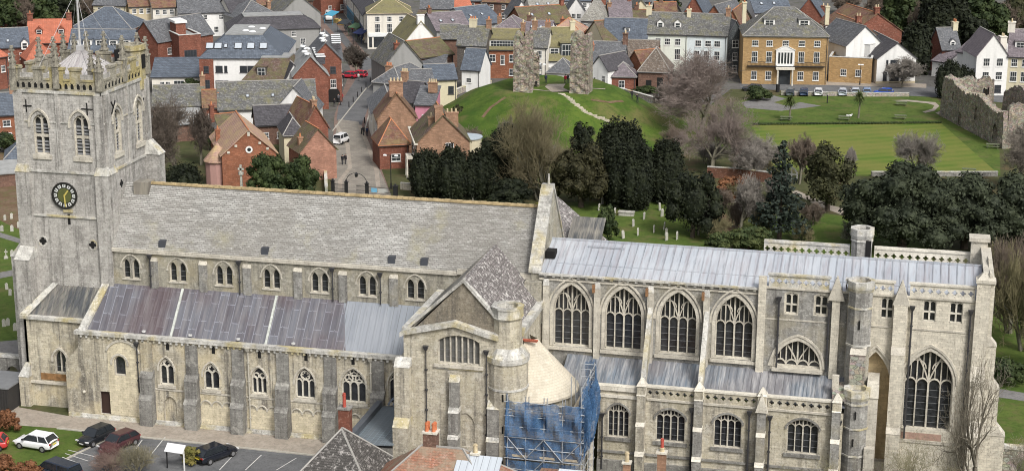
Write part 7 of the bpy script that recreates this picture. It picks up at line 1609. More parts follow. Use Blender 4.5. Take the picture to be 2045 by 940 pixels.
tb = thing('chest_tomb', 'long low pale tomb slab on the lawn behind the choir', 'tomb', tuple(atz(1251, 430))); mb = MB(); mb.box(-1.1,1.1,-.45,.45,0,.5); mb.box(-1.2,1.2,-.55,.55,.5,.62); mb.build('slab', M_grave, tb)
for px, lb in (((483,374),'pale stone cross memorial on a column behind the nave ridge'), ((1340,372),'white stone cross between the yews')) [:1]:
    P = atz(px[0], px[1]+18); o = thing('stone_cross', lb, 'memorial', tuple(P)); mb = MB(); mb.box(-.6,.6,-.6,.6,0,.5); mb.ngon(0,0,.5,3.4,.25,.18,8); mb.ngon(0,0,3.4,3.8,.4,.4,8); mb.box(-.45,.45,-.12,.12,4.1,4.4); mb.box(-.15,.15,-.12,.12,3.8,4.9); mb.build('shaft', M_grave, o)
# benches and picnic tables
def bench(px, lb, rz=0.0):
    P = atz(*px); t = thing('picnic_table', lb, 'picnic table', tuple(P), rz, 'picnic tables on the castle lawn'); m = MT.setdefault('wood', simple('grey_green_timber', (.12,.14,.08), .9, .3, 5))
    mb = MB(); mb.box(-1.1,1.1,-.4,.4,.7,.78); mb.build('tabletop', m, t)
    for s in (-1, 1): mb = MB(); mb.box(-1.1,1.1,s*.85-.14,s*.85+.14,.42,.49); mb.build('seat', m, t)
    for s in (-1, 1): mb = MB(); mb.tube((s*.8,-.7,0),(s*.8,-.25,.72),.05,.05,4); mb.tube((s*.8,.7,0),(s*.8,.25,.72),.05,.05,4); mb.box(s*.8-.04,s*.8+.04,-.9,.9,.34,.42); mb.build('leg_frame', m, t)
for px, lb in (((1798,238),'picnic table on the lawn nearest the ruined house, in the lower row'), ((1800,211),'picnic table close to the curved path by the ruin'), ((1686,240),'picnic table between the two cabbage palms'), ((1570,241),'picnic table at the foot of the left cabbage palm'), ((1982,296),'bench-like table beside the foot of the ruined wall'), ((1935,346),'bench-like table at the near right corner of the bowling green')): bench(px, lb)
sg = thing('seagull', 'white seagull standing by the picnic table between the palms', 'bird', tuple(atz(1698, 236))); mb = MB(); mb.sphere((0,0,.5),.28,8,6,0,.7); mb.sphere((.28,0,.72),.13,6,5,0); mb.tube((.38,0,.72),(.52,0,.7),.03,.01,4,1); mb.tube((0,.06,0),(0,.06,.35),.02,.02,4,1); mb.tube((0,-.06,0),(0,-.06,.35),.02,.02,4,1); mb.frus(-.75,-.2,-.1,.1,.45,-.75,-.2,-.02,.02,.6,0); mb.build('body', [simple('gull_white', (.7,.7,.7)), M_pot], sg)
def hedge_line(a, b, h=.45, w_=.5):
    p, q = atz(*a), atz(*b); t = thing('clipped_hedge', 'thin dark clipped hedge line along the far side of the bowling green', 'hedge', tuple(p)); n = int((q-p).length/.6); L = [((q-p).x*i/n, (q-p).y*i/n, h*.5, .5, w_/2, h*.55) for i in range(n+1)]
    V, F = leaf_cloud(L, 14, .12); me = np_mesh('foliage', V, F, [LF['wood']]); o = bpy.data.objects.new('foliage', me); COL.objects.link(o); o.parent = t
hedge_line((1508,250), (1876,247))
# lamp posts, bollards, signs
def post(name, label, cat, px, parts, rz=0, group=None, P=None):
    t = thing(name, label, cat, tuple(P or atz(*px)), rz, group)
    for nm, mb, mt in parts: mb.build(nm, mt, t)
    return t
def lamp(px, lb, H=5.5, arm=.9):
    mb = MB(); mb.tube((0,0,0),(0,0,H),.09,.06,6); mb.ngon(0,0,0,.8,.16,.12,8); m2 = MB(); m2.box(-arm,arm,-.06,.06,H,H+.08); m3 = MB()
    for s in (-1, 1): m3.frus(s*arm-.3,s*arm+.3,-.15,.15,H-.05,s*arm-.2,s*arm+.2,-.1,.1,H+.16)
    post('street_lamp', lb, 'street lamp', px, [('pole', mb, M_iron), ('crossarm', m2, M_iron), ('lamp_head', m3, M_dome)], group='street lamps')
lamp((781,376), 'black street lamp with two pale heads beside the church gates', 5.2); lamp((1717,170), 'dark lamp post in front of the hotel annex', 4.2, .3); lamp((1082,172), 'pole with signs standing behind the sandy path on the mound', 4.5, .5)
bol = [(697+i*8.5, 214-i*10) for i in range(8)]
for i, (x, y) in enumerate(bol):
    mb = MB(); mb.ngon(0,0,0,.95,.1,.08,8); mb.ngon(0,0,.95,1.08,.12,.04,8); post('bollard', 'black bollard, '+ORD[i]+' from the near end of the row along the curved kerb', 'bollard', (x, y), [('post', mb, M_iron)], group='bollards along the curved kerb')
for i, (px, lb) in enumerate([((722,268),'black bollard at the start of the paved street, left one'), ((728,246),'black bollard at the start of the paved street, far one'), ((1553,184),'dark litter bin on the lawn edge in front of the hotel'), ((1652,206),'dark post on the castle lawn below the hotel annex')]):
    mb = MB(); mb.ngon(0,0,0,1.1 if i < 2 else 1.6,.12 if i != 2 else .4,.1 if i != 2 else .42,8); post('bollard' if i < 2 else ('litter_bin' if i == 2 else 'lawn_post'), lb, 'bollard' if i < 2 else ('litter bin' if i == 2 else 'post'), px, [('body', mb, M_iron)])
for px, lb in (((1518,164),'black chalkboard stand on the pavement left of the hotel door'), ((1625,165),'black chalkboard stand right of the hotel door'), ((1643,166),'black oval chalkboard stand at the right corner of the hotel')):
    mb = MB(); mb.frus(-.4,.4,-.3,.3,0,-.3,.3,-.05,.05,1.3); m2 = MB(); m2.frus(-.28,.28,-.262,-.255,.25,-.22,.22,-.10,-.095,1.1); post('chalkboard_stand', lb, 'sign', px, [('board', mb, M_black)], group='chalkboards outside the hotel')
# church gates with lantern arch
gt = thing('church_gates', 'black iron church gates with a lantern arch at the end of the paved street', 'gate', tuple(atz(700, 388)))
G0 = atz(664, 386); G1 = atz(792, 397); U_ = (G1-G0).normalized(); o0 = Vector(gt.location)
def gp(px, z=0): p = atz(px, 386+(px-664)*11/128); return (p.x-o0.x, p.y-o0.y, z)
for x, r_ in ((665,.22),(692,.22),(733,.22),(790,.3)):
    p = gp(x); mb = MB(); mb.box(p[0]-r_,p[0]+r_,p[1]-r_,p[1]+r_,0,1.9); mb.box(p[0]-r_*1.3,p[0]+r_*1.3,p[1]-r_*1.3,p[1]+r_*1.3,1.9,2.05); mb.sphere((p[0],p[1],2.2),.17); mb.build('gate_pier', M_iron, gt)
def rails(xa, xb, nm):
    a, b = Vector(gp(xa)), Vector(gp(xb)); mb = MB()
    for z in (.2, .85, 1.5): mb.tube(a+Vector((0,0,z)), b+Vector((0,0,z)), .04, .04, 4)
    n = int((b-a).length/.16)
    for i in range(n+1): q = a.lerp(b, i/n); mb.tube(q+Vector((0,0,.15)), q+Vector((0,0,1.7)), .02, .015, 3)
    mb.build(nm, M_iron, gt)
rails(667,690,'gate_leaf'); rails(712,731,'gate_leaf'); rails(735,788,'railing')
a, b = Vector(gp(692,2.0)), Vector(gp(733,2.0)); mb = MB(); pts = [a.lerp(b, .5)+(b-a)*.5*-math.cos(math.pi*i/12)+Vector((0,0,1.5*math.sin(math.pi*i/12))) for i in range(13)]; mb.path(pts, .05, 5); mb.build('lantern_arch', M_iron, gt)
c = pts[6]; mb = MB(); mb.frus(c.x-.16,c.x+.16,c.y-.16,c.y+.16,c.z-.6,c.x-.22,c.x+.22,c.y-.22,c.y+.22,c.z-.15,0); mb.frus(c.x-.25,c.x+.25,c.y-.25,c.y+.25,c.z-.15,c.x-.03,c.x+.03,c.y-.03,c.y+.03,c.z+.15,0); mb.build('lantern', M_iron, gt)
p = gp(742); mb = MB(); mb.box(p[0],p[0]+.95,p[1]-.12,p[1]-.07,.75,1.4); mb.build('notice_board', simple('light_blue_notice', (.16,.38,.55), .4, .1), gt); p = gp(755); mb = MB(); mb.box(p[0],p[0]+1.6,p[1]-.12,p[1]-.07,.75,1.4); mb.build('notice_board', simple('pale_notice', (.42,.42,.40), .4, .1), gt)

# ================================================================== vehicles
def paint(nm, c, r_=.25): return simple('car_paint_'+nm, c, r_, .03, spec=.6)
M_tyre = simple('tyre_rubber', (.015,.015,.015), .8); M_rim = simple('wheel_rim', (.35,.35,.36), .3, metal=.6); M_cglass = simple('car_glass', (.02,.024,.028), .08, .1, spec=.8); M_lamp = simple('lamp_clear', (.6,.6,.6), .15); M_rlamp = simple('lamp_red', (.3,.02,.02), .3); M_plate = simple('number_plate_yellow', (.6,.5,.06), .5); M_platew = simple('number_plate_white', (.6,.6,.58), .5); M_trim = simple('black_trim', (.02,.02,.022), .6)
def car(px, heading, label, mat, L=4.3, W=1.8, H=1.5, kind='hatch', far=False, P=None, group=None, name='parked_car', roofm=None):
    """heading: direction of the bonnet in degrees from +X"""
    P = P or atz(*px); t = thing(name, label, 'van' if kind == 'van' else 'car', tuple(P), R(heading), group)
    # stations from tail (x=-L/2) to nose; (x, half width, z bottom, z belt)
    h = H
    ST_ = {'hatch': [(-.5,.40,.38,.60*h),(-.485,.46,.28,.66*h),(-.40,.49,.22,.67*h),(-.15,.5,.2,.66*h),(.12,.5,.2,.64*h),(.24,.495,.2,.63*h),(.38,.48,.22,.56*h),(.465,.44,.26,.50*h),(.5,.36,.34,.42*h)],
           'van': [(-.5,.46,.3,.66*h),(-.49,.49,.26,.68*h),(-.3,.5,.24,.68*h),(.1,.5,.24,.66*h),(.3,.5,.24,.62*h),(.42,.48,.24,.56*h),(.485,.45,.28,.48*h),(.5,.38,.36,.40*h)]}[kind if kind == 'van' else 'hatch']
    vs = []; fs = []
    for x, hw, zb, zt in ST_:
        hw *= W; vs += [(x*L,-hw*.9,zb),(x*L,-hw,zb+.12),(x*L,-hw,zt*.72),(x*L,-hw*.93,zt),(x*L,0,zt+.05),(x*L,hw*.93,zt),(x*L,hw,zt*.72),(x*L,hw,zb+.12),(x*L,hw*.9,zb)]
    n = 9
    for i in range(len(ST_)-1):
        for j in range(n): a = i*n+j; b = i*n+(j+1) % n; fs.append((a, b, b+n, a+n))
    fs.append(tuple(range(n))); fs.append(tuple(range((len(ST_)-1)*n, len(ST_)*n)))
    mb = MB(); mb.mesh(vs, fs); bo = mb.build('body', mat, t, smooth=True)
    md = bo.modifiers.new('bevel', 'SUBSURF'); md.levels = 1; md.render_levels = 1
    G = {'hatch': [(-.47,-.36,.30,.14),], 'van': [(-.48,-.44,.40,.26)]}['van' if kind == 'van' else 'hatch'][0]
    x0, x1, x2, x3 = (c*L for c in G); wb_, wt = W*.455, W*.37
    zb_ = .64*h
    cab = [(x0,-wb_,zb_),(x3+L*.12 if kind != 'van' else x3+L*.10,-wb_,zb_-.02),(x3+L*.12 if kind != 'van' else x3+L*.10,wb_,zb_-.02),(x0,wb_,zb_)]; top = [(x1,-wt,h-.04),(x3-.04*L,-wt,h-.02),(x3-.04*L,wt,h-.02),(x1,wt,h-.04)]
    mb = MB(); mb.hexa(cab, top); mb.build('window_glass', M_cglass, t)
    mb = MB(); e = .03; mb.hexa([(x1-.06,-wt-e,h-.07),(x3-.03*L,-wt-e,h-.06),(x3-.03*L,wt+e,h-.06),(x1-.06,wt+e,h-.07)], [(x1+.05,-wt+.1,h+.01),(x3-.06*L,-wt+.1,h+.03),(x3-.06*L,wt-.1,h+.03),(x1+.05,wt-.1,h+.01)])
    for s in (-1, 1):       # pillars
        for (xa, xb) in ((x0+.02, x1), ((x0+x3)/2-.04*L, (x1+x3)/2-.05*L), (x3+L*.11 if kind != 'van' else x3+L*.09, x3-.045*L)):
            mb.tube((xa, s*(wb_+.005), zb_), (xb, s*(wt+.01), h-.05), .045, .045, 4)
    mb.build('roof', roofm or mat, t)
    for sx in (-.31, .31):
        for s in (-1, 1):
            c = (sx*L, s*(W/2-.09), .33); mb = MB(); mb.tube((c[0], c[1]-.11, .33), (c[0], c[1]+.11, .33), .33, .33, 14); wo = mb.build('wheel', M_tyre, t)
            if not far: mb = MB(); mb.tube((c[0], c[1]+s*.1, .33), (c[0], c[1]+s*.125, .33), .2, .19, 10); mb.build('rim', M_rim, wo)
    if not far:
        for s in (-1, 1):
            mb = MB(); mb.box(L*.452, L*.488, s*W*.37-.2, s*W*.37+.2, .40*h, .47*h); mb.build('headlight', M_lamp, t)
            mb = MB(); mb.box(-L*.503, -L*.485, s*W*.36-.13, s*W*.36+.13, .50*h, .60*h); mb.build('tail_light', M_rlamp, t)
            mb = MB(); mb.box(x3+.02*L, x3+.07*L, s*(W/2+.1)-.09, s*(W/2+.1)+.09, .66*h, .74*h); mb.build('wing_mirror', M_trim, t)
        mb = MB(); mb.box(-L*.508, -L*.5, -.26, .26, .42*h, .49*h); mb.build('number_plate', M_plate, t); mb = MB(); mb.box(L*.497, L*.506, -.26, .26, .26*h, .33*h); mb.build('number_plate', M_platew, t); mb = MB(); mb.box(L*.49, L*.503, -.45, .45, .33*h, .40*h); mb.build('grille', M_trim, t)
    return t
car((73,893), 172, 'white crossover car parked on the grass at the lower left', paint('white', (.70,.71,.72)), 4.2, 1.8, 1.58)
car((192,881), 252, 'small black hatchback parked nose out next to the twiggy shrub', paint('black', (.015,.017,.02), .15), 3.9, 1.7, 1.5)
car((238,893), 248, 'dark maroon car half hidden behind reddish twigs', paint('maroon', (.055,.018,.022), .3), 4.2, 1.75, 1.5)
car((431,915), 62, 'black family car parked beside the gold shrub, seen from behind', paint('black_gloss', (.012,.014,.02), .12), 4.4, 1.8, 1.5)
car((118,955), 160, 'dark blue van roof just showing at the bottom edge', paint('navy', (.02,.028,.045), .2), 4.6, 1.9, 1.8, 'van')
car((-26,896), 200, 'red car cut off by the left edge of the picture', paint('red', (.45,.04,.04), .25), 4.0, 1.7, 1.5)
gcar = 'cars parked in front of the hotel'
for px, hd, c, lb in (((1578,190),92,(.06,.075,.09),'dark grey car at the left end of the row by the hotel'), ((1605,190),92,(.03,.05,.10),'dark blue car second in the row by the hotel'), ((1634,190),92,(.65,.66,.67),'white car in the row by the hotel'), ((1682,190),92,(.42,.46,.52),'silver blue car in the row by the hotel, next to the white car'), ((1708,189),92,(.38,.42,.48),'silver grey car behind the motorcyclist in the row'), ((1731,189),92,(.16,.24,.38),'steel blue car in the row left of the bright blue one')):
    car(px, hd, lb, paint(lb[:10].replace(' ', '_'), c), 4.1, 1.75, 1.45, far=True, group=gcar)
car((1764,190), 176, 'bright blue car parked sideways at the end of the row by the hotel', paint('bright_blue', (.02,.07,.35)), 4.0, 1.75, 1.45, far=True, group=gcar)
car((1502,182), 178, 'dark car half hidden by the bush left of the hotel row', paint('d', (.04,.045,.05)), 4.1, 1.75, 1.45, far=True)
for px, c, lb in (((697,156),(.42,.02,.04),'left of two bright red cars behind the small street tree'), ((716,154),(.48,.03,.05),'right of two bright red cars behind the small street tree')): car(px, 170, lb, paint('red2', c), 3.9, 1.7, 1.45, far=True)
car((682,286), 82, 'small white delivery van with open load bed on the paved street', paint('van_white', (.66,.66,.66)), 3.6, 1.6, 1.8, 'van', far=True)
car((657,40), 290, 'white van at the top of the market street', paint('van_white2', (.66,.66,.64)), 5.0, 2.0, 2.3, 'van', far=True)
for px, c, lb in (((336,74),(.35,.02,.03),'red car on the roof deck beside the brick block'), ((325,76),(.03,.04,.06),'dark car on the roof deck beside the brick block')):
    P = atz(px[0], px[1], 5.0); car(None, 60, lb, paint('deck', c), 3.9, 1.7, 1.45, far=True, P=P)
for px, c, lb in (((268,40),(.04,.05,.055),'dark green car by the trees at the top left'), ((256,46),(.4,.42,.44),'silver car by the trees at the top left')): car(px, 60, lb, paint('tl', c), 4.0, 1.75, 1.5, far=True)
dk = thing('parking_deck', 'raised roof parking deck between the gabled brick house and the brick block', 'parking deck', tuple(atz(330, 80, 0))); mb = MB(); P = atz(330,80,4.9)-atz(330,80,0); mb.box(P.x-6,P.x+5,P.y-4,P.y+5,0,4.9); mb.build('deck', HB['brick'], dk)

# ================================================================== people
def person_mesh(pose, cols, seed=0):
    """one continuous body grown over a jointed skeleton; clothing colours follow height"""
    s = .12 if pose == 'walk' else .03; lean = .1 if pose == 'climb' else 0
    J = [(0,0,.93),(0,lean*.4,1.15),(0,lean,1.42),(0,lean+.01,1.52),(0,lean+.03,1.66),(0,lean+.02,1.74), (-.18,lean,1.42),(-.24,lean+s,1.15),(-.22,lean+s+.08,.92),(-.22,lean+s+.12,.82), (.18,lean,1.42),(.24,lean-s,1.15),(.22,lean-s+.06,.92),(.22,lean-s+.1,.82), (-.1,0,.88),(-.11,s*1.2,.50),(-.11,s*1.1,.09),(-.11,s*1.1+.16,.04), (.1,0,.88),(.11,-s*.8,.50),(.11,-s*1.8,.09),(.11,-s*1.8+.16,.04)]
    Rd = [.15,.145,.16,.06,.10,.085, .065,.05,.038,.04, .065,.05,.038,.04, .10,.07,.05,.045, .10,.07,.05,.045]
    E = [(0,1),(1,2),(2,3),(3,4),(4,5),(2,6),(6,7),(7,8),(8,9),(2,10),(10,11),(11,12),(12,13),(0,14),(14,15),(15,16),(16,17),(0,18),(18,19),(19,20),(20,21)]
    me = bpy.data.meshes.new('p'); me.from_pydata(J, E, []); o = bpy.data.objects.new('p', me); COL.objects.link(o); m = o.modifiers.new('s', 'SKIN')
    for v, r_ in zip(me.skin_vertices[0].data, Rd): v.radius = (r_, r_*.85)
    me.skin_vertices[0].data[0].use_root = True; o.modifiers.new('u', 'SUBSURF').levels = 1
    dg = bpy.context.evaluated_depsgraph_get(); bm_ = bpy.data.meshes.new_from_object(o.evaluated_get(dg)); bpy.data.objects.remove(o)
    for c in cols: bm_.materials.append(c)
    for p in bm_.polygons:
        z = p.center.z; p.material_index = 2 if z > 1.70 or (z > 1.6 and p.center.y < lean) else (3 if z > 1.49 or (z < .86 and abs(p.center.x) > .19 and z > .7) else (0 if z > .88 else 1)); p.use_smooth = True
    return bm_
SK = simple('skin', (.42,.26,.19), .6); HR = simple('hair_dark', (.04,.028,.02), .8); TR = simple('dark_trousers', (.025,.027,.035), .8)
PM = {}
def person(px, col, label, pose='walk', rz=0, P=None, H=1.0, group=None):
    key = (pose, col)
    if key not in PM: PM[key] = person_mesh(pose, [simple('coat_%d' % len(PM), col, .8), TR, HR, SK])
    P = P or atz(*px); o = bpy.data.objects.new('person', PM[key]); COL.objects.link(o); o.location = P; o.rotation_euler = (0, 0, R(rz)); o.scale = (H*1.08, H*1.08, H)
    o['label'] = label; o['category'] = 'person'
    if group: o['group'] = group
BK, RD_, NV, GR_, WH, CR = (.015,.015,.018), (.35,.02,.04), (.02,.03,.07), (.10,.10,.11), (.5,.5,.48), (.4,.32,.2)
gs = 'walkers on the paved street'
person((679,285), RD_, 'person in a bright red coat walking beside the white van', group=gs); person((687,284), BK, 'person in black walking next to the red coat by the white van', group=gs)
person((684,329), BK, 'left one of two people in black walking side by side near the gates', group=gs); person((690,328), BK, 'right one of two people in black walking side by side near the gates', group=gs)
person((748,320), BK, 'lone person in black walking on the right side of the paved street', group=gs); person((726,271), BK, 'left one of a pair in black by the shop fronts', group=gs); person((733,272), NV, 'right one of a pair in dark clothes by the shop fronts', group=gs)
for px, c, lb in (((668,198),WH,'person in pale clothes under the archway of the brick shops'), ((676,205),GR_,'person in grey by the pavement tables'), ((683,203),RD_,'person in red sitting area by the pavement tables'), ((686,164),BK,'person in black beside the red cars'), ((716,162),WH,'person in white beside the small street tree'), ((668,214),BK,'person in dark clothes nearest the corner of the brick shops')): person(px, c, lb, 'stand')
pts_ = [(636,4),(642,8),(646,14),(655,10),(668,30),(673,36),(690,58),(694,60),(697,64),(704,66),(712,74),(716,80),(722,84),(727,88),(648,24),(660,20)]
for i, px in enumerate(pts_): person(px, (BK, NV, GR_, CR, RD_)[i % 5], 'shopper in '+('black','navy','grey','tan','red')[i % 5]+(' on the left pavement of the market street' if i > 13 else (' at the far top of the market street' if i < 4 else (' half way up the market street' if i < 9 else ' near the white corner building')))+(', rightmost there' if i in (8,13,15,3) else ''), 'walk', i*40, group='shoppers on the market street')
mp = lambda x, y: atmound(x, y)
person(None, RD_, 'person in red standing on the sandy path on top of the mound', 'stand', 0, mp(1129,168)); person(None, BK, 'person in dark clothes next to the red one on top of the mound', 'stand', 0, mp(1134,167)); person(None, NV, 'person in navy standing by the signpost on the mound', 'stand', 0, mp(1090,167)); person(None, BK, 'small person in black near the left castle ruin', 'stand', 0, mp(1071,174), .75)
person(None, BK, 'left one of two people climbing the right slope of the mound', 'climb', 30, mp(1262,198)); person(None, BK, 'right one of two people climbing the right slope of the mound', 'climb', 60, mp(1273,206))
person((1430-0,164), RD_, 'person in red at the hotel door', 'stand', P=atz(1580,163)); person((1697,192), GR_, 'person in grey with a helmet between the parked cars', 'stand')
# awnings and a sculpture of market clutter
for px, c, lb in (((664,34),(.06,.28,.42),'pale blue shop awning in the market street'), ((655,12),(.08,.32,.36),'turquoise shop awning at the top of the market street'), ((690,52),(.03,.035,.04),'black shop awning half way down the market street'), ((722,72),(.02,.03,.10),'navy shop awning nearest the white corner building'), ((712,60),(.06,.12,.06),'green shop awning above the navy one')):
    P = atz(px[0], px[1]+14); mb = MB(); mb.slab((-1.8,-1.3,2.3),(1.8,-1.3,2.3),(1.8,1.0,3.2),(-1.8,1.0,3.2),.08)
    for s in (-1.7, 1.7): mb.tube((s,-1.2,0),(s,-1.2,2.3),.04,.04,4)
    t = thing('shop_awning', lb, 'awning', (P.x, P.y, 0), R(-35), 'shop awnings of the market street'); mb.build('canopy', simple('awning_'+lb[:6].replace(' ','_'), c, .7, .1), t)
for px, c, lb in (((675,46),(.42,.33,.12),'yellow market stall goods on the pavement'), ((683,50),(.40,.25,.08),'orange market stall goods on the pavement')):
    P = atz(*px); t = thing('market_stall', lb, 'stall', (P.x, P.y, 0), R(-30)); mb = MB(); mb.box(-1,1,-.6,.6,.0,.9); mb.build('table', simple('stall_'+lb[:6], c, .8, .3, 4), t); mb = MB()
    for i in range(9): mb.sphere((-.8+.2*i, random.uniform(-.4,.4), 1.0), .14, 6, 4)
    mb.build('goods', simple('goods_'+lb[:6], mul(c, 1.3), .8, .4, 4), t)
for i, (px, lb) in enumerate([((672,202),'round dark cafe table by the archway'), ((680,210),'round dark cafe table nearest the kerb')]):
    mb = MB(); mb.ngon(0,0,.7,.76,.45,.45,12); mb.tube((0,0,0),(0,0,.7),.05,.05,5); mb.ngon(0,0,0,.04,.25,.25,8); post('cafe_table', lb, 'table', px, [('tabletop', mb, M_iron)])
# white garden structure seen between the conifer and the cypress
P = atz(1575, 358); t = thing('garden_archway', 'white arched garden gate between the conifer and the cypress', 'archway', tuple(P)); mb = MB(); f = Fr((0,0,0),(1,0,0)); mb.ribbon(f, arch_pts(0, 2.6, .9, 1.2, 6), .18, -.1, .1)
for x in (-1.3,-.45,.45,1.3): mb.box(x-.08,x+.08,-.08,.08,0,1.1+(.8 if abs(x) < 1 else 0))
mb.box(-1.4,1.4,-.06,.06,.75,.9); mb.build('frame', simple('white_garden_paint', (.6,.6,.58), .6), t)
cv = thing('garden_table', 'white covered table between the stems of the tall bare tree', 'table', tuple(atz(1080, 352))); mb = MB(); mb.box(-.9,.9,-.5,.5,.72,.8); mb.box(-.9,-.8,-.5,.5,0,.72); mb.box(.8,.9,-.5,.5,0,.72); mb.build('tabletop', M_frame, cv)
# ================================================================== scaffolding round the apse
def make_net():
    t = NT('blue_debris_netting'); n = t.noise(.9, t.scale((1, 1, .5)), 4, .7); t.out(t.mix(t.ramp(n, [(.35, 0), (.65, 1)]), (.03,.085,.19), (.085,.175,.32)), .8)
    tr_ = t.n('ShaderNodeBsdfTransparent'); mx = t.n('ShaderNodeMixShader'); o = [x for x in t.t.nodes if x.type == 'OUTPUT_MATERIAL'][0]
    f = t.ramp(t.noise(2.2, None, 3, .7), [(.35, .25), (.65, .52)]); t.l(f, mx.inputs[0]); t.l(t.b.outputs[0], mx.inputs[1]); t.l(tr_.outputs[0], mx.inputs[2]); t.l(mx.outputs[0], o.inputs[0]); return t.mat
M_net = make_net(); M_tube = simple('galvanised_scaffold_tube', (.36,.38,.40), .45, .15, 3, metal=.3); M_board = simple('scaffold_board', (.38,.33,.25), .85, .2, 3)
sx0, sx1, sy0, sy1 = 52.7, 59.3, -18.4, -12.2
sc = thing('scaffolding', 'scaffolding wrapped in blue netting round the half round chapel', 'scaffolding', (sx0, sy0, 0))
def sb(mb, nm, m): o = mb.build(nm, m, sc); o.location = (-sx0, -sy0, 0); return o
xs = [sx0+(sx1-sx0)*i/4 for i in range(5)]; ys = [sy0+(sy1-sy0)*i/3 for i in range(4)]
for x in xs:
    mb = MB(); mb.tube((x, sy0, 0), (x, sy0, 9.9 if x < sx1 else 11.2), .05, n=5); sb(mb, 'standard', M_tube)
    mb = MB(); mb.tube((x, sy0+1.3, 0), (x, sy0+1.3, 9.4), .05, n=5); sb(mb, 'standard', M_tube)
for y in ys[1:]:
    for x in (sx1, sx1-1.3): mb = MB(); mb.tube((x, y, 0), (x, y, 11.3), .05, n=5); sb(mb, 'standard', M_tube)
mb = MB()
for z in (2, 3, 4, 5, 6, 7, 8, 8.6, 9.3):
    mb.tube((sx0-.3, sy0-.06, z), (sx1+.3, sy0-.06, z), .045, n=5)
    mb.tube((sx1+.06, sy0-.3, z+.04), (sx1+.06, sy1+.3, z+.04), .045, n=5)
for z in (9.9, 10.6, 11.1): mb.tube((sx1+.06, sy0, z), (sx1+.06, sy1+.3, z), .045, n=5); mb.tube((sx1-1.3, sy1, z), (sx1, sy1, z), .04, n=5)
for z in (4.0, 6.0, 8.0):
    for x in xs: mb.tube((x+.06, sy0-.3, z+.08), (x+.06, sy0+1.5, z+.08), .04, n=5)
sb(mb, 'ledgers', M_tube)
for i, (a, b, z0, z1) in enumerate(((1,2,4.1,6.0),(2,3,6.0,4.1),(0,1,6,4.1),(3,4,4.1,6.0),(1,2,2.1,4.0),(3,4,2.1,4.0))):
    mb = MB(); mb.tube((xs[a], sy0-.16, z0), (xs[b], sy0-.16, z1), .045, n=5); sb(mb, 'brace', M_tube)
for z in (4.0, 6.0, 8.0):
    for k in range(3):
        mb = MB()
        for q in range(5): mb.box(xs[0]+(sx1-sx0)*k/3+.02, xs[0]+(sx1-sx0)*(k+1)/3-.02, sy0+.1+q*.24, sy0+.31+q*.24, z+.12, z+.17)
        sb(mb, 'deck', M_board)
    mb = MB()
    for q in range(5): mb.box(sx1-1.25+q*.24, sx1-1.04+q*.24, sy0+1.4, sy1, z+.12, z+.17)
    sb(mb, 'deck', M_board); mb = MB(); mb.box(sx0, sx1, sy0+.0, sy0+.04, z+.12, z+.34); sb(mb, 'toe_board', M_board)
def net(p, q, z0, z1, nm='netting', amp=.13, ragged=0):
    p = Vector(p); q = Vector(q); n = (q-p).cross(Vector((0,0,1))).normalized(); vs = []; fs = []; NI, NJ = 24, 10; rr_ = random.Random(int(z0*10+p.x))
    for i in range(NI+1):
        for j in range(NJ+1):
            t, u = i/NI, j/NJ; zt = z1+ragged*(rr_.random()-.5 if j == NJ else 0); b = p.lerp(q, t)+n*amp*(math.sin(t*19+u*5)+.6*math.sin(t*47+u*3))*(.4+.6*math.sin(u*3.14)); vs.append((b.x, b.y, z0+(zt-z0)*u))
    for i in range(NI):
        for j in range(NJ): a = i*(NJ+1)+j; fs.append((a, a+NJ+1, a+NJ+2, a+1))
    mb = MB(); mb.mesh(vs, fs); sb(mb, nm, M_net)
net((sx0-.1, sy0-.22, 0), (sx1+.1, sy0-.22, 0), 6.1, 9.35, ragged=.35, amp=.2); net((sx0-.1, sy0+.02, 0), (sx1+.1, sy0+.02, 0), 3.9, 6.0); net((sx0-.1, sy0-.02, 0), (sx1, sy0-.02, 0), .2, 3.8)
net((sx1+.12, sy0, 0), (sx1+.12, sy1+.3, 0), 4.4, 10.7, ragged=1.6, amp=.34); net((sx1+.2, sy0, 0), (sx1+.2, sy1+.3, 0), 6.4, 10.2, ragged=1.2, amp=.3); net((sx1+.12, sy1+.3, 0), (sx1-.9, sy1+.35, 0), 9.2, 11.3, ragged=.5); net((sx0-.12, sy0+1.6, 0), (sx0-.12, sy0, 0), 3.0, 9.9, ragged=.5)

# ================================================================== cottages in front of the church
def fhouse(x0, x1, y0, d, h, rh, roof, wm, rm, label, **k): return house(None, None, h, d, rh, roof, wm, rm, label, world=((x0, y0), (x1, y0)), name='cottage', cat='cottage', **k)
RM['darkslate'] = roofmat('cottage_dark_slates', (.085,.08,.075), pale=(.42,.40,.38), palea=.85, w=.36, h=.17)
RM['redclay'] = roofmat('cottage_red_tiles', (.33,.125,.075), moss=(.26,.22,.16), mossamt=.55, pale=(.5,.33,.27), palea=.7, w=.3, h=.16)
c1 = fhouse(35.8, 42.0, -26.2, 6.4, 3.3, 3.8, 'hip', 'brickd', 'darkslate', 'dark slate pyramid roof of a cottage in front of the transept', ov=.4)
c2 = fhouse(42.2, 55.2, -30.2, 9.4, 3.0, 4.3, 'hip', 'brick', 'redclay', 'cottage with patchy red clay tiles and four orange chimney pots in front of the transept', ov=.35)
c3 = fhouse(56.6, 66.4, -29.0, 8.0, 4.2, 1.6, 'hip', 'brick', 'redclay', 'cottage roof of red tiles with pale metal sheets under the scaffolding', ov=.3)
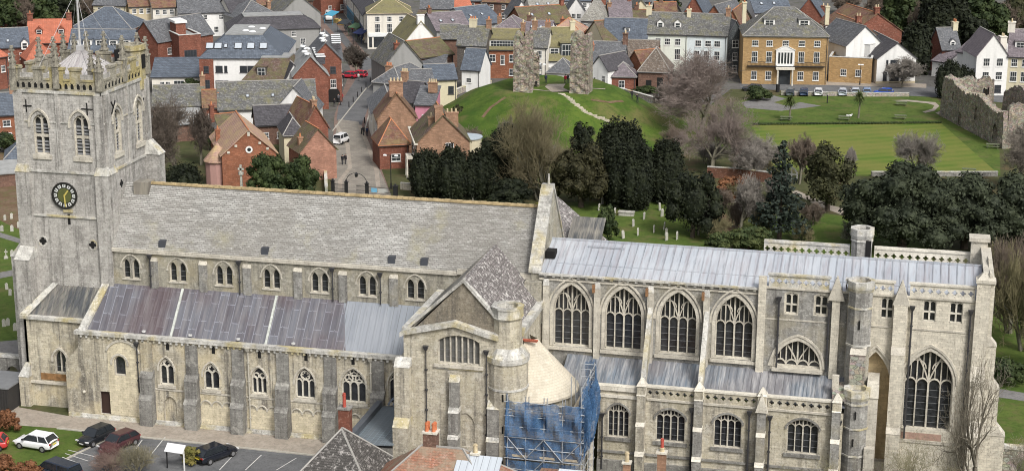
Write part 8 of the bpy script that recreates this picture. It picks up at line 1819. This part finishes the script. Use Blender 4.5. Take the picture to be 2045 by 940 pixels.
def chim_at(parent, px_c, px_top, px_bot, Y, wpx, pots, mat, label=None, capm=None):
    """a chimney whose photo outline is carried to the plane Y"""
    t = aty(px_c, px_top, Y); b = aty(px_c, px_bot, Y); s = pxscale(t); w_ = wpx/s; mb = MB(); o = parent.location; x, y = t.x-o.x, Y-o.y
    mb.box(x-w_/2, x+w_/2, y, y+w_*.8, max(.5, b.z-2), t.z); mb.box(x-w_/2-.1, x+w_/2+.1, y-.1, y+w_*.8+.1, t.z, t.z+.16, 1)
    for dx, dy, r_, hh, m in pots: mb.ngon(x+dx, y+w_*.4+dy, t.z+.16, t.z+.16+hh, r_, r_*.82, 10, m); mb.ngon(x+dx, y+w_*.4+dy, t.z+.16+hh*.8, t.z+.16+hh*.88, r_*1.05, r_*1.05, 10, m)
    return mb.build('chimney', [mat, capm or ST['copew'], simple('orange_pot_%d' % len(parent.children), (.50,.16,.07), .7, .15), M_potc, simple('red_pot_%d' % len(parent.children), (.36,.07,.05), .7, .1)], parent)
chim_at(c2, 857.5, 866, 915, -25.6, 27, [(-.3,-.2,.17,.75,2), (.3,-.2,.17,.75,2), (-.3,.25,.17,.7,2), (.3,.25,.17,.7,2)], HB['brickd'])
chim_at(c1, 686, 818, 862, -19.9, 23, [(-.05,0,.17,1.3,4)], HB['brick'], capm=ST['butt'])
ch3 = chim_at(c2, 948, 908, 930, -25.8, 15, [(0,0,.2,.75,3)], HB['brickt'])
chim_at(c3, 1251, 926, 940, -24.5, 14, [(0,0,.2,.85,3)], HB['brickt'])
mb = MB(); o = c3.location; mb.slab((58.6-o.x,-29.2-o.y,4.75),(64.6-o.x,-29.2-o.y,4.75),(64.4-o.x,-25.2-o.y,6.25),(58.8-o.x,-25.2-o.y,6.25),-.14,0)
for x in (59.8, 62.8): mb.box(x-o.x-.5, x-o.x+.5, -26.6-o.y, -25.9-o.y, 5.9, 6.35, 1)
mb.build('metal_roof_sheets', [leadmat('pale_metal_sheets', [(.46,.50,.54),(.40,.44,.48),(.5,.53,.56),(.33,.36,.4)], .6, 30, .4), M_dome], c3)
mb = MB(); o = c2.location; mb.slab((50.2-o.x,-27.3-o.y,6.0),(54.0-o.x,-27.3-o.y,6.0),(54.0-o.x,-25.6-o.y,6.9),(50.2-o.x,-25.6-o.y,6.9),-.2,0); mb.build('metal_roof_sheets', [bpy.data.materials['pale_metal_sheets']], c2)
c4 = fhouse(67.2, 74.5, -27.5, 6.5, 3.4, 2.4, 'hip', 'brickd', 'redclay', 'low cottage just below the choir aisle with a single red chimney pot')
chim_at(c4, 1321, 906, 940, -22.5, 17, [(0,0,.22,.35,3), (0,0,.16,1.15,4)], HB['brickt'])
# verdigris lean-to between aisle and transept
lt = thing('link_building', 'narrow lean-to with blue grey metal roof joining the aisle to the transept', 'building', (38.0, -19, 0)); mb = MB(); mb.box(.2, 4.2, 0, 9.6, 0, 4.0, 1); mb.slab((.3,-.1,4.05),(4.3,-.1,4.35),(4.3,9.7,4.35),(.3,9.7,4.05),-.12,0); mb.box(-.25, .3, -.1, 9.7, 3.6, 4.75, 2)
for i in range(14): mb.box(.3, 4.25, .2+i*.68, .26+i*.68, 4.2, 4.5, 0) if False else None
mb.build('roof', [M_copper, ST['butt'], simple('dark_metal_edge', (.09,.10,.115), .5)], lt); mb = MB(); f = Fr((0, 9.55, 0), (1,0,0))
for r_ in (1.7, 1.2, .75): mb.ribbon(f, [(2.6+(u), v) for u, v in arch_pts(0, r_*2, 4.4, r_*.7, 5)], .16, -.1, .1)
mb.build('arched_screen', simple('blue_grey_metal', (.17,.20,.25), .5), lt)
# bottom left: arcaded wall stub, fenced store
aw_ = thing('stone_wall', 'dark arcaded stone wall stub at the left edge beside the tower foot', 'wall', (-9, -2.4, 0)); mb = MB(); f = Fr((0,0,0),(1,0,0)); hs_ = [arch_loop(2.0+2.3*i, 1.3, .2, 1.5, .7, 4) for i in range(3)]
for n_ in (0, -.6): mb.wall(f, [(-2,0),(-2,3.1),(8.0,3.1),(8.0,0)], hs_, n_, 0)
for h in hs_: mb.reveal(f, h, -.6, 0)
mb.box(-2,8.1,-.1,.7,3.1,3.35,1); mb.box(7.4,8.2,-1.2,.8,0,3.2,0); mb.build('wall', [ST['butt'], ST['cope']], aw_)
sh = thing('storage_shed', 'dark fenced storage shed with white rooflight at the left edge beside the tower', 'shed', (-4.2, -9.6, 0)); mb = MB(); mb.box(-3,3.0,0,4.6,0,2.5); mb.box(-3.1,3.1,-.1,4.7,2.5,2.62,1); mb.box(-2.4,-.6,1.2,3.0,2.62,2.95,2)
for i in range(22): mb.box(-3+.28*i,-2.88+.28*i,-.08,-.02,.1,2.3)
mb.build('shed_body', [simple('dark_stained_timber', (.03,.028,.027), .8), simple('shed_felt', (.16,.165,.17), .8), M_dome], sh)
# notice board seen from behind in the car park
P = atz(352, 936); nb = thing('notice_board', 'white topped notice board on two posts in the car park', 'sign', (P.x, P.y, 0), R(-6)); mb = MB(); mb.slab((-.95,-.35,1.75),(.95,-.35,1.75),(.95,.35,2.35),(-.95,.35,2.35),-.1); mb.build('panel', simple('notice_white', (.66,.67,.68), .5, .05), nb)
for s in (-.9, .9): mb = MB(); mb.box(s-.05,s+.05,-.1,.0,0,1.95); mb.build('post', M_frame if s > 0 else M_trim, nb)
# ------------------------------------------------------------------ tidy: no leftover helper properties
for o in bpy.data.objects:
    if '_w' in o: del o['_w']
